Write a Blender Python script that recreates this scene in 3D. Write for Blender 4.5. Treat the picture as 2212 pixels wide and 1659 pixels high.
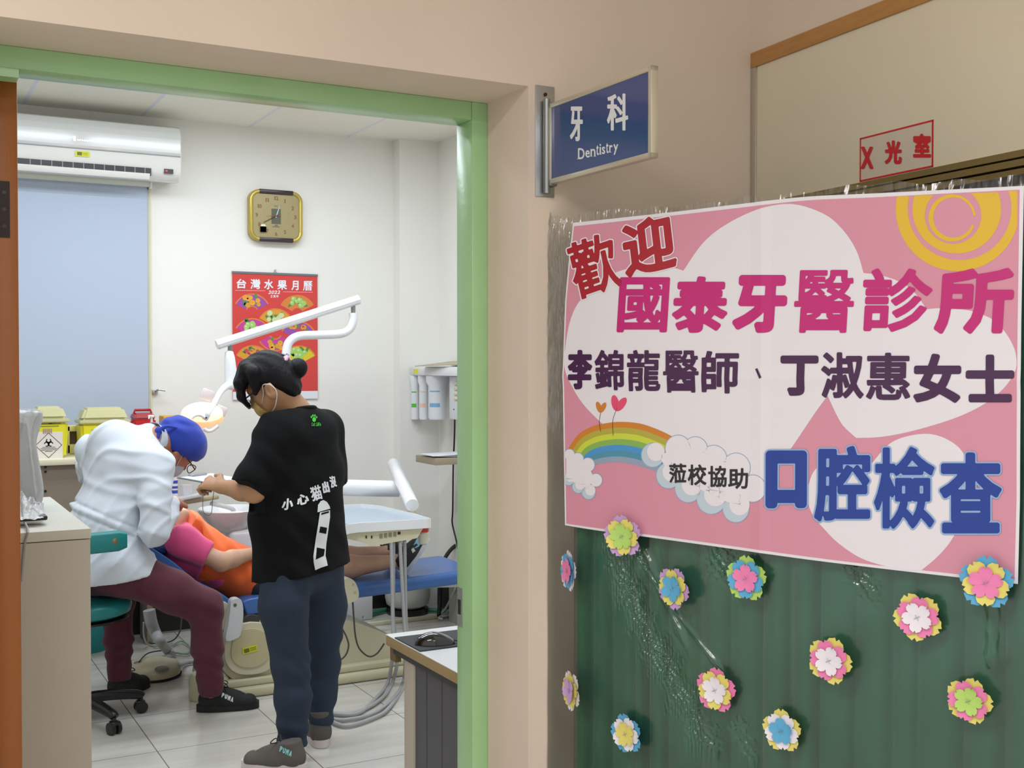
import bpy, bmesh, math, random
import numpy as np
from mathutils import Vector, Matrix
from mathutils.bvhtree import BVHTree
from mathutils.geometry import tessellate_polygon

for o in list(bpy.data.objects):
    bpy.data.objects.remove(o)
S = bpy.context.scene
COL = S.collection
random.seed(7)

# ---------------------------------------------------------------- camera
FPX, W, H = 2500.0, 2212, 1659
CX, CY, EYE = 1106.0, 829.5, 1.52
YAW, PITCH = math.atan2(1366, 2500), math.atan2(44.5, 2500)
FW = Vector((math.sin(YAW)*math.cos(PITCH), math.cos(YAW)*math.cos(PITCH), -math.sin(PITCH)))
RT = Vector((math.cos(YAW), -math.sin(YAW), 0))
UP = RT.cross(FW)
CAM = Vector((0, 0, EYE))
cam = bpy.data.cameras.new('camera')
cam.sensor_width = 36.0
cam.lens = 36.0*FPX/W
cam.clip_start = 0.05
camo = bpy.data.objects.new('camera', cam)
COL.objects.link(camo)
camo.location = CAM
camo.rotation_euler = (math.pi/2-PITCH, 0, -YAW)
S.camera = camo

# ---------------------------------------------------------------- world, lights, exposure
S.view_settings.view_transform = 'Standard'
S.view_settings.look = 'None'
S.view_settings.gamma = 1.0
S.view_settings.use_curve_mapping = False
S.view_settings.exposure = 0.55
wd = bpy.data.worlds.new('world')
S.world = wd
wd.use_nodes = True
wd.node_tree.nodes['Background'].inputs[0].default_value = (1.0, 0.965, 0.95, 1)
wd.node_tree.nodes['Background'].inputs[1].default_value = 0.58


def lamp(name, loc, size, power, col, rot=(0, 0, 0), kind='RECTANGLE'):
    l = bpy.data.lights.new(name, 'AREA')
    l.shape = kind
    l.size, l.size_y = size
    l.energy = power
    l.color = col
    o = bpy.data.objects.new(name, l)
    COL.objects.link(o)
    o.location = loc
    o.rotation_euler = rot
    return o


COOL = (0.87, 0.95, 1.04)
for i, (x, y) in enumerate([(0.65, 5.5), (1.9, 5.5), (0.65, 4.0), (1.9, 4.0)]):
    for k in range(3):
        lamp('ceiling_tube_light', (x, y+0.14*(k-1), 2.86), (1.15, 0.04), 4.1, COOL)
for x, y in ((-0.7, 0.5), (0.45, -0.9)):
    for k in range(2):
        lamp('corridor_tube_light', (x, y+0.16*k, 2.84), (1.15, 0.05), 12.5, (1.0, 0.965, 0.95))


# ---------------------------------------------------------------- back-projection of photo measurements onto known planes
def ray(px, py):
    return FW + RT*((px-CX)/FPX) - UP*((py-CY)/FPX)


def P(px, py, y):
    d = ray(px, py)
    return CAM + d*(y/d.y)


def PZ(px, py, z):
    d = ray(px, py)
    return CAM + d*((z-EYE)/d.z)


def PX(px, py, x):
    d = ray(px, py)
    return CAM + d*(x/d.x)


def PL(px, py, p0, n):
    d = ray(px, py)
    return CAM + d*((p0-CAM).dot(n)/d.dot(n))


def proj(p):
    v = Vector(p)-CAM
    z = v.dot(FW)
    return CX+FPX*v.dot(RT)/z, CY-FPX*v.dot(UP)/z


def mpx(px, y):          # metres per pixel at column px on the plane y
    return y/ray(px, 785).y/FPX


# ---------------------------------------------------------------- materials
MATS = {}


def lin(c):
    if isinstance(c, str):
        c = [int(c[i:i+2], 16)/255 for i in (0, 2, 4)]
    return [(x/12.92 if x <= 0.04045 else ((x+0.055)/1.055)**2.4) for x in c]


def mat(name, c, rough=0.5, metal=0.0, bump=0.0, bscale=200.0, vary=0.0, vscale=4.0, coat=0.0, emit=None, estr=0.0,
        spec=None, trans=0.0, alpha=1.0, stretch=None, sss=0.0, sheen=0.0):
    if name in MATS:
        return MATS[name]
    m = bpy.data.materials.new(name)
    m.use_nodes = True
    nt = m.node_tree
    b = nt.nodes['Principled BSDF']
    rgb = lin(c)
    b.inputs['Base Color'].default_value = (*rgb, 1)
    b.inputs['Roughness'].default_value = rough
    b.inputs['Metallic'].default_value = metal
    if spec is not None:
        b.inputs['Specular IOR Level'].default_value = spec
    if coat:
        b.inputs['Coat Weight'].default_value = coat
        b.inputs['Coat Roughness'].default_value = 0.08
    if trans:
        b.inputs['Transmission Weight'].default_value = trans
    if alpha < 1:
        b.inputs['Alpha'].default_value = alpha
    if sheen:
        b.inputs['Sheen Weight'].default_value = sheen
    if sss:
        b.inputs['Subsurface Weight'].default_value = sss
        b.inputs['Subsurface Radius'].default_value = (0.012, 0.005, 0.003)
    if emit:
        b.inputs['Emission Color'].default_value = (*lin(emit), 1)
        b.inputs['Emission Strength'].default_value = estr
    co = None
    if bump or vary:
        co = nt.nodes.new('ShaderNodeTexCoord').outputs['Object']
        if stretch:
            mp = nt.nodes.new('ShaderNodeMapping')
            mp.inputs['Scale'].default_value = stretch
            nt.links.new(co, mp.inputs['Vector'])
            co = mp.outputs['Vector']
    if vary:
        n = nt.nodes.new('ShaderNodeTexNoise')
        n.inputs['Scale'].default_value = vscale
        n.inputs['Detail'].default_value = 5
        nt.links.new(co, n.inputs['Vector'])
        r = nt.nodes.new('ShaderNodeValToRGB')
        r.color_ramp.elements[0].position = 0.3
        r.color_ramp.elements[1].position = 0.7
        r.color_ramp.elements[0].color = (*[x*(1-vary) for x in rgb], 1)
        r.color_ramp.elements[1].color = (*[min(1, x*(1+vary)) for x in rgb], 1)
        nt.links.new(n.outputs['Fac'], r.inputs['Fac'])
        nt.links.new(r.outputs['Color'], b.inputs['Base Color'])
    if bump:
        n = nt.nodes.new('ShaderNodeTexNoise')
        n.inputs['Scale'].default_value = bscale
        n.inputs['Detail'].default_value = 4
        nt.links.new(co, n.inputs['Vector'])
        bp = nt.nodes.new('ShaderNodeBump')
        bp.inputs['Strength'].default_value = bump
        bp.inputs['Distance'].default_value = 0.01
        nt.links.new(n.outputs['Fac'], bp.inputs['Height'])
        nt.links.new(bp.outputs['Normal'], b.inputs['Normal'])
    MATS[name] = m
    return m


def sheet_mat(name, tint, gloss, rough, bump, bscale, stretch=(1, 1, 1), body=0.0, bodycol=(0.9, 0.92, 0.95), dist=0.01):
    """thin clear film: see-through, with a wrinkled glossy surface and a little milky body"""
    m = bpy.data.materials.new(name)
    m.use_nodes = True
    nt = m.node_tree
    for n in list(nt.nodes):
        nt.nodes.remove(n)
    out = nt.nodes.new('ShaderNodeOutputMaterial')
    tr = nt.nodes.new('ShaderNodeBsdfTransparent')
    tr.inputs[0].default_value = (*tint, 1)
    gl = nt.nodes.new('ShaderNodeBsdfGlossy')
    gl.inputs['Roughness'].default_value = rough
    df = nt.nodes.new('ShaderNodeBsdfDiffuse')
    df.inputs[0].default_value = (*bodycol, 1)
    tl = nt.nodes.new('ShaderNodeBsdfTranslucent')
    tl.inputs[0].default_value = (*bodycol, 1)
    tc = nt.nodes.new('ShaderNodeTexCoord')
    mp = nt.nodes.new('ShaderNodeMapping')
    mp.inputs['Scale'].default_value = stretch
    nt.links.new(tc.outputs['Object'], mp.inputs['Vector'])
    no = nt.nodes.new('ShaderNodeTexNoise')
    no.inputs['Scale'].default_value = bscale
    no.inputs['Detail'].default_value = 5
    no.inputs['Distortion'].default_value = 1.2
    nt.links.new(mp.outputs['Vector'], no.inputs['Vector'])
    bp = nt.nodes.new('ShaderNodeBump')
    bp.inputs['Strength'].default_value = bump
    bp.inputs['Distance'].default_value = dist
    nt.links.new(no.outputs['Fac'], bp.inputs['Height'])
    nt.links.new(bp.outputs['Normal'], gl.inputs['Normal'])
    lw = nt.nodes.new('ShaderNodeFresnel')
    lw.inputs['IOR'].default_value = 1.45
    nt.links.new(bp.outputs['Normal'], lw.inputs['Normal'])
    mu = nt.nodes.new('ShaderNodeMath')
    mu.operation = 'MULTIPLY'
    mu.use_clamp = True
    mu.inputs[1].default_value = gloss
    nt.links.new(lw.outputs[0], mu.inputs[0])
    m0 = nt.nodes.new('ShaderNodeMixShader')
    m0.inputs[0].default_value = 0.5
    nt.links.new(df.outputs[0], m0.inputs[1])
    nt.links.new(tl.outputs[0], m0.inputs[2])
    m1 = nt.nodes.new('ShaderNodeMixShader')
    m1.inputs[0].default_value = body
    nt.links.new(tr.outputs[0], m1.inputs[1])
    nt.links.new(m0.outputs[0], m1.inputs[2])
    m2 = nt.nodes.new('ShaderNodeMixShader')
    nt.links.new(mu.outputs[0], m2.inputs[0])
    nt.links.new(m1.outputs[0], m2.inputs[1])
    nt.links.new(gl.outputs[0], m2.inputs[2])
    nt.links.new(m2.outputs[0], out.inputs[0])
    MATS[name] = m
    return m


# ---------------------------------------------------------------- mesh building
def basis(z):
    z = Vector(z).normalized()
    a = Vector((0, 0, 1)) if abs(z.z) < 0.9 else Vector((1, 0, 0))
    x = a.cross(z).normalized()
    return x, z.cross(x), z


def spline(pts, n=8, closed=False):
    pts = [Vector(p) for p in pts]
    out = []
    m = len(pts)
    rng = range(m) if closed else range(m-1)
    for i in rng:
        if closed:
            p0, p1, p2, p3 = pts[i-1], pts[i], pts[(i+1) % m], pts[(i+2) % m]
        else:
            p0, p1, p2, p3 = pts[max(i-1, 0)], pts[i], pts[i+1], pts[min(i+2, m-1)]
        for k in range(n):
            t = k/n
            out.append(0.5*((2*p1)+(p2-p0)*t+(2*p0-5*p1+4*p2-p3)*t*t+(3*p1-p0-3*p2+p3)*t**3))
    if not closed:
        out.append(pts[-1])
    return out


class MB:
    def __init__(self):
        self.v, self.f, self.m = [], [], []
        self.mi = 0

    def add(self, vs, fs, mi=None):
        o = len(self.v)
        self.v += [Vector(v) for v in vs]
        self.f += [tuple(i+o for i in f) for f in fs]
        self.m += [self.mi if mi is None else mi]*len(fs)
        return self

    def box(self, c, s, rz=0.0, bev=0.0, seg=2, rot=None, mi=None):
        bm = bmesh.new()
        bmesh.ops.create_cube(bm, size=1)
        for v in bm.verts:
            v.co = Vector((v.co.x*s[0], v.co.y*s[1], v.co.z*s[2]))
        if bev:
            bmesh.ops.bevel(bm, geom=bm.edges[:], offset=min(bev, min(s)*0.49), segments=seg, affect='EDGES', profile=0.5)
        R = rot if rot else Matrix.Rotation(rz, 3, 'Z')
        bm.verts.index_update()
        self.add([R @ v.co + Vector(c) for v in bm.verts], [[v.index for v in f.verts] for f in bm.faces], mi)
        bm.free()
        return self

    def bx(self, x0, x1, y0, y1, z0, z1, bev=0.0, seg=2, mi=None):
        return self.box(((x0+x1)/2, (y0+y1)/2, (z0+z1)/2), (abs(x1-x0), abs(y1-y0), abs(z1-z0)), 0, bev, seg, None, mi)

    def cyl(self, a, b, r, r2=None, n=24, cap=True, mi=None, sx=1.0):
        a, b = Vector(a), Vector(b)
        r2 = r if r2 is None else r2
        x, y, z = basis(b-a)
        vs = []
        for p, q in ((a, r), (b, r2)):
            for i in range(n):
                t = 2*math.pi*i/n
                vs.append(p+x*(q*sx*math.cos(t))+y*(q*math.sin(t)))
        fs = [(i, (i+1) % n, n+(i+1) % n, n+i) for i in range(n)]
        if cap:
            fs += [tuple(range(n-1, -1, -1)), tuple(range(n, 2*n))]
        return self.add(vs, fs, mi)

    def tube(self, pts, r, n=10, sm=0, mi=None, cap=True):
        pts = [Vector(p) for p in pts]
        if sm:
            k = len(pts)
            if not isinstance(r, (int, float)):
                rr = []
                for i in range(k-1):
                    rr += [r[i]+(r[i+1]-r[i])*t/sm for t in range(sm)]
                r = rr+[r[-1]]
            pts = spline(pts, sm)
        vs, fs = [], []
        px = None
        for i, p in enumerate(pts):
            t = (pts[min(i+1, len(pts)-1)]-pts[max(i-1, 0)])
            if t.length < 1e-9:
                t = Vector((0, 0, 1))
            t.normalize()
            if px is None:
                x, y, _ = basis(t)
            else:
                x = (px-t*px.dot(t)).normalized()
                y = t.cross(x)
            px = x
            q = r if isinstance(r, (int, float)) else r[i]
            for k in range(n):
                a = 2*math.pi*k/n
                vs.append(p+x*(q*math.cos(a))+y*(q*math.sin(a)))
        for i in range(len(pts)-1):
            for k in range(n):
                fs.append((i*n+k, i*n+(k+1) % n, (i+1)*n+(k+1) % n, (i+1)*n+k))
        if cap:
            fs += [tuple(range(n-1, -1, -1)), tuple(range((len(pts)-1)*n, len(pts)*n))]
        return self.add(vs, fs, mi)

    def lathe(self, prof, c, axis=(0, 0, 1), n=32, mi=None, sx=1.0, cap=True):
        x, y, z = basis(axis)
        if tuple(axis) == (0, 0, 1):
            x, y = Vector((1, 0, 0)), Vector((0, 1, 0))
        c = Vector(c)
        vs, fs = [], []
        for r, h in prof:
            for k in range(n):
                a = 2*math.pi*k/n
                vs.append(c+x*(r*sx*math.cos(a))+y*(r*math.sin(a))+z*h)
        m = len(prof)
        for i in range(m-1):
            for k in range(n):
                fs.append((i*n+k, i*n+(k+1) % n, (i+1)*n+(k+1) % n, (i+1)*n+k))
        if cap:
            fs += [tuple(range(n-1, -1, -1)), tuple(range((m-1)*n, m*n))]
        return self.add(vs, fs, mi)

    def prism(self, pts, vec, mi=None):
        pts = [Vector(p) for p in pts]
        vec = Vector(vec)
        n = len(pts)
        tri = tessellate_polygon([pts])
        vs = pts+[p+vec for p in pts]
        fs = [tuple(t) for t in tri]+[tuple(n+i for i in reversed(t)) for t in tri]
        fs += [(i, (i+1) % n, n+(i+1) % n, n+i) for i in range(n)]
        return self.add(vs, fs, mi)

    def ell(self, c, r, R=None, n=24, m=14, mi=None):
        R = R or Matrix.Identity(3)
        c = Vector(c)
        vs = [c+R @ Vector((0, 0, r[2]))]
        for j in range(1, m):
            t = math.pi*j/m
            for i in range(n):
                a = 2*math.pi*i/n
                vs.append(c+R @ Vector((r[0]*math.sin(t)*math.cos(a), r[1]*math.sin(t)*math.sin(a), r[2]*math.cos(t))))
        vs.append(c+R @ Vector((0, 0, -r[2])))
        fs = [(0, 1+i, 1+(i+1) % n) for i in range(n)]
        for j in range(m-2):
            o = 1+j*n
            fs += [(o+i, o+n+i, o+n+(i+1) % n, o+(i+1) % n) for i in range(n)]
        o = 1+(m-2)*n
        fs += [(o+i, len(vs)-1, o+(i+1) % n) for i in range(n)]
        return self.add(vs, fs, mi)

    def poly(self, pts, mi=None):
        pts = [Vector(p) for p in pts]
        tri = tessellate_polygon([pts])
        return self.add(pts, [tuple(t) for t in tri], mi)

    def build(self, name, mats, parent=None, smooth=35, fix=True):
        me = bpy.data.meshes.new(name)
        me.from_pydata([tuple(v) for v in self.v], [], self.f)
        if not isinstance(mats, (list, tuple)):
            mats = [mats]
        for m in mats:
            me.materials.append(m)
        me.polygons.foreach_set('material_index', self.m)
        if fix:
            bm = bmesh.new()
            bm.from_mesh(me)
            bmesh.ops.recalc_face_normals(bm, faces=bm.faces[:])
            bm.to_mesh(me)
            bm.free()
        if smooth:
            me.polygons.foreach_set('use_smooth', [True]*len(me.polygons))
            me.set_sharp_from_angle(angle=math.radians(smooth))
        o = bpy.data.objects.new(name, me)
        COL.objects.link(o)
        if parent:
            put(o, parent)
        return o


def put(o, parent):
    o.parent = parent
    o.matrix_parent_inverse = Matrix.Translation(-world_loc(parent))


def world_loc(o):
    v = Vector((0, 0, 0))
    while o:
        v = v+o.location
        if o.parent:
            v = v+o.matrix_parent_inverse.translation
        o = o.parent
    return v


def tag(o, label, cat, group=None):
    o['label'] = label
    o['category'] = cat
    if group:
        o['group'] = group
    return o


def thing(name, label, cat, loc, group=None):
    o = bpy.data.objects.new(name, None)
    COL.objects.link(o)
    o.location = loc
    o.empty_display_size = 0.05
    return tag(o, label, cat, group)


def struct(o):
    o['kind'] = 'structure'
    return o


def box_struct(name, boxes, m, parent=None):
    b = MB()
    for x in boxes:
        b.bx(*x)
    o = b.build(name, m, parent)
    if not parent:
        struct(o)
    return o


# ---------------------------------------------------------------- glyphs from the built-in typeface
GL = {}


def glyph(ch):
    """(verts, triangles, outline edges) of one character, its box moved to 0..1"""
    if ch in GL:
        return GL[ch]
    c = bpy.data.curves.new('glyph', 'FONT')
    c.body = ch
    c.resolution_u = 3
    o = bpy.data.objects.new('glyph', c)
    COL.objects.link(o)
    dg = bpy.context.evaluated_depsgraph_get()
    dg.update()
    me = bpy.data.meshes.new_from_object(o.evaluated_get(dg))
    vs = np.array([v.co[:2] for v in me.vertices])
    bm = bmesh.new()
    bm.from_mesh(me)
    bmesh.ops.remove_doubles(bm, verts=bm.verts[:], dist=1e-5)
    bm.verts.index_update()
    vs = np.array([v.co[:2] for v in bm.verts])
    tr = [[v.index for v in f.verts] for f in bm.faces]
    ed = [(e.verts[0].index, e.verts[1].index) for e in bm.edges if len(e.link_faces) == 1]
    bm.free()
    bpy.data.objects.remove(o)
    bpy.data.curves.remove(c)
    bpy.data.meshes.remove(me)
    lo, hi = vs.min(0), vs.max(0)
    GL[ch] = ((vs-lo)/(hi-lo), tr, ed, (hi-lo))
    return GL[ch]


def glyph_faces(ch, r, w, h, res=72):
    """one clean flat mesh of a character w x h with its strokes thickened by r and rounded; 2-D points from the lower left of its box"""
    vs, tr, ed, _ = glyph(ch)
    q = vs*np.array((w-2*r, h-2*r))+r
    c = max(w, h)/res
    nx, ny = int(math.ceil((w+2*c)/c))+1, int(math.ceil((h+2*c)/c))+1
    gx, gy = -c+c*np.arange(nx), -c+c*np.arange(ny)
    X, Y = [k.ravel() for k in np.meshgrid(gx, gy, indexing='ij')]
    D = np.full(X.shape, 1e9)
    In = np.zeros(X.shape, bool)
    for i, j in ed:
        (xa, ya), (xb, yb) = q[i], q[j]
        dx, dy = xb-xa, yb-ya
        L = dx*dx+dy*dy
        if L < 1e-14:
            continue
        t = np.clip(((X-xa)*dx+(Y-ya)*dy)/L, 0, 1)
        D = np.minimum(D, (X-xa-t*dx)**2+(Y-ya-t*dy)**2)
        if ya != yb:
            In ^= ((ya > Y) != (yb > Y)) & (X < xa+(Y-ya)*dx/dy)
    F = (np.sqrt(D)*np.where(In, -1, 1)-r).reshape(nx, ny)
    V, P_ = [], []
    key = {}

    def vert(k, x, y):
        if k not in key:
            key[k] = len(V)
            V.append((x, y))
        return key[k]
    ins = F < 0
    for j in range(ny-1):
        run = None
        for i in range(nx):
            n_in = 0 if i == nx-1 else int(ins[i, j])+int(ins[i+1, j])+int(ins[i+1, j+1])+int(ins[i, j+1])
            if n_in == 4:
                run = i if run is None else run
                if i-run < 5:
                    continue
            if run is not None:
                e_ = i+1 if n_in == 4 else i
                P_.append([vert((a_, b_), gx[a_], gy[b_]) for a_, b_ in ((run, j), (e_, j), (e_, j+1), (run, j+1))])
                run = None
                if n_in == 4:
                    continue
            if 0 < n_in < 4:
                co = [(i, j), (i+1, j), (i+1, j+1), (i, j+1)]
                pl = []
                for k in range(4):
                    A, B = co[k], co[(k+1) % 4]
                    if ins[A]:
                        pl.append(vert(A, gx[A[0]], gy[A[1]]))
                    if ins[A] != ins[B]:
                        t = F[A]/(F[A]-F[B])
                        pl.append(vert((min(A, B), max(A, B)), gx[A[0]]+(gx[B[0]]-gx[A[0]])*t, gy[A[1]]+(gy[B[1]]-gy[A[1]])*t))
                if len(pl) > 2:
                    P_.append(pl)
    return V, P_


def write_px(b, ch, box, r, to3d, mi, rot=0.0, shear=0.0):
    """one character whose box in the photo is (x0, y0, x1, y1), stroke radius r in pixels, laid on the surface that to3d(px, py) returns"""
    x0, y0, x1, y1 = box
    w, h = x1-x0, y1-y0
    V, F = glyph_faces(ch, r, w, h, 80 if max(w, h) > 60 else 44 if max(w, h) > 24 else 26)
    out = []
    ca, sa = math.cos(rot), math.sin(rot)
    for x, y in V:
        u, v = x-w/2, y-h/2
        u += shear*v
        u, v = u*ca-v*sa, u*sa+v*ca
        out.append(to3d((x0+x1)/2+u, (y0+y1)/2-v))
    b.add(out, F, mi)


# ---------------------------------------------------------------- blended bodies: distance field + surface nets
class SDF:
    def __init__(self, lo, hi, h):
        self.lo = np.array(lo, float)
        self.h = h
        self.n = np.ceil((np.array(hi)-self.lo)/h).astype(int)+1
        self.f = np.full(self.n, 0.3, np.float32)
        self.ax = [self.lo[i]+h*np.arange(self.n[i]) for i in range(3)]

    def _sub(self, lo, hi):
        i0 = np.clip(np.floor((np.array(lo)-self.lo)/self.h).astype(int), 0, self.n-1)
        i1 = np.clip(np.ceil((np.array(hi)-self.lo)/self.h).astype(int)+1, 1, self.n)
        s = tuple(slice(a, b) for a, b in zip(i0, i1))
        g = np.meshgrid(*[self.ax[k][s[k]] for k in range(3)], indexing='ij', sparse=True)
        return s, g

    def _mix(self, s, d, k, op):
        f = self.f[s]
        if op == 'cut':
            d = -d
            hh = np.maximum(k-np.abs(f-d), 0)/k if k else 0
            self.f[s] = np.maximum(f, d)+hh*hh*k*0.25
        else:
            hh = np.maximum(k-np.abs(f-d), 0)/k if k else 0
            self.f[s] = np.minimum(f, d)-hh*hh*k*0.25

    def cap(self, a, b, ra, rb=None, k=0.03, op='add'):
        a, b = np.array(a, float), np.array(b, float)
        rb = ra if rb is None else rb
        m = max(ra, rb)+k+0.05
        s, g = self._sub(np.minimum(a, b)-m, np.maximum(a, b)+m)
        ab = b-a
        L = max(ab@ab, 1e-12)
        q = [g[i]-a[i] for i in range(3)]
        t = np.clip((q[0]*ab[0]+q[1]*ab[1]+q[2]*ab[2])/L, 0, 1)
        d = np.sqrt(sum((q[i]-t*ab[i])**2 for i in range(3)))-(ra+(rb-ra)*t)
        self._mix(s, d.astype(np.float32), k, op)
        return self

    def ecap(self, a, b, ra, rb, X, Y, k=0.04, op='add'):
        """capsule of elliptic section; ra, rb = (half size along X, along Y) at either end"""
        a, b = np.array(a, float), np.array(b, float)
        m = max(*ra, *rb)+k+0.05
        s, g = self._sub(np.minimum(a, b)-m, np.maximum(a, b)+m)
        X, Y = np.array(X, float), np.array(Y, float)
        ab = b-a
        L = max(ab@ab, 1e-12)
        q = [g[i]-a[i] for i in range(3)]
        t = np.clip((q[0]*ab[0]+q[1]*ab[1]+q[2]*ab[2])/L, 0, 1)
        p = [q[i]-t*ab[i] for i in range(3)]
        u = p[0]*X[0]+p[1]*X[1]+p[2]*X[2]
        v = p[0]*Y[0]+p[1]*Y[1]+p[2]*Y[2]
        w2 = np.maximum(p[0]**2+p[1]**2+p[2]**2-u*u-v*v, 0)
        rx, ry = ra[0]+(rb[0]-ra[0])*t, ra[1]+(rb[1]-ra[1])*t
        rm = np.minimum(rx, ry)
        d = (np.sqrt((u/rx)**2+(v/ry)**2+w2/rm**2)-1)*rm
        self._mix(s, d.astype(np.float32), k, op)
        return self

    def ell(self, c, r, R=None, k=0.03, op='add'):
        c, r = np.array(c, float), np.array(r, float)
        R = np.eye(3) if R is None else np.array(R)
        m = max(r)+k+0.05
        s, g = self._sub(c-m, c+m)
        q = [g[i]-c[i] for i in range(3)]
        l = [q[0]*R[0][j]+q[1]*R[1][j]+q[2]*R[2][j] for j in range(3)]
        k0 = np.sqrt(sum((l[j]/r[j])**2 for j in range(3)))
        k1 = np.sqrt(sum((l[j]/r[j]**2)**2 for j in range(3)))
        d = k0*(k0-1)/np.maximum(k1, 1e-6)
        self._mix(s, d.astype(np.float32), k, op)
        return self

    def plane(self, p, n, keep_below=True, k=0.0):
        """cut away the side that n points to"""
        n = np.array(n, float)
        n = n/np.linalg.norm(n)
        g = np.meshgrid(*self.ax, indexing='ij', sparse=True)
        d = sum((g[i]-p[i])*n[i] for i in range(3)).astype(np.float32)
        self.f = np.maximum(self.f, d)
        return self

    def cutbox(self, lo, hi, p, n):
        """plane cut that acts only inside a box"""
        s, g = self._sub(lo, hi)
        n = np.array(n, float)
        n = n/np.linalg.norm(n)
        d = sum((g[i]-p[i])*n[i] for i in range(3)).astype(np.float32)
        self.f[s] = np.maximum(self.f[s], d)
        return self

    def wrinkle(self, fn):
        g = np.meshgrid(*self.ax, indexing='ij', sparse=True)
        self.f = self.f+np.asarray(fn(*g), np.float32)
        return self

    def mesh(self):
        f = self.f
        f = np.pad(f, 1, constant_values=0.3)
        ins = f < 0
        c = ins[:-1, :-1, :-1].astype(np.int8)
        cnt = np.zeros(c.shape, np.int8)
        for dx in (0, 1):
            for dy in (0, 1):
                for dz in (0, 1):
                    cnt += ins[dx:ins.shape[0]-1+dx, dy:ins.shape[1]-1+dy, dz:ins.shape[2]-1+dz]
        act = (cnt > 0) & (cnt < 8)
        idx = np.full(act.shape, -1, np.int64)
        I = np.argwhere(act)
        idx[act] = np.arange(len(I))
        acc = np.zeros((len(I), 3))
        num = np.zeros(len(I))
        cor = [(a, b, d) for a in (0, 1) for b in (0, 1) for d in (0, 1)]
        for a in range(8):
            for b in range(a+1, 8):
                A, B = np.array(cor[a]), np.array(cor[b])
                if abs(A-B).sum() != 1:
                    continue
                fa = f[tuple((I+A).T)]
                fb = f[tuple((I+B).T)]
                x = (fa < 0) != (fb < 0)
                t = np.where(x, fa/np.where(x, fa-fb, 1), 0)[:, None]
                acc += np.where(x[:, None], A+(B-A)*t, 0)
                num += x
        vs = (I+acc/num[:, None]-1)*self.h+self.lo
        quads = []
        for ax in range(3):
            o1, o2 = [(1, 2), (2, 0), (0, 1)][ax]
            sl0 = [slice(1, -1)]*3
            sl0[ax] = slice(0, -1)
            sl1 = list(sl0)
            sl1[ax] = slice(1, None)
            a, b = ins[tuple(sl0)], ins[tuple(sl1)]
            E = np.argwhere(a != b)
            if not len(E):
                continue
            dirn = a[tuple(E.T)]
            base = E.copy()
            for k in range(3):
                if k != ax:
                    base[:, k] += 1
            d1, d2 = np.zeros(3, int), np.zeros(3, int)
            d1[o1], d2[o2] = 1, 1
            q = np.stack([idx[tuple((base-d1-d2).T)], idx[tuple((base-d2).T)], idx[tuple(base.T)], idx[tuple((base-d1).T)]], 1)
            q = np.where(dirn[:, None], q, q[:, ::-1])
            quads.append(q[(q >= 0).all(1)])
        return vs, np.concatenate(quads)

    def build(self, name, m, parent=None, smooth=2):
        vs, q = self.mesh()
        for _ in range(smooth):
            acc = np.zeros_like(vs)
            num = np.zeros(len(vs))
            for i in range(4):
                for j in (1, 3):
                    np.add.at(acc, q[:, i], vs[q[:, (i+j) % 4]])
                    np.add.at(num, q[:, i], 1)
            vs = vs*0.4+0.6*acc/np.maximum(num, 1)[:, None]
        me = bpy.data.meshes.new(name)
        me.from_pydata(vs.tolist(), [], q.tolist())
        me.materials.append(m)
        me.polygons.foreach_set('use_smooth', [True]*len(me.polygons))
        o = bpy.data.objects.new(name, me)
        COL.objects.link(o)
        if parent:
            put(o, parent)
        return o


def tree_of(o):
    me = o.data
    return BVHTree.FromPolygons([v.co for v in me.vertices], [tuple(p.vertices) for p in me.polygons])


def on_surface(tree, off):
    """a printed mark lying on a mesh: where the line of sight through a measured pixel meets it, lifted by off"""
    def f(px, py):
        d = ray(px, py).normalized()
        h, n, i, dist = tree.ray_cast(CAM, d)
        if h is None:
            h, n, i, dist = tree.find_nearest(CAM+d*4.5)
        if n.dot(d) > 0:
            n = -n
        return h+n*off
    return f

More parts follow.
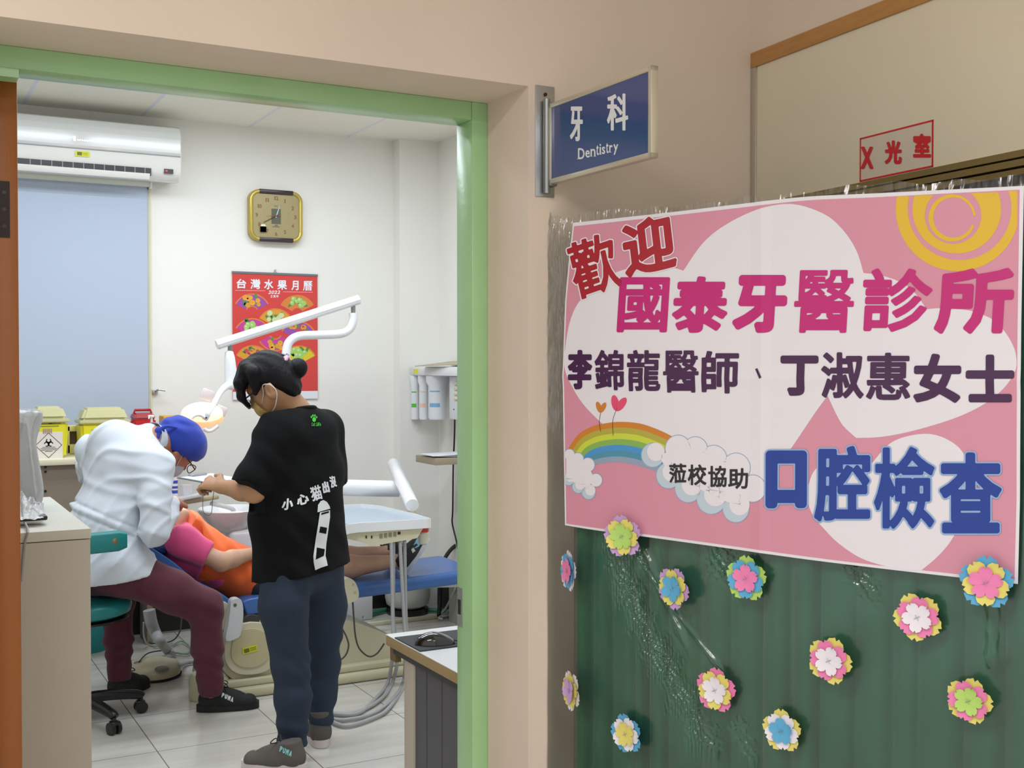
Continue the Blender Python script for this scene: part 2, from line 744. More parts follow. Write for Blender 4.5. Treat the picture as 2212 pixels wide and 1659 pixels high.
# ================================================================ THE SETTING
def grid_mat(name, base, line, x0, y0, w, h, mortar, rough, veins=0.0, bumpy=0.0, coat=0.0):
    m = mat(name, base, rough, coat=coat)
    nt = m.node_tree
    b = nt.nodes['Principled BSDF']
    tc = nt.nodes.new('ShaderNodeTexCoord')
    mp = nt.nodes.new('ShaderNodeMapping')
    mp.inputs['Location'].default_value = (-x0, -y0, 0)
    br = nt.nodes.new('ShaderNodeTexBrick')
    br.offset = 0
    br.squash = 1
    br.inputs['Scale'].default_value = 1
    br.inputs['Brick Width'].default_value = w
    br.inputs['Row Height'].default_value = h
    br.inputs['Mortar Size'].default_value = mortar
    br.inputs['Mortar Smooth'].default_value = 0.1
    br.inputs['Mortar'].default_value = (*lin(line), 1)
    c = lin(base)
    br.inputs['Color1'].default_value = (*c, 1)
    br.inputs['Color2'].default_value = (*[x*0.96 for x in c], 1)
    nt.links.new(tc.outputs['Object'], mp.inputs['Vector'])
    nt.links.new(mp.outputs['Vector'], br.inputs['Vector'])
    src = br.outputs['Color']
    if veins:
        mp2 = nt.nodes.new('ShaderNodeMapping')
        mp2.inputs['Scale'].default_value = (1.2, 7, 1)
        nt.links.new(tc.outputs['Object'], mp2.inputs['Vector'])
        no = nt.nodes.new('ShaderNodeTexNoise')
        no.inputs['Scale'].default_value = 2.0
        no.inputs['Detail'].default_value = 6
        nt.links.new(mp2.outputs['Vector'], no.inputs['Vector'])
        cr = nt.nodes.new('ShaderNodeValToRGB')
        cr.color_ramp.elements[0].position = 0.35
        cr.color_ramp.elements[1].position = 0.7
        cr.color_ramp.elements[0].color = (1-veins, 1-veins*1.1, 1-veins*1.3, 1)
        cr.color_ramp.elements[1].color = (1, 1, 1, 1)
        nt.links.new(no.outputs['Fac'], cr.inputs['Fac'])
        mx = nt.nodes.new('ShaderNodeMix')
        mx.data_type = 'RGBA'
        mx.blend_type = 'MULTIPLY'
        mx.inputs[0].default_value = 1
        nt.links.new(src, mx.inputs[6])
        nt.links.new(cr.outputs['Color'], mx.inputs[7])
        src = mx.outputs[2]
    nt.links.new(src, b.inputs['Base Color'])
    return m


M_CORR = mat('corridor_paint', 'dccdbd', 0.75, bump=0.05, bscale=60, vary=0.03, vscale=3)
M_WALL = mat('room_paint', 'edebe4', 0.6, bump=0.04, bscale=50, vary=0.015, vscale=2)
M_FLOOR = grid_mat('floor_tile', 'dad7d0', '77746f', 0.942, 4.127, 0.508, 0.495, 0.0022, 0.16, veins=0.14)
M_CEIL = grid_mat('ceiling_panel', 'f3f0e3', 'dfe2ea', 0.68, 0.6, 0.605, 1.21, 0.011, 0.7)
M_GREEN = mat('green_gloss_paint', 'a0cd96', 0.28, bump=0.06, bscale=35, vary=0.05, vscale=5)
M_WHITE = mat('white_plastic', 'eceef0', 0.3)
M_BLACK = mat('black_plastic', '141414', 0.35)
M_STEEL = mat('brushed_steel', 'b9bcc0', 0.32, 0.9)
M_ALU = mat('aluminium', 'c3bfb4', 0.4, 0.75)
M_CREAM = mat('cream_plastic', 'd8d2b4', 0.35)
M_RUBBER = mat('black_rubber', '1b1b1d', 0.6)

YB, YF, YO, YI = 6.638, 2.50, 2.30, 2.65      # back wall, door frame face, corridor face, room face of the door wall
ZC = 2.89
XR, XL = 3.05, -1.0
CT = math.tan(math.radians(3.85))
struct(MB().bx(-2.6, 3.2, -2.6, 6.8, -0.06, 0).build('floor', M_FLOOR))
struct(MB().bx(XL-0.1, XR+0.1, YI-0.1, YB+0.1, ZC, ZC+0.06).build('ceiling', M_CEIL))
struct(MB().bx(-2.6, 3.2, -2.6, YI-0.1, 2.9, 2.96).build('ceiling_corridor', mat('corridor_ceiling_paint', 'e2dccd', 0.8)))
b = MB()
b.bx(XL-0.1, XR+0.1, YB, YB+0.1, 0, ZC)
b.bx(2.79, XR, 6.535, YB, 0, ZC)
struct(b.build('wall_back', M_WALL))
box_struct('wall_right', [(XR, XR+0.1, YI, YB, 0, ZC)], M_WALL)
box_struct('wall_left', [(XL-0.1, XL, YI, YB, 0, ZC)], M_WALL)
DX0, DX1, DZ = 0.12, 1.299, 2.150
b = MB()
b.bx(DX1, 1.955, YO, YI-0.01, 0, 2.9)
b.bx(-2.6, DX0, YO, YI-0.01, 0, 2.9)
b.bx(DX0, DX1, YO, YI-0.01, DZ, 2.9)
struct(b.build('wall_front', M_CORR))
b = MB()
b.bx(DX1, XR, YI-0.01, YI, 0, ZC)
b.bx(XL, DX0, YI-0.01, YI, 0, ZC)
b.bx(DX0, DX1, YI-0.01, YI, DZ, ZC)
struct(b.build('wall_front_inside', M_WALL))
# green door frame
jx, hz = 1.256, 2.106
b = MB()
b.bx(jx, DX1, YF, YF+0.085, 0, DZ, 0.003)
b.bx(DX0, jx, YF, YF+0.085, hz, DZ, 0.003)
b.bx(DX0, DX0+0.02, YF, YF+0.085, 0, hz, 0.003)
b.bx(1.2925, DX1, YF+0.085, YI, 0, DZ)
b.bx(DX0, jx, YF+0.085, YI, hz+0.02, DZ)
b.bx(DX0, 0.2485, YF+0.004, YF+0.05, hz-0.017, hz+0.004)
fr = struct(b.build('trim_1', M_GREEN))
k = MB()
st = [PX(989, 1232, jx), PX(996, 1400, jx)]
zz0, zz1 = PX(992, 1432-80, jx).z, PX(992, 1268, jx).z
k.bx(jx-0.0015, jx+0.004, 2.553, 2.578, zz0, zz1)
sp = k.build('strike_plate', M_STEEL, fr)
k = MB()
k.bx(jx-0.003, jx+0.004, 2.562, 2.574, zz0+0.03, zz1-0.03)
k.build('latch_hole', M_BLACK, sp)
# wooden door leaf, standing open into the room, its hinge edge towards the corridor
M_WOOD = mat('orange_wood', '9a581f', 0.45, bump=0.1, bscale=60, vary=0.12, vscale=14, stretch=(1, 1, 0.06))
tz = P(20, 172, 2.6).z
dr = struct(MB().bx(0.2085, 0.2545, 2.6, 3.38, 0.012, tz, 0.002).build('door_1', M_WOOD))
k = MB()
h0, h1 = P(14, 513, 2.6).z, P(14, 392, 2.6).z
k.bx(0.2085, 0.2385, 2.597, 2.602, h0, h1)
hg = k.build('hinge', mat('dark_bronze', '2e2522', 0.5, 0.5), dr)
for q in (0.2, 0.5, 0.8):
    MB().cyl((0.228, 2.5965, h0+(h1-h0)*q), (0.228, 2.5985, h0+(h1-h0)*q), 0.004).build('screw', M_BLACK, hg)

# X-ray room partition: cream panels, wooden rail on top, metal corner strip, sliding-door track
M_PANEL = mat('cream_panel', 'ded6bf', 0.5, vary=0.02, vscale=3)
c0 = Vector((1.952, YO, 0))
wd_ = Vector((-math.sin(math.radians(3.85)), -math.cos(math.radians(3.85)), 0))   # along the wall towards the corridor
wn = Vector((-wd_.y, wd_.x, 0))
wn = -wn if wn.x > 0 else wn


def xw(px, py):
    return PL(px, py, c0, wn)


def xwall(s0, s1, z0, z1, th0, th1, name, m, bev=0.0, parent=None):
    b = MB()
    R = Matrix((wd_, wn, (0, 0, 1))).transposed()
    c = c0+wd_*((s0+s1)/2)+wn*((th0+th1)/2)+Vector((0, 0, (z0+z1)/2))
    b.box(c, (s1-s0, th1-th0, z1-z0), bev=bev, rot=R)
    return b.build(name, m, parent)


zt0, zt1 = xw(1624.3, 148.8).z, xw(1623.4, 116.4).z
zk0, zk1 = xw(2212, 324.2).z-0.0, xw(1816, 406).z
ztr = (zk0+zk1)/2
struct(xwall(0, 2.6, zt1, 2.9, -0.08, 0.0, 'wall_corridor', M_CORR))
struct(xwall(0, 2.6, ztr, zt0, -0.08, 0.0, 'wall_corridor_panel', M_PANEL))
struct(xwall(0, 2.6, zt0, zt1, -0.08, 0.006, 'trim_2', mat('light_wood', 'b98649', 0.4, bump=0.05, bscale=60, vary=0.08, vscale=12, stretch=(1, 1, 8)), 0.002))
struct(xwall(0.001, 0.022, 0, zt0, -0.04, 0.006, 'trim_3', M_ALU, 0.002))
b = MB()
R = Matrix((wd_, wn, (0, 0, 1))).transposed()
for z0, z1, t in ((ztr-0.013, ztr, 0.012), (ztr-0.030, ztr-0.017, 0.012), (ztr-0.045, ztr-0.034, 0.008)):
    b.box(c0+wd_*1.3+wn*(t/2-0.01)+Vector((0, 0, (z0+z1)/2)), (2.5, t+0.02, z1-z0), rot=R)
b.box(c0+wd_*1.3+wn*(-0.02)+Vector((0, 0, ztr-0.03)), (2.5, 0.03, 0.06), rot=R, mi=1)
struct(b.build('trim_4', [mat('bronze_track', '8f7f52', 0.4, 0.5), M_BLACK]))
struct(xwall(0.0, 2.6, 0.0, ztr-0.058, -0.08, -0.012, 'door_2', M_PANEL))

# X-ray room notice (a flat sticker)
sg = thing('xray_notice', 'white sticker with red border and red characters on cream panel over the track', 'sign', xw(1937, 330))
b = MB()
LY = [0.0008, 0.0014]
cs = [xw(1858.3, 298.2), xw(2016.8, 258.8), xw(2016.8, 360.1), xw(1858.3, 393.4)]
z0, z1 = (cs[2].z+cs[3].z)/2, (cs[0].z+cs[1].z)/2
s0, s1 = (cs[0]-c0).dot(wd_), (cs[1]-c0).dot(wd_)


def xp(s, z, l):
    p = c0+wd_*s+wn*l
    p.z = z
    return p


b.prism([xp(s0, z0, 0), xp(s1, z0, 0), xp(s1, z1, 0), xp(s0, z1, 0)], wn*LY[0], 0)
e = 0.0036
for a0, a1, q0, q1 in ((s0, s1, z0, z0+e), (s0, s1, z1-e, z1), (s0, s0+e, z0, z1), (s1-e, s1, z0, z1)):
    b.prism([xp(a0, q0, 0), xp(a1, q0, 0), xp(a1, q1, 0), xp(a0, q1, 0)], wn*LY[1], 1)


def on_x(px, py):
    return xw(px, py)+wn*0.0022


write_px(b, 'X', (1861, 317, 1888, 365), 2.0, on_x, 1)
write_px(b, '光', (1912.8, 303.6, 1949.6, 354.5), 2.0, on_x, 1)
write_px(b, '室', (1974, 288.8, 2012.4, 340.4), 2.0, on_x, 1)
b.build('sticker', [mat('sticker_white', 'd2c8b8', 0.4), mat('sticker_red', 'c8202a', 0.4)], sg, fix=False)

# ---------------------------------------------------------------- dentistry sign
sg = thing('dentistry_sign', 'blue projecting sign with white lettering in silver frame beside the green doorway', 'sign', P(1175, 300, YO))
b = MB()
px0, px1 = 1.316, 1.366
zb, zt = P(1175, 430, YO).z+0.004, P(1175, 186, YO).z
b.box(((px0+px1)/2, YO-0.002, (zb+zt)/2), (px1-px0, 0.004, zt-zb), bev=0.0015)
plate = b.build('wall_plate', M_STEEL, sg)
for z in (zt-0.02, zb+0.022):
    MB().cyl((1.341, YO-0.0062, z), (1.341, YO-0.003, z), 0.0042).build('screw', mat('rusty_screw', '4a2c22', 0.6, 0.4), plate)
TL, BL = P(1185, 214.8, YO-0.024), P(1185, 389, YO-0.024)
D2 = 2.285
TRc, BRc = CAM+ray(1407, 151.5)*D2, CAM+ray(1405.8, 349.4)*D2
sz0, sz1 = (BL.z+BRc.z)/2, (TL.z+TRc.z)/2
sa, sb = Vector((TL.x, TL.y, 0)), Vector(((TRc.x+BRc.x)/2, (TRc.y+BRc.y)/2, 0))
sd = (sb-sa).normalized()
sL = (sb-sa).length
sn = Vector((sd.y, -sd.x, 0))
sn = sn if sn.dot(-sa) > 0 else -sn
R = Matrix((sd, sn, (0, 0, 1))).transposed()


def sbox(b, s0, s1, z0, z1, t0, t1, bev=0.0, mi=None):
    c = sa+sd*((s0+s1)/2)+sn*((t0+t1)/2)+Vector((0, 0, (z0+z1)/2))
    b.box(c, (s1-s0, t1-t0, z1-z0), bev=bev, rot=R, mi=mi)


b = MB()
sbox(b, -0.024, 0.004, sz0-0.004, sz1+0.004, -0.022, 0.0, 0.003)
b.cyl(sa+sd*-0.008+Vector((0, 0, sz0-0.02)), sa+sd*-0.008+Vector((0, 0, sz1+0.012)), 0.008)
b.build('bracket', mat('dull_steel', '8d9190', 0.35, 0.85), sg)
b = MB()
fw_ = 0.011
sbox(b, 0, sL, sz0, sz0+fw_, -0.018, 0.0, 0.0015)
sbox(b, 0, sL, sz1-fw_, sz1, -0.018, 0.0, 0.0015)
sbox(b, 0, 0.008, sz0, sz1, -0.018, 0.0, 0.0015)
sbox(b, sL-0.011, sL, sz0, sz1, -0.018, 0.0, 0.0015)
b.build('sign_frame', mat('pale_aluminium', 'cfcab8', 0.35, 0.6), sg)
b = MB()
sbox(b, 0.006, sL-0.009, sz0+0.009, sz1-0.009, -0.015, -0.003)
fl = Vector(sa)+sn*-0.0026


def on_s(px, py):
    return PL(px, py, fl, sn)


write_px(b, '牙', (1231, 230, 1259, 305), 1.7, on_s, 1, 0, 0.0)
write_px(b, '科', (1311, 202, 1357, 282), 1.6, on_s, 1, 0, 0.0)
tx = 1248.5
wid = {'D': 16, 'e': 11, 'n': 12.5, 't': 7, 'i': 5, 's': 9, 'r': 9, 'y': 12}
for ch in 'Dentistry':
    w = wid[ch]
    base = 344-(tx-1248)*0.215
    ht = {'D': 24, 'e': 16, 'n': 16.5, 't': 22, 'i': 23, 's': 16, 'r': 16, 'y': 23}[ch]
    dn = 7 if ch == 'y' else 0
    write_px(b, ch, (tx, base-ht+dn, tx+w-1.6, base+dn), 0.45, on_s, 1)
    if ch in 'Dnir':       # slab serifs
        xs = {'D': (tx+1,), 'n': (tx+1.6, tx+w-3), 'i': (tx+1.7,), 'r': (tx+1.6,)}[ch]
        for x in xs:
            o = [on_s(x-3, base), on_s(x+3, base), on_s(x+3, base-1.1), on_s(x-3, base-1.1)]
            b.add(o, [(0, 1, 2, 3)], 1)
    tx += w
b.build('sign_panel', [mat('sign_blue', '26407f', 0.12, coat=0.6), mat('sign_white', 'dfe3e6', 0.4)], sg, fix=False)

# ================================================================ DECORATED BACKDROP IN THE CORRIDOR
B0 = P(1222, 800, 2.24)
B0.z = 0
B1 = CAM+ray(2205, 800)*(2.6188/1.316)
B1.z = 0
bd = (B1-B0).normalized()
bn = Vector((bd.y, -bd.x, 0))
bn = bn if bn.dot(-B0) > 0 else -bn


def bp(px, py, off=0.0):
    return PL(px, py, B0+bn*off, bn)


def bs(s, z, off=0.0):
    p = B0+bd*s+bn*off
    p.z = z
    return p


SL = 1.27
z_top = bp(1700, 418).z
# stand
st = thing('backdrop_stand', 'grey tube stand holding the green cloth and plastic sheet', 'stand', bs(0, 0, -0.05))
b = MB()
b.tube([bs(-0.012, 0.0, -0.066), bs(-0.012, z_top-0.03, -0.066)], 0.011, 14)
b.build('post', mat('grey_brown_tube', '8c8075', 0.45, 0.3), st)
b = MB()
b.tube([bs(SL-0.02, 0.0, -0.066), bs(SL-0.02, z_top-0.03, -0.066)], 0.011, 14)
b.build('post', MATS['grey_brown_tube'], st)
b = MB()
b.tube([bs(-0.012, z_top-0.03, -0.066), bs(SL-0.02, z_top-0.03, -0.066)], 0.011, 14)
b.build('crossbar', MATS['grey_brown_tube'], st)
for s in (-0.012, SL-0.02):
    b = MB()
    b.tube([bs(s, 0.012, -0.062), bs(s, 0.012, -0.09)], 0.011, 12)
    b.build('foot', MATS['grey_brown_tube'], st)
# green cloth with pleats
rnd = random.Random(3)
ph = []
s = -0.005
while s < SL:
    w = rnd.uniform(0.035, 0.085)
    ph.append((s, w, rnd.uniform(0.5, 1.0)))
    s += w
b = MB()
xs = np.linspace(-0.004, SL-0.03, 420)
zs = np.linspace(0.02, z_top-0.035, 26)


def pleat(s, z):
    for a, w, m in ph:
        if a <= s < a+w:
            t = (s-a)/w
            return 0.030*m*(1-(1-t)**3)*(1-t**6)+0.004*math.sin(s*31+z*2.2)
    return 0


V, F = [], []
for z in zs:
    for s in xs:
        dr_ = 0.012*math.sin(z*1.7+s*6)*min(1, (z_top-z))
        V.append(bs(min(max(s+dr_*0.4, -0.004), SL-0.03), z, -0.045+pleat(s, z)))
n = len(xs)
for j in range(len(zs)-1):
    for i in range(n-1):
        F.append((j*n+i, j*n+i+1, (j+1)*n+i+1, (j+1)*n+i))
b.add(V, F)
tag(b.build('green_backdrop_cloth', mat('green_cloth', '2f8262', 0.8, sheen=0.3), smooth=80),
    'dark green pleated cloth hung beneath the pink welcome banner', 'cloth')
# clear plastic sheet
M_FILM = sheet_mat('clear_film', (0.93, 0.95, 0.95), 2.6, 0.2, 0.10, 14, (1.3, 1.3, 0.7), body=0.02, bodycol=(0.75, 0.8, 0.8), dist=0.012)
crease = []
for (xa, ya), (xb, yb), hgt, w in (((1368, 1196), (1436, 1300), 0.0035, 0.0022), ((1436, 1300), (1560, 1455), 0.0022, 0.0022), ((1388, 1192), (1480, 1400), 0.004, 0.0028),
                                  ((1318, 1165), (1352, 1280), 0.005, 0.009), ((1352, 1280), (1420, 1420), 0.0055, 0.010), ((1420, 1420), (1530, 1620), 0.0045, 0.012),
                                  ((1355, 1165), (1395, 1225), 0.003, 0.004), ((2135, 1290), (2135, 1440), 0.003, 0.003), ((2163, 1300), (2158, 1420), 0.002, 0.003),
                                  ((1830, 1210), (1880, 1290), 0.004, 0.008), ((1545, 1200), (1570, 1240), 0.005, 0.010), ((1590, 1560), (1620, 1650), 0.003, 0.007)):
    A, B = bp(xa, ya), bp(xb, yb)
    crease.append(((A-B0).dot(bd), A.z, (B-B0).dot(bd), B.z, hgt, w))


tp = [(-0.06, bp(1192, 455).z), (0.0, bp(1235, 468).z), (0.07, bp(1290, 452).z), (0.25, bp(1440, 446).z), (0.45, bp(1640, 422).z),
      (0.56, bp(1760, 411).z), (0.62, bp(1830, 402).z), (0.72, bp(1940, 387).z), (0.8, bp(2030, 389).z), (0.95, bp(2170, 380).z), (1.3, bp(2212, 372).z)]


nrg = np.random.default_rng(5)
waves = [(nrg.normal(size=2)*f_, nrg.uniform(0, 6.28), a_) for f_, a_ in ((330, .5), (420, .5), (520, .45), (640, .4), (780, .35), (900, .3)) for _ in range(2)]


def rumple(s, z):
    o = 0
    for (kx, kz), p_, a_ in waves:
        o = o+a_*(1-2*np.abs(np.sin(0.5*(kx*s+kz*z)+p_+1.5*np.sin(60*s-40*z+p_))))
    return o/3.0


xs = np.concatenate([np.linspace(-0.058, 0.35, 300)[:-1], np.linspace(0.35, SL, 330)])
t_ = np.concatenate([np.linspace(0.03, 0.72, 30)[:-1], np.linspace(0.72, 1.33, 360)])
u_ = np.linspace(0, 1, 60)[1:]
ft = np.interp(xs, [q[0] for q in tp], [q[1] for q in tp])+0.003*np.sin(xs*60)
Sg, Zlow = np.meshgrid(xs, t_)
Zup = 1.33+(ft[None, :]-1.33)*u_[:, None]
Zg = np.vstack([Zlow, Zup])
Sg = np.vstack([Sg, np.repeat(xs[None, :], len(u_), 0)])
off = np.full(Sg.shape, -0.0085)
ru = rumple(Sg, Zg)
for s0, z0, s1, z1, h, w in crease:
    dx, dz = s1-s0, z1-z0
    t = np.clip(((Sg-s0)*dx+(Zg-z0)*dz)/(dx*dx+dz*dz), 0, 1)
    e = np.hypot(Sg-s0-t*dx, Zg-z0-t*dz)*(1+0.3*np.sin(17*t+3))
    g_ = np.exp(-(e/w)**2)
    if w > 0.0035:
        off += 0.6*h*g_+0.0045*np.exp(-(e/(2.3*w))**2)*ru
    else:
        off += 2.5*h*np.exp(-(e/(1.7*w))**2)*(0.65+0.35*np.sin(9*t+1))
off += 0.0012*np.sin(21*Sg+3*np.sin(9*Zg))*np.sin(13*Zg+2*Sg)
edge = np.clip((Zg-(np.interp(Sg, [q[0] for q in tp], [q[1] for q in tp])-0.05))/0.05, 0, 1)
off += edge*(0.003*np.sin(Sg*45+Zg*60)-0.003+0.004*ru)
off += np.clip((0.03-Sg)/0.03, 0, 1)*np.clip((Zg-1.35)/0.05, 0, 1)*0.003*ru
off = np.minimum(off, -0.0012)
n = len(xs)
m = Sg.shape[0]
W3 = np.array(B0)[None, None, :]+np.array(bd)*Sg[..., None]+np.array(bn)*off[..., None]
W3[..., 2] = Zg
idx = np.arange(m*n).reshape(m, n)
FQ = np.stack([idx[:-1, :-1], idx[:-1, 1:], idx[1:, 1:], idx[1:, :-1]], -1).reshape(-1, 4)
me = bpy.data.meshes.new('plastic_sheet')
me.from_pydata(W3.reshape(-1, 3).tolist(), [], FQ.tolist())
me.materials.append(M_FILM)
me.polygons.foreach_set('use_smooth', [True]*len(me.polygons))
fo = bpy.data.objects.new('plastic_sheet', me)
COL.objects.link(fo)
tag(fo, 'clear wrinkled plastic sheet stretched over the green cloth', 'plastic sheet')

# ---------------------------------------------------------------- welcome banner, all of its print in one sheet
BM = ['banner_white', 'banner_pink', 'banner_darkred', 'banner_magenta', 'banner_purple', 'banner_ink', 'banner_blue', 'banner_lightblue',
      'banner_orange', 'banner_olive', 'banner_lime', 'banner_leaf', 'banner_sky', 'banner_teal', 'banner_slate', 'banner_rose', 'banner_gold',
      'banner_cloudshade', 'banner_cloudline']
BC = ['e6e4ec', 'd692a7', 'a81e30', 'c21f78', '421b4a', '222226', '173c98', '8fb0da',
      'cf8230', 'b3ab46', 'c9d646', '86b45c', '4a96d4', '4f93ae', '93a4bc', 'df4f74', 'e0b92c',
      'bfd0de', '94aed0']
bmats = [mat(n_, c_, 0.38, coat=0.15) for n_, c_ in zip(BM, BC)]
ix = {n_.split('_')[1]: i for i, n_ in enumerate(BM)}
b = MB()
LAY = 0.00022


def lay(pts, l, m):
    b.poly([bp(x, y, 0.0004+l*LAY) for x, y in pts], ix[m])


def cr(pts, n=6, closed=True):
    return [(p.x, p.y) for p in spline([(x, y, 0) for x, y in pts], n, closed)]


outer = [(1239.5, 481.6)]+cr([(1239.5, 481.6), (1440, 460), (1600, 441), (1740, 425.5), (1880, 418.5), (2050, 410), (2213, 402)], 5, False)[1:] + \
    [(2208, 700), (2206, 900), (2204.5, 1080), (2199.5, 1261.4)]+cr([(2199.5, 1261.4), (2020, 1241), (1850, 1221), (1720, 1204.6), (1560, 1182), (1400, 1160), (1290, 1145.5), (1221.6, 1134.3)], 5, False)[1:] + \
    [(1220, 1000), (1217.8, 807), (1223, 650), (1231, 560)]
lay(outer, 0, 'white')
inner = [(1241.5, 484)]+cr([(1241.5, 489), (1440, 467.5), (1600, 449), (1740, 433.5), (1880, 427), (2050, 418), (2204, 410)], 5, False)+[(2200, 700), (2198, 900), (2197, 1080), (2192, 1254)] + \
    cr([(2192, 1253.5), (2020, 1234.5), (1850, 1215), (1720, 1198.5), (1560, 1176), (1400, 1154.5), (1290, 1140.5), (1224.5, 1131)], 5, False)+[(1223, 1000), (1220.5, 807), (1226, 650), (1234, 560)]
lay(inner[1:], 1, 'pink')
heart = [(1221.5, 790), (1225, 740), (1235, 690), (1255, 650), (1300, 605), (1360, 580), (1420, 573), (1455, 578), (1478, 585), (1520, 525), (1570, 485), (1640, 452), (1712, 441), (1780, 462),
         (1820, 495), (1850, 540), (1866, 590), (1900, 594), (1940, 607), (1973, 628), (2003, 668), (2036, 666), (2091, 670), (2124, 680), (2148, 692), (2172, 716), (2190, 746),
         (2197, 771), (2195, 801), (2172, 837), (2127, 873), (2072, 900), (2008, 921), (1954, 935), (1901, 944), (1850, 946), (1823, 921), (1808, 897), (1788, 855), (1760, 893),
         (1720, 953), (1690, 995), (1652, 1037), (1600, 1042), (1450, 1000), (1350, 955), (1297, 909), (1260, 870), (1236, 830)]
corner = {(1478, 585), (1866, 590), (2003, 668), (1850, 946), (1788, 855)}


def mixed(pts, corners):
    i0 = next(i for i, p in enumerate(pts) if p in corners)
    q = pts[i0:]+pts[:i0]+[pts[i0]]
    out, seg = [], [q[0]]
    for p in q[1:]:
        seg.append(p)
        if p in corners:
            out += cr(seg, 5, False)[:-1]
            seg = [p]
    return out


lay(mixed(heart, corner), 2, 'white')
h2 = [(1743, 1071), (1748.5, 1044), (1759, 1018), (1785, 992), (1820, 979), (1855, 981), (1885, 1000), (1917, 963), (1949, 945.5), (1994.7, 937), (2029.5, 941.5), (2061.7, 957.5), (2083, 980), (2100, 1020),
      (2104, 1070), (2090, 1115), (2067, 1149), (2048, 1178), (2021.5, 1206.5), (1992, 1231), (1954.6, 1230.6), (1914, 1222.5), (1861, 1205), (1812.7, 1173), (1780.6, 1141), (1756.5, 1111.5)]
lay(mixed(h2, {(1885, 1000), (1992, 1231)}), 2, 'white')
# sun swirl


def ring(co, ro, ci, ri, l, m, a0=0, a1=360, nn=110):
    for i in range(nn):
        q = []
        for k in (i, i+1):
            a = math.radians(a0+(a1-a0)*k/nn)
            q.append(((co[0]+ro*math.cos(a), co[1]+ro*math.sin(a)), (ci[0]+ri*math.cos(a), ci[1]+ri*math.sin(a))))
        pts = [q[0][0], q[1][0], q[1][1], q[0][1]]
        ytop = 424-0.047*(sum(p[0] for p in pts)/4-1950)
        if min(p[1] for p in pts) < ytop-1:
            pts = [(x, max(y, ytop)) for x, y in pts]
            if max(p[1] for p in pts)-min(p[1] for p in pts) < 1.5:
                continue
        pts = [(min(x, 2199), y) for x, y in pts]
        b.add([bp(x, y, 0.0004+l*LAY) for x, y in pts], [(0, 1, 2, 3)], ix[m])


ring((2070, 452), 134, (2074, 450), 112, 2.5, 'gold')
ring((2068, 452), 96, (2060, 466), 61, 2.5, 'gold')
ring((2058, 471), 51, (2060.5, 470), 43, 2.5, 'gold', 20, 355)
# rainbow
ro = cr([(1226, 975), (1250, 940), (1282, 921), (1312, 914), (1344, 911), (1386, 915), (1424, 928), (1456, 944), (1484, 965)], 6, False)
ri = cr([(1278, 1010), (1290, 1003), (1306, 1000), (1320, 998.5), (1336, 998), (1360, 1001), (1385, 1007), (1410, 1015), (1428, 1024)], 6, False)
for k, m in enumerate(['orange', 'olive', 'lime', 'leaf', 'sky', 'teal', 'slate']):
    t0, t1 = k/7, (k+1)/7
    for i in range(len(ro)-1):
        g = lambda i_, t: (ro[i_][0]+(ri[i_][0]-ro[i_][0])*t, ro[i_][1]+(ri[i_][1]-ro[i_][1])*t)
        b.add([bp(*p, 0.0004+3*LAY) for p in (g(i, t0), g(i+1, t0), g(i+1, t1), g(i, t1))], [(0, 1, 2, 3)], ix[m])


def disc(cx, cy, rx, ry, l, m, n_=28, clipx=None):
    pts = [(cx+rx*math.cos(2*math.pi*i/n_), cy+ry*math.sin(2*math.pi*i/n_)) for i in range(n_)]
    if clipx:
        pts = [(max(x, clipx), y) for x, y in pts]
    lay(pts, l, m)


def cloud(cs, fill, l, clipx=None, shade=()):
    for x, y, r in cs:
        disc(x, y, r+1.6, r*1.06+1.6, l, 'cloudline', clipx=clipx)
    for i, (x, y, r) in enumerate(cs):
        disc(x, y, r, r*1.06, l+1, 'cloudshade' if i in shade else 'white', clipx=clipx)
    for i in shade:
        x, y, r = cs[i]
        disc(x+r*0.28, y-r*0.30, r*0.78, r*0.83, l+2, 'white', clipx=clipx)
    lay([(max(x, clipx) if clipx else x, y) for x, y in fill], l+2, 'white')


cloud([(1412, 983, 24), (1466.5, 969, 27), (1503.6, 971.5, 26), (1543, 992, 28), (1591, 1011, 30), (1628, 1055, 27), (1446, 1027, 26), (1488, 1055, 28), (1538, 1077, 31), (1591, 1098, 28)],
      [(1425, 985), (1465, 965), (1505, 970), (1545, 990), (1590, 1010), (1625, 1050), (1600, 1090), (1575, 1085), (1540, 1070), (1500, 1050), (1462, 1035), (1440, 1010)], 4, None, (0, 6, 7, 8, 9))
cloud([(1232, 982, 11), (1250, 991, 12), (1272, 1004, 14), (1289, 1037, 13), (1273, 1063, 14), (1251, 1051, 13), (1230, 1034, 13), (1255, 1022, 18)],
      [(1225, 985), (1250, 990), (1272, 1003), (1286, 1035), (1270, 1055), (1250, 1045), (1225, 1035)], 4, 1222.5, (4, 5, 6))


def heartleaf(cx, cy, w, h, ang, l, m):
    for sg_ in (-1, 1):
        pts = []
        for i in range(20):
            t = 2*math.pi*i/20
            x, y = w*0.27*math.cos(t), h*0.5*math.sin(t)
            a = sg_*0.42
            x, y = x*math.cos(a)-y*math.sin(a), x*math.sin(a)+y*math.cos(a)
            x += sg_*w*0.22
            ca, sa_ = math.cos(ang), math.sin(ang)
            pts.append((cx+x*ca-y*sa_, cy+x*sa_+y*ca))
        lay(pts, l, m)


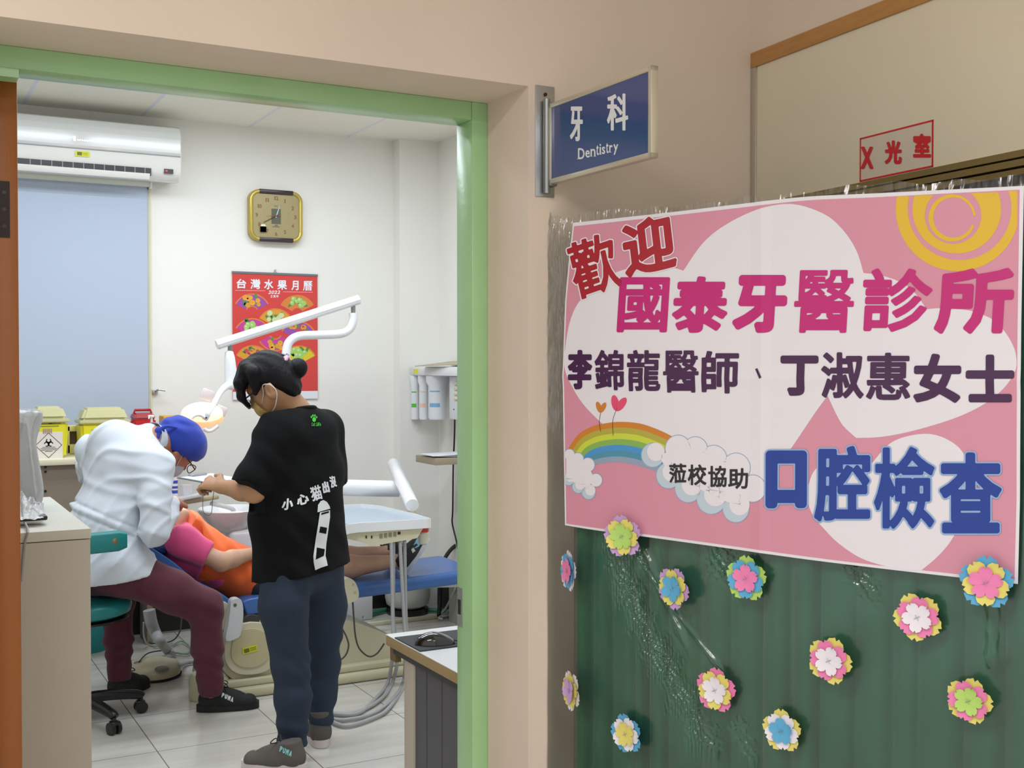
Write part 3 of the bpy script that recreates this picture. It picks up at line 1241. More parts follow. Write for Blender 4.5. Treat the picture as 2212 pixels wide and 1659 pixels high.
def strokes(pts, w, l, m):
    q = cr(pts, 5, False)
    for (xa, ya), (xb, yb) in zip(q, q[1:]):
        L = math.hypot(xb-xa, yb-ya)
        nx, ny = -(yb-ya)/L*w/2, (xb-xa)/L*w/2
        b.add([bp(x, y, 0.0004+l*LAY) for x, y in ((xa+nx, ya+ny), (xb+nx, yb+ny), (xb-nx, yb-ny), (xa-nx, ya-ny))], [(0, 1, 2, 3)], ix[m])


heartleaf(1300.5, 880, 20, 25, 0.1, 5, 'orange')
heartleaf(1338, 872, 30, 35, 0.22, 5, 'rose')
lay([(1632, 797), (1637, 795.5), (1646.5, 815), (1642, 818)], 8, 'purple')
strokes([(1300, 892), (1297, 912), (1300, 932)], 0.9, 5, 'ink')
strokes([(1333, 887), (1326, 910), (1327, 941)], 0.9, 5, 'ink')


def wr(ch, box, r, m, l=7, rot=0.0, shear=0.0, out=None, outr=0):
    if out:
        x0, y0, x1, y1 = box
        write_px(b, ch, (x0-outr, y0-outr, x1+outr, y1+outr), r+outr, lambda x, y: bp(x, y, 0.0004+(l-0.5)*LAY), ix[out], rot, shear)
    write_px(b, ch, box, r, lambda x, y: bp(x, y, 0.0004+l*LAY), ix[m], rot, shear)


wr('歡', (1233, 512, 1337, 636), 2.4, 'darkred', 7, 0.33, 0.10, 'white', 2.5)
wr('迎', (1346, 470, 1460, 590), 4.2, 'darkred', 7, 0.22, 0.10, 'white', 2.5)
for ch, bx_ in zip('國泰牙醫診所', ((1338, 599, 1446, 718), (1455, 597, 1573, 719), (1585, 594, 1700, 719), (1716, 583, 1845, 719), (1863, 580, 2014, 717), (2022, 579, 2191, 721))):
    wr(ch, bx_, {'國': 3.4, '泰': 4.6, '牙': 7.0, '醫': 2.5, '診': 4.0, '所': 5.6}[ch], 'magenta', 7, 0, 0.06)
for ch, bx_ in zip('李錦龍醫師丁淑惠女士', ((1229, 756, 1282, 841), (1287, 756, 1351, 843), (1357, 756, 1429, 845), (1435, 757, 1511, 848), (1517, 758, 1597, 850),
                                     (1686, 768, 1768, 855), (1774, 761, 1866, 861), (1871, 762, 1967, 864), (1974, 764, 2078, 870), (2088, 766, 2193, 869))):
    wr(ch, bx_, {'李': 3.4, '醫': 1.7, '龍': 2.0, '錦': 2.0, '師': 2.4, '淑': 2.8, '惠': 2.6}.get(ch, 5.0), 'purple')
for ch, bx_ in zip('蒞校協助', ((1447, 1001, 1484, 1043), (1487, 1003, 1527.5, 1048), (1531, 1006, 1571, 1052), (1574, 1011, 1617, 1056))):
    wr(ch, bx_, 1.1, 'ink', 9)
for ch, bx_ in zip('口腔檢查', ((1655, 973, 1744, 1098), (1760, 963, 1881, 1126), (1889, 965, 2020, 1142), (2031, 977, 2165, 1152))):
    wr(ch, bx_, {'口': 9.0, '腔': 4.6, '檢': 3.6, '查': 5.6}[ch], 'blue', 9, 0, 0, 'lightblue', 3.2)
# the paper is not quite flat: folds and a soft bulge
fs_, fz_ = (bp(1645, 800)-B0).dot(bd), bp(1640, 818).z
bo = b.build('welcome_banner', bmats, None, smooth=0, fix=False)
bm = bmesh.new()
bm.from_mesh(bo.data)
for i in range(1, 44):
    bmesh.ops.bisect_plane(bm, geom=bm.verts[:]+bm.edges[:]+bm.faces[:], plane_co=bs(fs_+0.023*(i-19), 0), plane_no=bd)
for i in range(1, 36):
    bmesh.ops.bisect_plane(bm, geom=bm.verts[:]+bm.edges[:]+bm.faces[:], plane_co=(0, 0, fz_+0.023*(i-18)), plane_no=(0, 0, 1))
for v in bm.verts:
    s, z = (v.co-B0).dot(bd), v.co.z
    v.co += bn*(0.0026*math.sin(s*7.0+0.6)*math.sin(z*5.1)+0.0016*max(0, 1-abs(s-fs_)/0.0231)+0.0018*max(0, 1-abs(z-fz_)/0.0231)+0.0026)
bm.to_mesh(bo.data)
bm.free()
tag(bo, 'pink paper banner with white hearts, rainbow and large characters on the green backdrop', 'banner')

# ---------------------------------------------------------------- paper flowers
FC = {'y': ('paper_yellow', 'e6dc78'), 'p': ('paper_pink', 'ee86ba'), 'w': ('paper_white', 'eeeaf4'), 'b': ('paper_blue', '5fb0dc'), 'g': ('paper_green', 'b6dc72'), 'l': ('paper_lilac', 'cba6dc')}
for c_, (n_, h_) in FC.items():
    mat(n_, h_, 0.7, bump=0.02, bscale=300)
CN = {'y': 'yellow', 'p': 'pink', 'w': 'white', 'b': 'blue', 'g': 'green', 'l': 'lilac'}


def flower(px, py, cols, size, turn, where, tilt=0.0, yawf=0.0):
    o3 = bp(px, py, -0.001)
    f = thing('paper_flower', 'paper flower, %s over %s over %s petals, %s' % (CN[cols[2]], CN[cols[1]], CN[cols[0]], where), 'paper flower', o3, 'paper flowers on the backdrop')
    Rz = Matrix.Rotation(yawf, 3, 'Z') @ Matrix((bd, (0, 0, 1), bn)).transposed()
    on_banner = any(k in where for k in ('edge', 'corner'))
    base = (0.013 if on_banner else 0.006)+size*math.sin(abs(yawf))
    for k, (c, sc, nm) in enumerate(zip(cols, (1.0, 0.86, 0.62), ('outer_petals', 'middle_petals', 'inner_petals'))):
        b = MB()
        r = size*sc
        rot = turn+k*0.63
        rr = random.Random(int(px)+k)
        for p in range(5):
            a = rot+p*2*math.pi/5
            bend = rr.uniform(0.10, 0.34)*(1+0.4*k)
            prof = [(0.0, 0.05), (0.22, 0.21), (0.45, 0.36), (0.68, 0.40), (0.87, 0.32), (1.0, 0.19)]
            V, F = [], []
            for q, w in prof:
                for sgn in (-1, -0.5, 0, 0.5, 1):
                    x = r*q
                    if q == 1.0 and sgn == 0:
                        x = r*0.87
                    if q == 1.0 and abs(sgn) == 1:
                        x = r*0.93
                    y = r*w*sgn
                    zz = base+k*0.0035+bend*r*0.35*q*q+0.02*r*(sgn*sgn)
                    V.append(o3+Rz @ Vector((x*math.cos(a)-y*math.sin(a), x*math.sin(a)+y*math.cos(a), zz)))
            for i in range(len(prof)-1):
                for j in range(4):
                    F.append((i*5+j, i*5+j+1, i*5+j+6, i*5+j+5))
            b.add(V, F)
        ob = b.build(nm, MATS[FC[c][0]], f, smooth=60, fix=False)
        if k == 2:
            q = MB()
            for a in (0.5, 2.1):
                d = Vector((math.cos(a), math.sin(a), 0))*size*0.13
                q.tube([o3+Rz @ (Vector((0, 0, base+0.0095))-d), o3+Rz @ (Vector((0, 0, base+0.0095))+d)], 0.0005, 6)
            q.build('staple', M_STEEL, ob)


for a in [(1355, 1156, 'lyg', 0.047, 0.5, 'on the lower banner edge', 0, 0.1), (1259, 1231, 'wbp', 0.047, 0.2, 'nearest the post below the banner', 0, -0.55),
          (1468, 1268, 'lyb', 0.046, 1.1, 'just below the banner', 0, -0.2), (1617, 1248, 'gbp', 0.047, 0.3, 'just under the banner', 0, 0),
          (1261, 1489, 'wyl', 0.046, 0.9, 'low down beside the post', 0, -0.5), (1362, 1582, 'bwy', 0.044, 0.6, 'lowest near the post', 0, -0.1),
          (1551, 1488, 'pyw', 0.047, 1.5, 'where the long crease ends', 0, 0), (1694, 1576, 'ywb', 0.043, 0.4, 'lowest in mid cloth', 0, 0),
          (1800, 1423, 'ypw', 0.046, 0.0, 'second from the banner corner', 0, 0), (1987, 1330, 'ypw', 0.045, 0.8, 'under the blue characters', 0, 0.1),
          (2100, 1509, 'ypg', 0.042, 1.3, 'lowest under the banner corner', 0, 0), (2136, 1254, 'byp', 0.047, 0.3, 'on the banner corner', 0, 0.1)]:
    flower(*a)

# ================================================================ BACK OF THE DENTAL ROOM
# air conditioner
yA = 6.42
xe = P(393, 320, yA).x
za, zb_ = P(393, 272, yA).z, P(393, 392, yA).z
ac = thing('air_conditioner', 'white wall air conditioner with yellow sticker above the blue blind', 'air conditioner', (xe-0.5, YB, zb_))
M_ACW = mat('glossy_white', 'e9e8e2', 0.12, coat=0.5)
prof = [(YB-0.002, zb_+0.03), (YB-0.002, za), (yA+0.05, za), (yA+0.012, za-0.02), (yA, za-0.06), (yA-0.008, (za+zb_)/2), (yA, zb_+0.05), (yA+0.03, zb_+0.012), (yA+0.09, zb_)]
xa = xe-0.98
b = MB()
b.prism([(xa, p, q) for p, q in prof], (xe-xa, 0, 0))
ob = b.build('housing', M_ACW, ac, smooth=50)
bv = ob.modifiers.new('bevel', 'BEVEL')
bv.width, bv.segments, bv.limit_method, bv.angle_limit = 0.022, 4, 'ANGLE', math.radians(55)
zs_ = P(200, 322, yA).z
b = MB()
pan = [(za-0.018, 0.000), (za-0.05, -0.013), ((za+zs_)/2, -0.021), (zs_+0.012, -0.017), (zs_, -0.008)]
for (z0, d0), (z1, d1) in zip(pan, pan[1:]):
    b.add([(xa+0.01, yA+d0, z0), (xe-0.012, yA+d0, z0), (xe-0.012, yA+d1, z1), (xa+0.01, yA+d1, z1)], [(0, 1, 2, 3)])
b.add([(xa+0.01, yA-0.008, zs_), (xe-0.012, yA-0.008, zs_), (xe-0.012, yA+0.01, zs_), (xa+0.01, yA+0.01, zs_)], [(0, 1, 2, 3)])
for sx in (xa+0.01, xe-0.012):
    b.add([(sx, yA+d, z) for z, d in pan]+[(sx, yA+0.02, zs_), (sx, yA+0.02, za-0.018)], [tuple(range(len(pan)+2))])
b.build('front_panel', mat('glossy_white_panel', 'e4e6e4', 0.07, coat=0.8), ac, smooth=60)
b = MB()
b.bx(xa, xe-0.01, yA-0.011, yA+0.02, zs_-0.006, zs_-0.002)
b.build('panel_gap', mat('gap_grey', '8f9496', 0.5), ac)
# outlet
zo1, zo0 = P(200, 352, yA).z-0.005, P(200, 375, yA).z
b = MB()
b.bx(xa+0.02, xe-0.165, yA-0.0075, yA+0.03, zo0+0.012, zo1)
ot = b.build('air_outlet', M_BLACK, ac)
for i in range(12):
    x = xe-0.20-i*0.052
    MB().bx(x, x+0.004, yA-0.0095, yA+0.02, zo0+0.014, zo1).build('outlet_vane', MATS['gap_grey'], ot)
b = MB()
b.box(((xa+xe-0.165)/2, yA-0.004, zo0+0.006), (xe-0.18-xa, 0.006, 0.034), rot=Matrix.Rotation(math.radians(28), 3, 'X'), bev=0.002)
b.build('louver', M_ACW, ac)
b = MB()
q = P(365, 370, yA)
b.bx(q.x-0.026, q.x+0.022, yA-0.006, yA+0.012, q.z-0.013, q.z+0.011)
ds = b.build('display', mat('display_dark', '2b1a1c', 0.2), ac)
b = MB()
b.bx(q.x-0.019, q.x-0.015, yA-0.0065, yA-0.0058, q.z-0.003, q.z+0.003)
b.bx(q.x-0.013, q.x-0.010, yA-0.0065, yA-0.0058, q.z-0.004, q.z+0.004)
b.build('display_digits', mat('red_led', 'ff3030', 0.4, emit='ff2020', estr=1.5), ds)
q = P(178, 332, yA-0.008)
b = MB()
b.bx(q.x-0.036, q.x+0.036, yA-0.0088, yA-0.0079, q.z-0.015, q.z+0.013, mi=0)
b.bx(q.x-0.026, q.x-0.002, yA-0.0092, yA-0.0085, q.z-0.010, q.z+0.008, mi=1)
for k in range(3):
    b.bx(q.x+0.002, q.x+0.028, yA-0.0092, yA-0.0085, q.z-0.008+k*0.006, q.z-0.0065+k*0.006, mi=1)
M_YST = mat('yellow_sticker', 'd8dc2a', 0.5)
M_STI = mat('sticker_ink', '6a6c20', 0.5)
b.build('yellow_sticker', [M_YST, M_STI], ac)
q = P(172, 301, yA-0.02)
b = MB()
tx = 146
for ch, w in zip('GINVERTER', (8, 4, 7, 7, 6, 7, 6, 6, 7)):
    pass
b.bx(q.x-0.03, q.x-0.02, yA-0.0225, yA-0.020, q.z-0.012, q.z+0.012)
for i in range(7):
    b.bx(q.x-0.012+i*0.011, q.x-0.005+i*0.011, yA-0.0225, yA-0.020, q.z-0.008, q.z-0.001)
b.build('logo', mat('silver_logo', 'f2f2f2', 0.2, 0.4), ac)

# roller blind
yBl = 6.60
bl = thing('roller_blind', 'pale blue roller blind pulled down over the window under the air conditioner', 'blind', (0.7, YB, P(200, 400, yBl).z))
xr = P(319, 600, yBl).x
zsh0 = P(130, 992, 6.05).z+0.02
b = MB()
zt_ = P(325, 396, 6.585).z
b.cyl((-0.1, 6.59, zt_), (P(324, 398, 6.59).x, 6.59, zt_), 0.022)
b.build('roller_tube', mat('blind_tube', 'd8dccf', 0.4), bl)
b = MB()
b.bx(-0.1, P(324, 398, 6.59).x-0.02, 6.555, 6.637, zt_+0.026, zt_+0.048)
b.build('headrail', mat('headrail_yellow', 'e8deaa', 0.35), bl)
b = MB()
b.bx(P(324, 398, 6.59).x-0.004, P(324, 398, 6.59).x+0.006, 6.56, 6.638, zt_-0.03, zt_+0.05, 0.002)
b.build('bracket', M_WHITE, bl)
b = MB()
b.bx(-0.1, xr, 6.604, 6.606, zsh0, zt_)
b.build('blind_fabric', mat('blind_blue', 'b4bfd1', 0.8, bump=0.03, bscale=400), bl)
b = MB()
xc = P(322, 600, 6.6).x+0.008
b.tube([(xc, 6.6, zt_), (xc, 6.6, 1.10)], 0.0022, 8)
b.build('pull_cord', mat('cord_yellow', 'e4e2a8', 0.6), bl)
w = box_struct('window_1', [(-0.3, P(327, 600, 6.63).x, 6.63, YB, 0.95, zt_+0.02)], mat('window_frame_white', 'd9d9c9', 0.5))
# hook on the wall beside the blind
q = P(336, 846, 6.6)
b = MB()
b.box((q.x, 6.628, q.z), (0.035, 0.018, 0.028), bev=0.004)
b.tube([(q.x+0.005, 6.62, q.z), (q.x+0.015, 6.585, q.z+0.012), (q.x+0.05, 6.58, q.z+0.006)], 0.006, 8)
tag(b.build('window_latch', M_STEEL), 'small metal latch on the wall at the blind edge', 'latch')

# wall clock
q = P(596, 467, 6.60)
ck = thing('wall_clock', 'square gold wall clock with rounded corners above the red calendar', 'clock', (q.x, YB, q.z))
cw, chh = 0.158, 0.148


def rrect(cx, cz, w, h, r, y, n=8):
    out = []
    for sx, sz, a0 in ((1, 1, 0), (-1, 1, 90), (-1, -1, 180), (1, -1, 270)):
        for i in range(n+1):
            a = math.radians(a0+90*i/n)
            out.append((cx+sx*(w-r)+r*math.cos(a), y, cz+sz*(h-r)+r*math.sin(a)))
    return out


M_GOLD = mat('clock_gold', 'b39c4a', 0.35, 0.35)
b = MB()
b.prism(rrect(q.x, q.z, cw, chh, 0.055, 6.60), (0, 0.036, 0))
b.build('clock_body', M_GOLD, ck)
b = MB()
b.tube(rrect(q.x, q.z, cw-0.01, chh-0.01, 0.05, 6.598)+[rrect(q.x, q.z, cw-0.01, chh-0.01, 0.05, 6.598)[0]], 0.0125, 12)
b.build('rim', mat('clock_rim', 'c2ac55', 0.25, 0.5), ck)
for sz in (1, -1):
    b = MB()
    b.box((q.x, 6.597, q.z+sz*(chh-0.009)), (0.205, 0.026, 0.026), bev=0.006)
    b.build('dark_band', mat('clock_band', '33282c', 0.3), ck)
b = MB()
yd = 6.5955
b.mi = 0
b.poly(rrect(q.x, q.z, cw-0.02, chh-0.02, 0.045, yd))
for i in range(12):
    a = math.radians(90-30*(i+1))
    s_ = str(i+1)
    rx, rz = 0.115, 0.104
    tx_, tz_ = q.x+rx*math.cos(a)*(1.0 if abs(math.cos(a)) > 0.6 else 0.92), q.z+rz*math.sin(a)
    for j, ch in enumerate(s_):
        wch, hch = (0.007 if ch == '1' else 0.015), 0.023
        ox = tx_+(j-(len(s_)-1)/2)*0.013
        V, F = glyph_faces(ch, 0.0010, wch, hch, 22)
        b.add([(ox+u-wch/2, yd-0.0006, tz_+v-hch/2) for u, v in V], F, 1)
b.bx(q.x-0.028, q.x+0.028, yd-0.0008, yd-0.0002, q.z-0.046, q.z+0.042, mi=2)
b.bx(q.x-0.020, q.x+0.022, yd-0.0008, yd-0.0002, q.z-0.064, q.z-0.060, mi=2)
b.bx(q.x-0.008, q.x+0.010, yd-0.0008, yd-0.0002, q.z-0.057, q.z-0.051, mi=2)
b.bx(q.x-0.013, q.x+0.010, yd-0.0008, yd-0.0002, q.z+0.056, q.z+0.059, mi=2)
for i in range(60):
    a = 2*math.pi*i/60
    b.bx(q.x+0.075*math.cos(a)-0.0008, q.x+0.075*math.cos(a)+0.0008, yd-0.0006, yd-0.0002, q.z+0.066*math.sin(a)-0.0008, q.z+0.066*math.sin(a)+0.0008, mi=2)
b.build('dial', [mat('dial_tan', 'a3956a', 0.35, 0.2), mat('dial_numerals', '8a5a3a', 0.5), mat('dial_grey', '5c5a48', 0.5)], ck, smooth=0, fix=False)


def hand(name, ang, L, w, y, m, back=0.0):
    d = Vector((math.cos(ang), 0, math.sin(ang)))
    nrm = Vector((-d.z, 0, d.x))
    o = Vector((q.x, y, q.z))
    MB().prism([o-d*back-nrm*w, o+d*L-nrm*w*0.5, o+d*L+nrm*w*0.5, o-d*back+nrm*w], (0, -0.001, 0)).build(name, m, ck)


hand('hour_hand', math.radians(71), 0.062, 0.0045, 6.592, mat('hand_silver', 'c9d4e0', 0.2, 0.6), 0.01)
hand('minute_hand', math.radians(90-6*40.2), 0.088, 0.003, 6.590, mat('hand_dark', '30302c', 0.4), 0.012)
hand('second_hand', math.radians(182), 0.062, 0.0009, 6.588, mat('hand_red', 'a04a30', 0.4), 0.026)
b = MB()
zz = q.z-0.075
b.poly([(q.x-0.098, 6.584, zz-0.023), (q.x-0.062, 6.584, zz-0.023), (q.x-0.062, 6.584, zz+0.01), (q.x-0.070, 6.584, zz+0.022), (q.x-0.090, 6.584, zz+0.022), (q.x-0.098, 6.584, zz+0.01)])
b.bx(q.x-0.098, q.x-0.062, 6.584, 6.586, zz-0.023, zz+0.01)
b.build('paper_tag', mat('tag_cream', 'e8e2cc', 0.6), ck)

# calendar
yC = 6.628
x0, x1 = P(502.5, 700, yC).x, P(686, 700, yC).x
zt_, zb2 = P(590, 592, yC).z, P(590, 862.5, yC).z
cal = thing('wall_calendar', 'red poster calendar of fruit in fans hanging on the wall behind the lamp arm', 'calendar', ((x0+x1)/2, YB, zt_))


def ca(px, py, off=0.0):
    return P(px, py, yC-off)


b = MB()
b.bx(x0, x1, yC, yC+0.004, zb2, zt_, mi=0)
zw = P(590, 845.5, yC).z
b.bx(x0, x1, yC-0.0003, yC, zb2, zw, mi=1)
for ch, bx_ in zip('台灣水果月曆', ((511, 602.5, 532, 623), (541, 602.5, 562.5, 624.5), (570.5, 603.5, 590.5, 625), (599, 605.5, 620, 626), (629.5, 606.5, 645, 627), (654.5, 607, 675, 628))):
    write_px(b, ch, bx_, 0.35 if ch in '灣曆' else 0.6, lambda x, y: ca(x, y, 0.0012), 1)
for i, ch in enumerate('2022'):
    write_px(b, ch, (580+i*6.5, 627.6, 585.8+i*6.5, 635), 0.25, lambda x, y: ca(x, y, 0.0012), 1, 0, 0.25)
for i, ch in enumerate('壬寅年'):
    write_px(b, ch, (584+i*6.3, 637, 589.5+i*6.3, 643), 0.1, lambda x, y: ca(x, y, 0.0012), 1)
for xa_, xb_ in ((508, 573), (611, 676)):
    b.poly([ca(xa_, 627+0.03*(xa_-508), 0.0012), ca(xb_, 628+0.03*(xa_-508), 0.0012), ca(xb_, 628.6+0.03*(xa_-508), 0.0012), ca(xa_, 627.6+0.03*(xa_-508), 0.0012)], 1)
fm = {k: i for i, k in enumerate('r w o p a m v g y d G t'.split())}


def fan(cx, top, R, bg, flip=False, off=0.0006, fruit='o', leaf='G', seed=0):
    sgn = -1 if flip else 1
    ap = top+sgn*R

    def arc(r, a0, a1, n=16):
        return [(cx+r*math.sin(math.radians(a0+(a1-a0)*i/n)), ap-sgn*r*math.cos(math.radians(a0+(a1-a0)*i/n))) for i in range(n+1)]
    for r0, r1, c, l in ((R*0.30, R, 'o', 0), (R*0.36, R*0.93, bg, 1)):
        b.poly([ca(x, y, off+0.0002*l) for x, y in arc(r1, -62, 62)+arc(r0, 62, -62)], fm[c])
    rr = random.Random(seed)
    for k in range(5):
        x, y = cx+rr.uniform(-17, 17), ap-sgn*R*0.62+rr.uniform(-9, 8)
        a = rr.uniform(0, 3.14)
        b.poly([ca(x+8*math.cos(t)*math.cos(a)-3*math.sin(t)*math.sin(a), y+8*math.cos(t)*math.sin(a)+3*math.sin(t)*math.cos(a), off+0.0005) for t in np.linspace(0, 6.28, 11)[:-1]], fm['G'])
    for k in range(9):
        r = rr.uniform(4.2, 6.2)
        x, y = cx+rr.uniform(-15, 15), ap-sgn*R*0.60+rr.uniform(-8, 10)
        b.poly([ca(x+r*math.cos(t), y+r*math.sin(t), off+0.0007+0.00005*k) for t in np.linspace(0, 6.28, 15)[:-1]], fm[fruit if k % 4 else ('y' if fruit in 'ad' else fruit)])
        b.poly([ca(x-1+r*0.45*math.cos(t), y-1.5+r*0.4*math.sin(t), off+0.00075+0.00005*k) for t in np.linspace(0, 6.28, 11)[:-1]], fm['t' if fruit == 'g' else 'y' if fruit == 'a' else fruit])


fan(595, 666, 40, 'y', fruit='t', seed=3)
fan(544, 634, 41, 'p', fruit='a', seed=1)
fan(642, 637, 41, 'o', fruit='g', seed=2)
fan(545, 687, 41, 'm', fruit='g', seed=4)
fan(644, 693.5, 41, 'p', fruit='d', seed=5)
fan(595, 759, 40, 'm', True, fruit='a', seed=6)
fan(546, 745.5, 41, 'y', fruit='d', seed=7)
fan(646, 746, 41, 'v', fruit='g', seed=8)
b.build('sheet', [mat('calendar_red', 'd23d38', 0.35, coat=0.2), mat('calendar_white', 'e6e8ee', 0.4), mat('calendar_orange', 'd77f3c', 0.4), mat('calendar_purple', '9a4aa6', 0.4),
                  mat('calendar_apricot', 'eaa23c', 0.4), mat('calendar_magenta', 'c83a96', 0.4), mat('calendar_yellow', 'd8c22c', 0.4), mat('calendar_green', '9ccc6a', 0.4),
                  mat('calendar_amber', 'd9992e', 0.4), mat('calendar_crimson', 'c04a58', 0.4), mat('calendar_leaf', '4f8a44', 0.4), mat('calendar_pale', 'c8d8a0', 0.4)], cal, smooth=0, fix=False)
b = MB()
b.bx(x0-0.002, x1+0.002, yC-0.004, yC+0.006, zt_-0.004, zt_+0.008)
b.build('top_bar', mat('calendar_bar', '6b7378', 0.4), cal)
qh = P(594, 585, 6.63)
b = MB()
b.tube([(qh.x-0.012, yC, zt_+0.006), (qh.x, yC, zt_+0.022), (qh.x+0.012, yC, zt_+0.006)], 0.0015, 6)
b.cyl((qh.x, YB, zt_+0.022), (qh.x, 6.615, zt_+0.024), 0.004)
b.build('hook', M_STEEL, cal)

# ---------------------------------------------------------------- low shelf unit under the blind
M_LAM = mat('cream_laminate', 'e0d9bc', 0.4)
M_TAUPE = mat('taupe_panel', '8d8070', 0.6, bump=0.03, bscale=120)
zsh = PZ(110, 992, 1.03).z
yfr = 6.05
zsh = P(130, 992, yfr).z
cb = thing('shelf_cabinet', 'cream topped cabinet with taupe front under the yellow sharps bins', 'cabinet', (0.6, 6.35, 0))
x1s = P(345, 960, 6.3).x
b = MB()
b.bx(-0.5, x1s, yfr, 6.60, zsh-0.03, zsh, 0.004)
b.build('top_board', M_LAM, cb)
MB().bx(-0.5, -0.47, yfr+0.05, 6.60, 0.0, zsh-0.03).build('side_panel', M_TAUPE, cb)
MB().bx(x1s-0.05, x1s-0.02, 6.40, 6.60, 0.0, zsh-0.03).build('side_panel', M_TAUPE, cb)
b = MB()
b.bx(-0.5, x1s-0.02, yfr+0.03, yfr+0.05, 0.66, zsh-0.03)
b.bx(-0.5, x1s-0.02, yfr+0.05, 6.60, 0.66, 0.68)
b.build('front_panel', M_TAUPE, cb)
b = MB()
for (px_, py_) in ((98, 1009), (98, 1019), (98, 1061)):
    o = P(px_, py_, yfr+0.03)
    b.cyl((o.x, yfr+0.032, o.z), (o.x, yfr+0.026, o.z), 0.006)
    b.build('peg_hole', M_BLACK, cb)
    b = MB()
M_YEL = mat('sharps_yellow', 'e6dd26', 0.35)
M_LID = mat('sharps_lid', 'dcd7a0', 0.35, alpha=0.8)
M_LBL = mat('label_white', 'e4dcd4', 0.5)


def wedge(b, x0, x1, y0, y1, z0, z1, dx, dy, mi=0, bev=0.006):
    """tapered box: bottom x0..x1, top wider by dx, dy"""
    bm = bmesh.new()
    bmesh.ops.create_cube(bm, size=1)
    for v in bm.verts:
        t = v.co.z+0.5
        v.co = Vector(((x0+x1)/2+v.co.x*(x1-x0+2*dx*t), (y0+y1)/2+v.co.y*(y1-y0+2*dy*t), z0+(z1-z0)*t))
    bmesh.ops.bevel(bm, geom=bm.edges[:], offset=bev, segments=2, affect='EDGES')
    bm.verts.index_update()
    b.add([v.co for v in bm.verts], [[v.index for v in f.verts] for f in bm.faces], mi)
    bm.free()


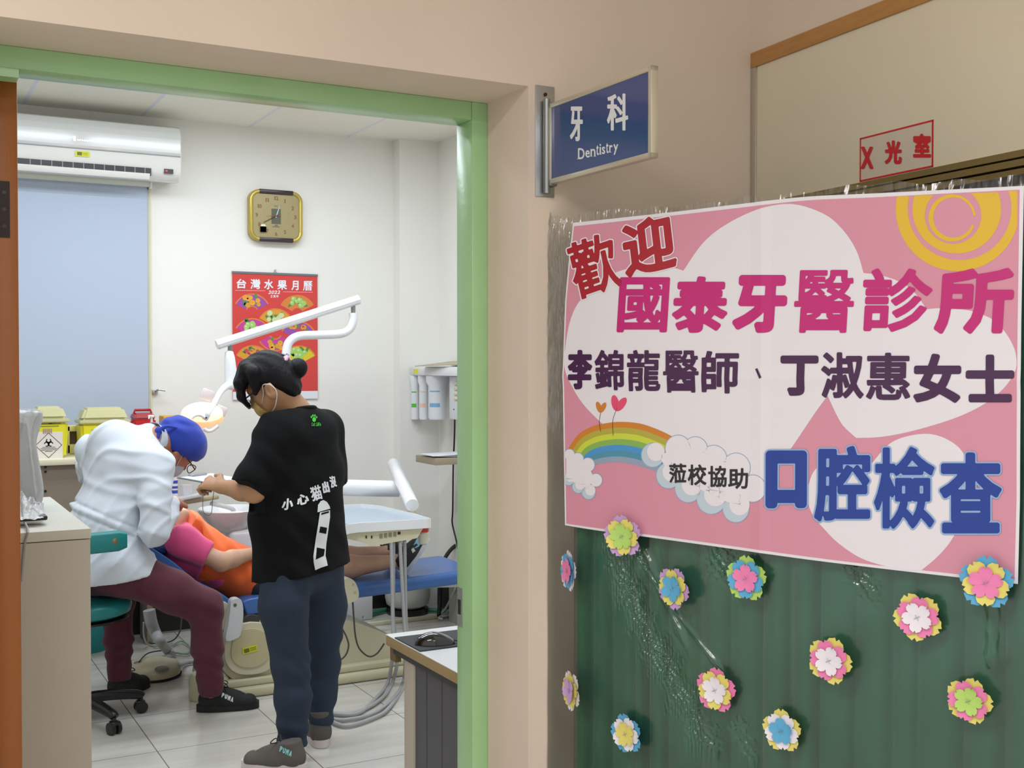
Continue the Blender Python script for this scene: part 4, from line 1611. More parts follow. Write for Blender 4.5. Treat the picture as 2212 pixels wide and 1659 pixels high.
def sharps(px0, px1, pyl, pyt, y, label, biohaz):
    xa, xb = P(px0, 950, y).x, P(px1, 950, y).x
    zl, zt = P((px0+px1)/2, pyl, y).z, P((px0+px1)/2, pyt, y).z
    t = thing('sharps_bin', label, 'sharps bin', ((xa+xb)/2, y+0.09, zsh), 'yellow sharps bins')
    b = MB()
    wedge(b, xa+0.01, xb-0.01, y+0.01, y+0.17, zsh+0.001, zl, 0.008, 0.008, bev=0.012)
    b.build('bin_body', M_YEL, t)
    b = MB()
    wedge(b, xa-0.004, xb+0.004, y-0.004, y+0.185, zl-0.002, zl+0.016, 0, 0, bev=0.004)
    wedge(b, xa+0.004, xb-0.004, y+0.004, y+0.177, zl+0.016, zt, -0.024, -0.016, bev=0.012)
    b.build('lid', M_LID, t)
    b = MB()
    yy = y+0.0045
    if biohaz:
        c = P(biohaz[0], biohaz[1], yy)
        r = 0.066
        b.prism([(c.x+sx*r, yy, c.z+sz*r) for sx, sz in ((-1, -1), (1, -1), (1, 1), (-1, 1))], (0, -0.0015, 0), 0)
        d = r*0.93
        for i in range(4):
            a0, a1 = math.pi/2*i, math.pi/2*(i+1)
            A = Vector((c.x+d*math.cos(a0), 0, c.z+d*math.sin(a0)))
            B_ = Vector((c.x+d*math.cos(a1), 0, c.z+d*math.sin(a1)))
            dd = (B_-A).normalized()*0
            nn = Vector((-(B_-A).z, 0, (B_-A).x)).normalized()*0.0012
            b.add([(p.x, yy-0.0022, p.z) for p in (A-nn, B_-nn, B_+nn, A+nn)], [(0, 1, 2, 3)], 1)
        for i in range(3):       # biohazard trefoil of crescents
            a = math.pi/2+i*2*math.pi/3
            cx_, cz_ = c.x+0.010*math.cos(a), c.z+0.012+0.010*math.sin(a)
            n_ = 20
            for j in range(n_):
                t0, t1 = a+math.radians(35+290*j/n_), a+math.radians(35+290*(j+1)/n_)
                ro_, ri_ = 0.013, 0.0075
                b.add([(cx_+ro_*math.cos(t0), yy-0.0022, cz_+ro_*math.sin(t0)), (cx_+ro_*math.cos(t1), yy-0.0022, cz_+ro_*math.sin(t1)),
                       (cx_+ri_*math.cos(t1)+0.002*math.cos(a), yy-0.0022, cz_+ri_*math.sin(t1)+0.002*math.sin(a)), (cx_+ri_*math.cos(t0)+0.002*math.cos(a), yy-0.0022, cz_+ri_*math.sin(t0)+0.002*math.sin(a))], [(0, 1, 2, 3)], 1)
        for k, (w_, dz) in enumerate(((0.03, 0.008), (0.038, 0.015), (0.034, 0.022), (0.018, 0.029))):
            b.add([(c.x-w_, yy-0.0022, c.z-dz), (c.x+w_, yy-0.0022, c.z-dz), (c.x+w_, yy-0.0022, c.z-dz-0.0022), (c.x-w_, yy-0.0022, c.z-dz-0.0022)], [(0, 1, 2, 3)], 1)
        for k, (px_, py_, w_, h_) in enumerate(((96, 914, 0.035, 0.004), (118, 914, 0.028, 0.004), (106, 920, 0.045, 0.003))):
            o = P(px_, py_, yy)
            b.bx(o.x-w_, o.x+w_, yy-0.003, yy, o.z-h_, o.z+h_*0.2, mi=2)
        o = P(102, 931, yy)
        for k in range(5):
            b.bx(o.x-0.02+k*0.009, o.x-0.014+k*0.009, yy-0.003, yy, o.z-0.012, o.z+0.012, mi=3)
    else:
        o = P(226, 940, yy)
        for i in range(3):
            a = math.pi/2+i*2*math.pi/3
            n_ = 18
            cx_, cz_ = o.x+0.024*math.cos(a), o.z-0.02+0.024*math.sin(a)
            for j in range(n_):
                t0, t1 = a+math.radians(40+280*j/n_), a+math.radians(40+280*(j+1)/n_)
                b.add([(cx_+0.03*math.cos(t0), yy-0.002, cz_+0.03*math.sin(t0)), (cx_+0.03*math.cos(t1), yy-0.002, cz_+0.03*math.sin(t1)),
                       (cx_+0.024*math.cos(t1), yy-0.002, cz_+0.024*math.sin(t1)), (cx_+0.024*math.cos(t0), yy-0.002, cz_+0.024*math.sin(t0))], [(0, 1, 2, 3)], 2)
        for sx in (-0.045, 0.04):
            for k in range(3):
                b.bx(o.x+sx-0.018, o.x+sx+0.018, yy-0.003, yy, o.z+0.028-k*0.007, o.z+0.030-k*0.007, mi=2)
    b.build('printed_label', [M_LBL, M_BLACK, mat('print_olive', '77761c', 0.5), mat('print_mauve', 'b08f8a', 0.5)], t, smooth=0, fix=False)


sharps(66, 149, 912, 879, 6.12, 'yellow sharps bin with pale lid and white hazard label nearest the door', (105, 962))
sharps(174, 281, 914, 881, 6.16, 'wide yellow sharps bin with pale lid behind the white coat', None)
b = MB()
o0, o1 = P(149, 985, 6.3), P(179, 985, 6.3)
za_, zb3 = P(160, 921, 6.3).z, P(160, 986, 6.3).z
b.bx(o0.x, o1.x, 6.36, 6.44, zsh+0.001, zsh+0.05, 0.004, mi=0)
b.bx(o0.x, o1.x, 6.36, 6.44, za_-0.03, za_, 0.004, mi=0)
b.bx(o0.x, o0.x+0.012, 6.36, 6.44, zsh, za_, mi=0)
b.bx(o1.x-0.012, o1.x, 6.36, 6.44, zsh, za_, mi=0)
b.bx(o0.x, o1.x, 6.43, 6.44, zsh, za_, mi=1)
tag(b.build('plastic_holder', [mat('pale_yellow', 'e3d789', 0.4), M_TAUPE]), 'pale yellow open plastic holder between the two yellow sharps bins', 'holder')
# red sharps bin
t = thing('red_sharps_bin', 'small red sharps container with handle behind the white pump bottle', 'sharps bin', (P(310, 940, 6.3).x, 6.4, zsh))
xa, xb = P(284, 940, 6.3).x, P(338, 940, 6.3).x
zt_ = P(310, 893, 6.3).z
M_RED = mat('bin_red', 'c8202c', 0.35)
b = MB()
wedge(b, xa+0.02, xb-0.01, 6.3, 6.42, zsh+0.001, zt_-0.03, 0.008, 0.004, bev=0.008)
b.build('bin_body', M_RED, t)
b = MB()
wedge(b, xa+0.012, xb-0.002, 6.295, 6.425, zt_-0.03, zt_, -0.012, -0.01, bev=0.006)
b.tube([((xa+xb)/2-0.04, 6.36, zt_-0.004), ((xa+xb)/2-0.035, 6.36, zt_+0.016), ((xa+xb)/2+0.045, 6.36, zt_+0.016), ((xa+xb)/2+0.05, 6.36, zt_-0.004)], 0.007, 8)
b.build('lid', mat('lid_red', 'a51a24', 0.35), t)
b = MB()
b.tube([(xa+0.03, 6.34, zt_-0.04), (xa-0.005, 6.34, zt_-0.045), (xa-0.008, 6.34, zt_-0.10), (xa+0.02, 6.34, zt_-0.12)], 0.008, 8)
b.build('handle', MATS['lid_red'], t)
# pump bottle
o = P(331, 930, 6.2)
t = thing('pump_bottle', 'white pump bottle with green label beside the red sharps container', 'bottle', (o.x, 6.24, zsh))
zt_ = P(331, 897, 6.2).z
zn = P(331, 923, 6.2).z
b = MB()
b.lathe([(0.001, 0.001), (0.040, 0.002), (0.042, 0.02), (0.042, zn-zsh-0.035), (0.03, zn-zsh-0.008), (0.016, zn-zsh)], (o.x, 6.24, zsh), n=24)
bo_ = b.build('bottle_body', M_WHITE, t)
b = MB()
b.lathe([(0.0425, 0.03), (0.0425, zn-zsh-0.05)], (o.x, 6.24, zsh), n=24, cap=False)
b.build('bottle_label', mat('label_green', '9cc28a', 0.5), bo_)
b = MB()
b.cyl((o.x, 6.24, zn), (o.x, 6.24, zn+0.02), 0.017)
b.cyl((o.x, 6.24, zn+0.02), (o.x, 6.24, zt_-0.012), 0.006)
b.box((o.x-0.004, 6.235, zt_-0.006), (0.03, 0.022, 0.012), bev=0.003)
b.tube([(o.x, 6.235, zt_-0.004), (o.x-0.018, 6.21, zt_-0.006), (o.x-0.022, 6.2, zt_-0.018)], 0.004, 8)
b.build('pump', M_WHITE, t)
# orange box beyond the cap
o = P(376, 915, 6.3)
t = thing('tissue_box', 'orange yellow box with dark slot behind the blue cap', 'box', (o.x, 6.4, zsh))
b = MB()
zt_ = P(376, 899, 6.3).z
b.bx(P(355, 915, 6.3).x, P(402, 915, 6.3).x, 6.32, 6.44, zsh+0.001, zt_, 0.006)
bx_ = b.build('box_body', mat('box_amber', 'd9a533', 0.5), t)
MB().bx(o.x-0.025, o.x+0.022, 6.316, 6.322, zt_-0.012, zt_-0.006).build('slot', M_BLACK, bx_)

# ================================================================ DENTAL UNIT AND FURNITURE
M_BLUE = mat('blue_vinyl', '3d6aae', 0.32, bump=0.05, bscale=260, coat=0.2)
M_IVORY = mat('ivory_enamel', 'd4cdb0', 0.35, vary=0.02)
M_GREYW = mat('greyish_white', 'd3d4d6', 0.35)
M_ARM = mat('white_enamel', 'eef0f2', 0.2, coat=0.4)
M_HOSE = mat('grey_hose', 'a9aaac', 0.45)
struct(MB().bx(XL, 2.79, YB-0.012, YB, 0.012, 0.20).build('baseboard_back', M_BLACK))
struct(MB().bx(XR-0.012, XR, 3.0, 6.53, 0.012, 0.20).build('baseboard_right', M_BLACK))
q0 = PZ(900, 1342, 0)
struct(MB().bx(2.2, XR, q0.y, q0.y+0.03, 0, 0.022, 0.004).build('trim_5', mat('floor_strip', 'cfc9ae', 0.4)))


def pad(top, th, y0, y1, bev, name, m, parent, yref):
    """a cushion: its upper outline in photo pixels on the plane yref, th thick, from y0 to y1"""
    pts = [P(x, y, yref) for x, y in top]
    pts = [Vector((p.x, 0, p.z)) for p in spline(pts, 4)]
    low = []
    for i, p in enumerate(pts):
        t = (pts[min(i+1, len(pts)-1)]-pts[max(i-1, 0)]).normalized()
        n = Vector((-t.z, 0, t.x))
        n = -n if n.z > 0 else n
        low.append(p+n*th)
    b = MB()
    k = len(pts)
    V = [Vector((p.x, y, p.z)) for y in (y0, y1) for p in pts+low[::-1]]
    F = []
    for i in range(k-1):
        F += [(i, i+1, 2*k-2-i, 2*k-1-i), tuple(2*k+j for j in (2*k-1-i, 2*k-2-i, i+1, i))]
    for i in range(2*k):
        j = (i+1) % (2*k)
        F.append((i, 2*k+i, 2*k+j, j))
    b.add(V, F)
    o = b.build(name, m, parent, smooth=60)
    mo = o.modifiers.new('round', 'BEVEL')
    mo.width, mo.segments, mo.limit_method, mo.angle_limit = bev, 4, 'ANGLE', math.radians(50)
    return o


YN = 5.22
ch_ = thing('dental_chair', 'reclined dental chair with blue cushions and ivory base under the patient', 'dental chair', (1.9, 5.4, 0))
pad([(303, 1177), (322, 1181), (345, 1194), (375, 1214), (400, 1235), (422, 1258), (436, 1268)], 0.055, YN, 5.68, 0.026, 'backrest', M_BLUE, ch_, YN)
pad([(302, 1192), (322, 1197), (345, 1212), (372, 1234), (398, 1256), (430, 1282)], 0.03, YN+0.03, 5.65, 0.012, 'back_shell', mat('shell_beige', '9f9a84', 0.4), ch_, YN)
pad([(428, 1257), (450, 1268), (480, 1283), (503, 1302), (512, 1318)], 0.05, YN, 5.68, 0.024, 'lumbar_cushion', M_BLUE, ch_, YN)
pad([(524, 1300), (545, 1293), (600, 1285), (680, 1274), (740, 1266)], 0.075, YN, 5.68, 0.034, 'seat_cushion', M_BLUE, ch_, YN)
pad([(735, 1266), (800, 1259), (900, 1246), (985, 1235), (1040, 1228)], 0.068, YN-0.01, 5.70, 0.03, 'leg_rest', M_BLUE, ch_, YN)
# base
yb_ = 5.18


def pr(pts, y, dy, name, m, parent, bev=0.0, sm=3):
    p = [P(x, yy, y) for x, yy in pts]
    p = spline(p, sm, True) if sm else p
    o = MB().prism(p, (0, dy, 0)).build(name, m, parent, smooth=50)
    if bev:
        mo = o.modifiers.new('round', 'BEVEL')
        mo.width, mo.segments, mo.limit_method, mo.angle_limit = bev, 4, 'ANGLE', math.radians(50)
    return o


pr([(480, 1372), (474, 1420), (484, 1450), (505, 1468), (535, 1474), (600, 1466), (725, 1455), (872, 1440), (880, 1420), (866, 1386), (835, 1370), (790, 1352), (740, 1338), (640, 1328), (560, 1332), (510, 1345)],
   yb_+0.03, 0.42, 'base_body', M_IVORY, ch_, 0.03)
pr([(490, 1375), (486, 1420), (500, 1448), (530, 1458), (575, 1450), (600, 1420), (598, 1370), (560, 1345), (510, 1352)], yb_, 0.06, 'front_cover', M_IVORY, ch_, 0.02)
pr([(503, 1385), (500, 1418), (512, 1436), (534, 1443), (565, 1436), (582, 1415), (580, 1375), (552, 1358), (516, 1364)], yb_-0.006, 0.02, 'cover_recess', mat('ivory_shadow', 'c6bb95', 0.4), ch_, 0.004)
q = P(540, 1403, yb_-0.0075)
b = MB()
R = Matrix.Rotation(math.radians(-8), 3, 'Y')
b.box(q, (0.068, 0.002, 0.03), rot=R, mi=0)
b.box(q+R @ Vector((-0.016, -0.0012, -0.001)), (0.024, 0.0012, 0.018), rot=R, mi=1)
for k in range(3):
    b.box(q+R @ Vector((0.014, -0.0012, -0.006+0.006*k)), (0.03, 0.0012, 0.002), rot=R, mi=1)
b.build('yellow_sticker', [M_YST, M_STI], ch_)
xb0, xb1 = PZ(455, 1497, 0).x, 2.6
b = MB()
b.bx(xb0, xb1, 5.155, 5.70, 0.0, 0.05, 0.02, 3)
b.bx(xb0+0.01, xb1, 5.175, 5.68, 0.05, 0.085, 0.01, 3)
b.build('base_plate', mat('base_plate_cream', 'cfc9a9', 0.35), ch_)
q = PZ(425, 1490, 0)
b = MB()
b.lathe([(0.085, 0), (0.09, 0.01), (0.09, 0.09), (0.075, 0.115), (0.02, 0.12)], (q.x+0.02, 5.26, 0), n=28)
b.build('base_end', MATS['base_plate_cream'], ch_)
# side bracket with bolt, underside link
pr([(500, 1298), (514, 1293), (523, 1300), (526, 1325), (522, 1362), (514, 1378), (488, 1384), (493, 1350), (497, 1320)], 5.13, 0.05, 'side_bracket', M_GREYW, ch_, 0.008)
q = P(508, 1307, 5.128)
MB().cyl(q, q+Vector((0, 0.008, 0)), 0.0075).build('bolt', mat('brass_bolt', '7d7a52', 0.4, 0.6), ch_)
pr([(470, 1300), (496, 1308), (494, 1345), (470, 1372), (458, 1340)], 5.2, 0.3, 'back_link', M_IVORY, ch_, 0.02)
pr([(525, 1335), (560, 1330), (556, 1350), (520, 1385)], 5.2, 0.4, 'tilt_cover', mat('dark_grey', '3a3634', 0.5), ch_, 0.01)
# armrest control end
kb = pr([(736, 1263), (744, 1252), (755, 1249), (767, 1257), (775, 1277), (773, 1294), (757, 1303), (741, 1311), (734, 1290)], 5.08, 0.055, 'side_control', M_IVORY, ch_, 0.014)
q = P(738, 1303, 5.1)
for x_, y_, r_ in ((763, 1263, 0.006), (767, 1280, 0.008)):
    q = P(x_, y_, 5.0795)
    MB().cyl(q, q+Vector((0, 0.003, 0)), r_).build('button', mat('button_ivory', 'bdb594', 0.4), kb)


def hose(name, pts, r, m, label=None, cat='hose', parent=None, sm=8, group=None):
    o = MB().tube(pts, r, 10, sm).build(name, m, parent, smooth=80)
    if label:
        tag(o, label, cat, group)
    return o


hose('control_cable', [P(762, 1300, 5.1), P(764, 1330, 5.1), P(768, 1375, 5.09), P(777, 1402, 5.08), P(797, 1418, 5.07), P(815, 1411, 5.06), P(830, 1390, 5.05)], 0.004, mat('dark_cable', '47463f', 0.5), None, parent=ch_)
hose('control_cable', [P(731, 1300, 5.1), P(734, 1325, 5.1), P(736, 1350, 5.09), P(748, 1375, 5.08), P(753, 1395, 5.07), P(746, 1416, 5.07), P(728, 1431, 5.07)], 0.004, MATS['dark_cable'], None, parent=ch_)

# spittoon unit
yS = 5.98
sp_ = thing('spittoon', 'white ceramic spittoon bowl on its unit behind the patient', 'spittoon', (P(560, 1100, yS).x, yS, 0))
cs_ = P(496, 1100, yS)
b = MB()
b.lathe([(0.02, -0.12), (0.07, -0.11), (0.115, -0.07), (0.15, -0.02), (0.163, 0.0), (0.166, 0.006), (0.160, 0.012), (0.150, 0.004), (0.135, -0.02), (0.09, -0.06), (0.02, -0.075)], (cs_.x, yS, cs_.z-0.005), n=48)
b.build('bowl', mat('ceramic_white', 'eceef0', 0.12, coat=0.6), sp_, smooth=60)
ux0, ux1 = P(487, 1150, yS).x, P(640, 1150, yS).x
b = MB()
b.bx(ux0, ux1, yS-0.10, yS+0.22, 0.0, cs_.z-0.10, 0.03, 4)
b.build('unit_body', M_ARM, sp_)
b = MB()
b.tube([P(546, 1085, yS), P(546, 1068, yS), P(536, 1062, yS), P(528, 1068, yS)], 0.007, 10, 6)
b.build('water_spout', M_STEEL, sp_)
# suction holder with clear cup
q = P(402, 1083, 5.9)
sh = thing('suction_holder', 'pale holder bar with clear plastic cup behind the patient shoulder', 'holder', (q.x, 5.9, q.z-0.03))
b = MB()
b.box((q.x+0.05, 5.92, q.z), (0.24, 0.04, 0.024), bev=0.009, rot=Matrix.Rotation(math.radians(-6), 3, 'Y'))
b.build('holder_bar', mat('olive_cream', 'a5a283', 0.4), sh)
b = MB()
b.tube([(q.x+0.13, 5.92, q.z-0.02), (q.x+0.25, 5.95, q.z-0.06), (ux0+0.02, 5.98, q.z-0.10)], 0.012, 10, 6)
b.build('support_arm', M_GREYW, sh)
b = MB()
b.box((q.x+0.02, 5.9, q.z+0.025), (0.13, 0.09, 0.018), bev=0.006, rot=Matrix.Rotation(math.radians(-9), 3, 'Y'))
b.build('small_tray', mat('clear_tray', 'd6dde2', 0.15, alpha=0.7), sh)
b = MB()
b.box((q.x+0.0, 5.9, q.z-0.075), (0.10, 0.09, 0.014), bev=0.004)
b.build('paper_pad', mat('pad_blue_white', 'c6d6e8', 0.6), sh)
q = P(405, 1062, 5.9)
b = MB()
b.lathe([(0.022, -0.03), (0.024, 0), (0.034, 0.035), (0.032, 0.035), (0.021, -0.028)], (q.x, 5.9, q.z), n=24, cap=False)
tag(b.build('plastic_cup', mat('clear_plastic', 'e6edf2', 0.08, alpha=0.3)), 'small clear plastic cup on the pale holder bar', 'cup')
q = P(377, 1042, 5.95)
t = thing('spray_bottle', 'slim white bottle with blue marks behind the dentist sleeve', 'bottle', (q.x, 5.95, q.z-0.06))
b = MB()
b.cyl((q.x, 5.95, q.z-0.085), (q.x, 5.95, q.z+0.04), 0.016)
b.cyl((q.x, 5.95, q.z+0.04), (q.x, 5.95, q.z+0.06), 0.010)
bb = b.build('bottle_body', M_WHITE, t)
for dz, h in ((0.03, 0.018), (-0.005, 0.016), (-0.03, 0.012), (-0.055, 0.016)):
    b = MB()
    b.lathe([(0.0163, dz), (0.0163, dz+h)], (q.x, 5.95, q.z), n=20, cap=False)
    b.build('blue_mark', mat('mark_blue', '3552c0', 0.4), bb)

# overhead lamp
yL = 5.85
lp = thing('dental_lamp', 'overhead dental lamp lit warm white at the end of a long white jointed arm', 'lamp', (P(617, 1050, yL).x, yL, cs_.z-0.1))
k = mpx(600, yL)
b = MB()
b.tube([P(x, y, yL) for x, y in ((617, 1060), (617, 900), (617, 800), (618, 765), (624, 740), (645, 726), (690, 723.5), (735, 721), (755, 711), (763, 692), (763, 676))], 9.6*k, 16, 8)
b.build('post', M_ARM, lp, smooth=80)
b = MB()
A, B_ = P(468, 745, yL), P(775, 647, yL)
b.tube([A, A+(B_-A)*0.012, A+(B_-A)*0.02, B_-(B_-A)*0.03, B_-(B_-A)*0.012, B_], [10.2*k, 11.5*k, 10.9*k, 10.9*k, 11.6*k, 10.8*k], 10)
b.build('balance_arm', M_ARM, lp, smooth=25)
for (x_, y_), (x2, y2) in (((763, 680), (763, 660)), ((497, 765), (497, 740))):
    MB().cyl(P(x_, y_, yL), P(x2, y2, yL), 5*k).build('joint', mat('joint_grey', '8c8f90', 0.35, 0.7), lp)
b = MB()
b.tube([P(495, 757, yL), P(495, 760, yL), P(496, 772, yL), P(498, 800, yL), P(500, 836, yL)], [3*k, 8.5*k, 11*k, 13*k, 14.5*k], 18)
b.build('drop_tube', M_ARM, lp, smooth=50)
yH = 5.72
b = MB()
b.tube([P(500, 832, 5.82), P(490, 834, 5.80), P(478, 845, 5.76), P(468, 862, 5.73), P(456, 885, 5.69), P(448, 897, 5.68)], [11*k, 8*k, 6.5*k, 6.2*k, 6.2*k, 6.2*k], 14, 5)
b.build('yoke', M_ARM, lp, smooth=80)
q = P(445, 900, 5.675)
R = Matrix.Rotation(math.radians(30), 3, 'Y')
b = MB()
b.box(q, (0.028, 0.03, 0.036), bev=0.006, rot=R)
yk = b.build('pivot_block', M_GREYW, lp)
MB().cyl(q+Vector((-0.003, -0.018, -0.005)), q+Vector((-0.003, -0.012, -0.005)), 0.004).build('pivot_screw', M_BLACK, yk)
# glowing reflector: a shallow oval dish opening down towards the patient
cH = P(437, 889, yH)
zd = Vector((-0.10, -0.62, 0.78)).normalized()
xd = Vector((1, 0.05, -0.27))
xd = (xd-zd*xd.dot(zd)).normalized()
ydd = zd.cross(xd)
RH = Matrix((xd, ydd, zd)).transposed()
b = MB()
V, F = [], []
for j in range(9):
    t = j/8*math.pi/2
    for i in range(40):
        a = 2*math.pi*i/40
        V.append(cH+RH @ Vector((0.100*math.sin(t)*math.cos(a), 0.062*math.sin(t)*math.sin(a), 0.055*math.cos(t)-0.015)))
for j in range(8):
    for i in range(40):
        F.append((j*40+i, j*40+(i+1) % 40, (j+1)*40+(i+1) % 40, (j+1)*40+i))
b.add(V, F)
b.build('reflector', mat('lamp_glow', 'f4dec2', 0.4, emit='ffe0b8', estr=0.6), lp, smooth=80)
b = MB()
V, F = [], []
for j, (r, h) in enumerate(((1.0, -0.015), (1.05, -0.035), (1.0, -0.05), (0.9, -0.052))):
    for i in range(40):
        a = 2*math.pi*i/40
        V.append(cH+RH @ Vector((0.101*r*math.cos(a), 0.063*r*math.sin(a), h)))
for j in range(3):
    for i in range(40):
        F.append((j*40+i, j*40+(i+1) % 40, (j+1)*40+(i+1) % 40, (j+1)*40+i))
b.add(V, F)
b.build('lamp_rim', mat('lamp_rim_peach', 'f4c6a0', 0.4, emit='ffa870', estr=0.6), lp, smooth=80)
for (x_, y_, yy, s_) in ((447, 853, 5.74, (0.06, 0.03, 0.055)), (476, 887, 5.72, (0.06, 0.03, 0.05))):
    b = MB()
    b.box(P(x_, y_, yy), s_, bev=0.008, rot=Matrix.Rotation(math.radians(24), 3, 'Y'))
    b.build('side_cover', mat('cover_pinkwhite', 'e9dcda', 0.4), lp)
b = MB()
b.tube([P(x, y, 5.66) for x, y in ((440, 926), (449, 931), (459, 929), (471, 920))], 0.009, 12, 6)
b.tube([P(x, y, 5.66) for x, y in ((414, 904), (421, 898), (432, 897), (442, 902))], 0.007, 10, 6)
b.build('handle', M_ARM, lp, smooth=80)
spot = bpy.data.lights.new('lamp_beam', 'SPOT')
spot.energy, spot.color, spot.spot_size, spot.spot_blend, spot.shadow_soft_size = 14, (1, 0.86, 0.68), math.radians(70), 0.6, 0.05
so = bpy.data.objects.new('lamp_beam', spot)
COL.objects.link(so)
so.location = cH-zd*0.06
so.rotation_euler = (P(372, 1095, 5.45)-so.location).to_track_quat('-Z', 'Y').to_euler()

# instrument tray on its arm
zT = 0.79
tr_ = thing('instrument_tray', 'white dental instrument tray on tubular arm over the patient shins', 'instrument tray', PZ(850, 1115, zT))
rim = [(931, 1119.5), (895, 1109), (859, 1100.5), (821, 1092), (777, 1088), (740, 1091), (715, 1094), (715, 1140), (740, 1136), (757, 1132), (776, 1129.7), (834, 1126.5), (925, 1121)]
rw = [PZ(x, y, zT) for x, y in rim]
cen = sum(rw, Vector((0, 0, 0)))/len(rw)
b = MB()
n = len(rw)
ins = [cen+(p-cen)*0.955 for p in rw]
lo = [Vector((p.x, p.y, zT-0.043)) for p in rw]
fl_ = [Vector((p.x, p.y, zT-0.018)) for p in ins]
b.add(rw+ins+lo+fl_, [(i, (i+1) % n, n+(i+1) % n, n+i) for i in range(n)]+[(i, (i+1) % n, 2*n+(i+1) % n, 2*n+i) for i in range(n)] +
      [(n+i, n+(i+1) % n, 3*n+(i+1) % n, 3*n+i) for i in range(n)])
b.poly(lo)
tp_ = b.build('tray_frame', M_ARM, tr_, smooth=30)
b = MB()
b.poly([p+Vector((0, 0, 0.0005)) for p in fl_])
b.build('tray_mat', mat('tray_blue_grey', 'b0bcc7', 0.35), tr_, fix=False)
q = PZ(739, 1127, zT)
MB().lathe([(0.03, 0.001), (0.03, 0.003), (0.001, 0.003)], (q.x, q.y, zT-0.016), n=24).build('cup_ring', M_STEEL, tr_)
cb_pts = [(783, 1146), (803, 1171), (905, 1160), (926, 1140)]
fy = rw[-1].y+0.012
o = [PZ(x, y, 0) for x, y in cb_pts]
A, B_ = PZ(776, 1129.7, zT), PZ(925, 1121, zT)
dv = (B_-A).normalized()
dn_ = Vector((-dv.y, dv.x, 0))
R = Matrix((dv, dn_, (0, 0, 1))).transposed()
L_ = (B_-A).length
b = MB()
pf = [(-0.10, 0), (L_-0.02, 0), (L_-0.05, -0.046), (0.06, -0.07), (0.02, -0.05), (-0.1, -0.014)]
b.prism([A+dv*u+dn_*0.012+Vector((0, 0, zT-0.043-A.z+w)) for u, w in pf], dn_*0.16)
cp = b.build('control_box', M_IVORY, tr_)
for x_, y_, m_ in ((823, 1158, 'key_grey'), (833, 1156.5, 'key_grey'), (843, 1155, 'key_grey'), (853, 1154, 'key_grey'), (862, 1151.5, 'key_dark'), (791, 1160, 'key_dark'), (803, 1160, 'key_dark')):
    mat('key_grey', '8f8c6e', 0.4)
    mat('key_dark', '20241c', 0.3)
    pp = PL(x_, y_, A+dn_*0.0115, dn_)
    b = MB()
    b.box(pp, (0.014 if y_ < 1159 else 0.007, 0.004, 0.021 if m_ == 'key_grey' else 0.013), bev=0.001, rot=R)
    b.build('key', MATS[m_], cp)
q = P(915, 1160, A.y+0.04)
b = MB()
b.lathe([(0.012, -0.036), (0.024, -0.03), (0.026, 0.0), (0.026, 0.018), (0.018, 0.026)], (q.x, q.y, q.z), n=24)
wb = b.build('water_bottle', mat('frosted_white', 'd9d8c8', 0.35), tr_)
b = MB()
b.lathe([(0.024, 0.026), (0.025, 0.028), (0.025, 0.046), (0.02, 0.048)], (q.x, q.y, q.z), n=24)
b.build('bottle_cap', mat('cap_red', 'c8362a', 0.35), wb)
b = MB()
b.tube([P(600, 1030, 5.72), P(735, 1053, 5.70), P(862, 1056, 5.62)], 0.043, 18)
b.build('horizontal_arm', M_ARM, tr_, smooth=60)
b = MB()
A2, B2 = P(850, 1003, 5.78), P(890, 1090, 5.22)
dd = (B2-A2).normalized()
b.tube([A2-dd*0.012, A2, B2, B2+dd*0.01], [0.028, 0.034, 0.034, 0.032], 22)
b.build('sloping_arm', M_ARM, tr_, smooth=50)
b = MB()
b.cyl(B2-dd*0.02+Vector((0, 0, -0.12)), B2-dd*0.02, 0.022)
b.bx(B2.x-0.2, B2.x+0.03, B2.y-0.10, B2.y+0.03, zT-0.10, zT-0.06, 0.01)
b.build('arm_mount', M_IVORY, tr_)
hs = [[(845, 1172, 4.98), (847, 1250, 4.96), (848, 1330, 4.95), (849, 1400, 4.94), (839, 1471, 0), (817, 1503, 0), (773, 1541, 0), (716, 1541, 0), (680, 1530, 0)],
      [(850, 1172, 4.99), (850, 1260, 4.99), (849, 1330, 4.99), (858, 1420, 4.97), (849, 1471, 0), (830, 1503, 0), (792, 1530, 0), (746, 1543, 0), (700, 1535, 0), (680, 1525, 0)],
      [(864, 1170, 4.98), (868, 1250, 4.97), (873, 1340, 4.96), (876, 1400, 4.95), (872, 1469, 0), (853, 1505, 0), (807, 1541, 0), (746, 1555, 0), (716, 1552, 0), (680, 1538, 0)],
      [(874, 1168, 4.99), (875, 1250, 5.0), (877, 1340, 4.99), (880, 1400, 4.97), (876, 1475, 0), (841, 1528, 0), (811, 1549, 0), (750, 1568, 0), (710, 1556, 0), (680, 1548, 0)]]
for h in hs:
    pts = [PZ(x, y, 0.012) if yy == 0 else P(x, y, yy) for x, y, yy in h]
    hose('instrument_hose', pts, 0.0085, M_HOSE, None, parent=tr_)

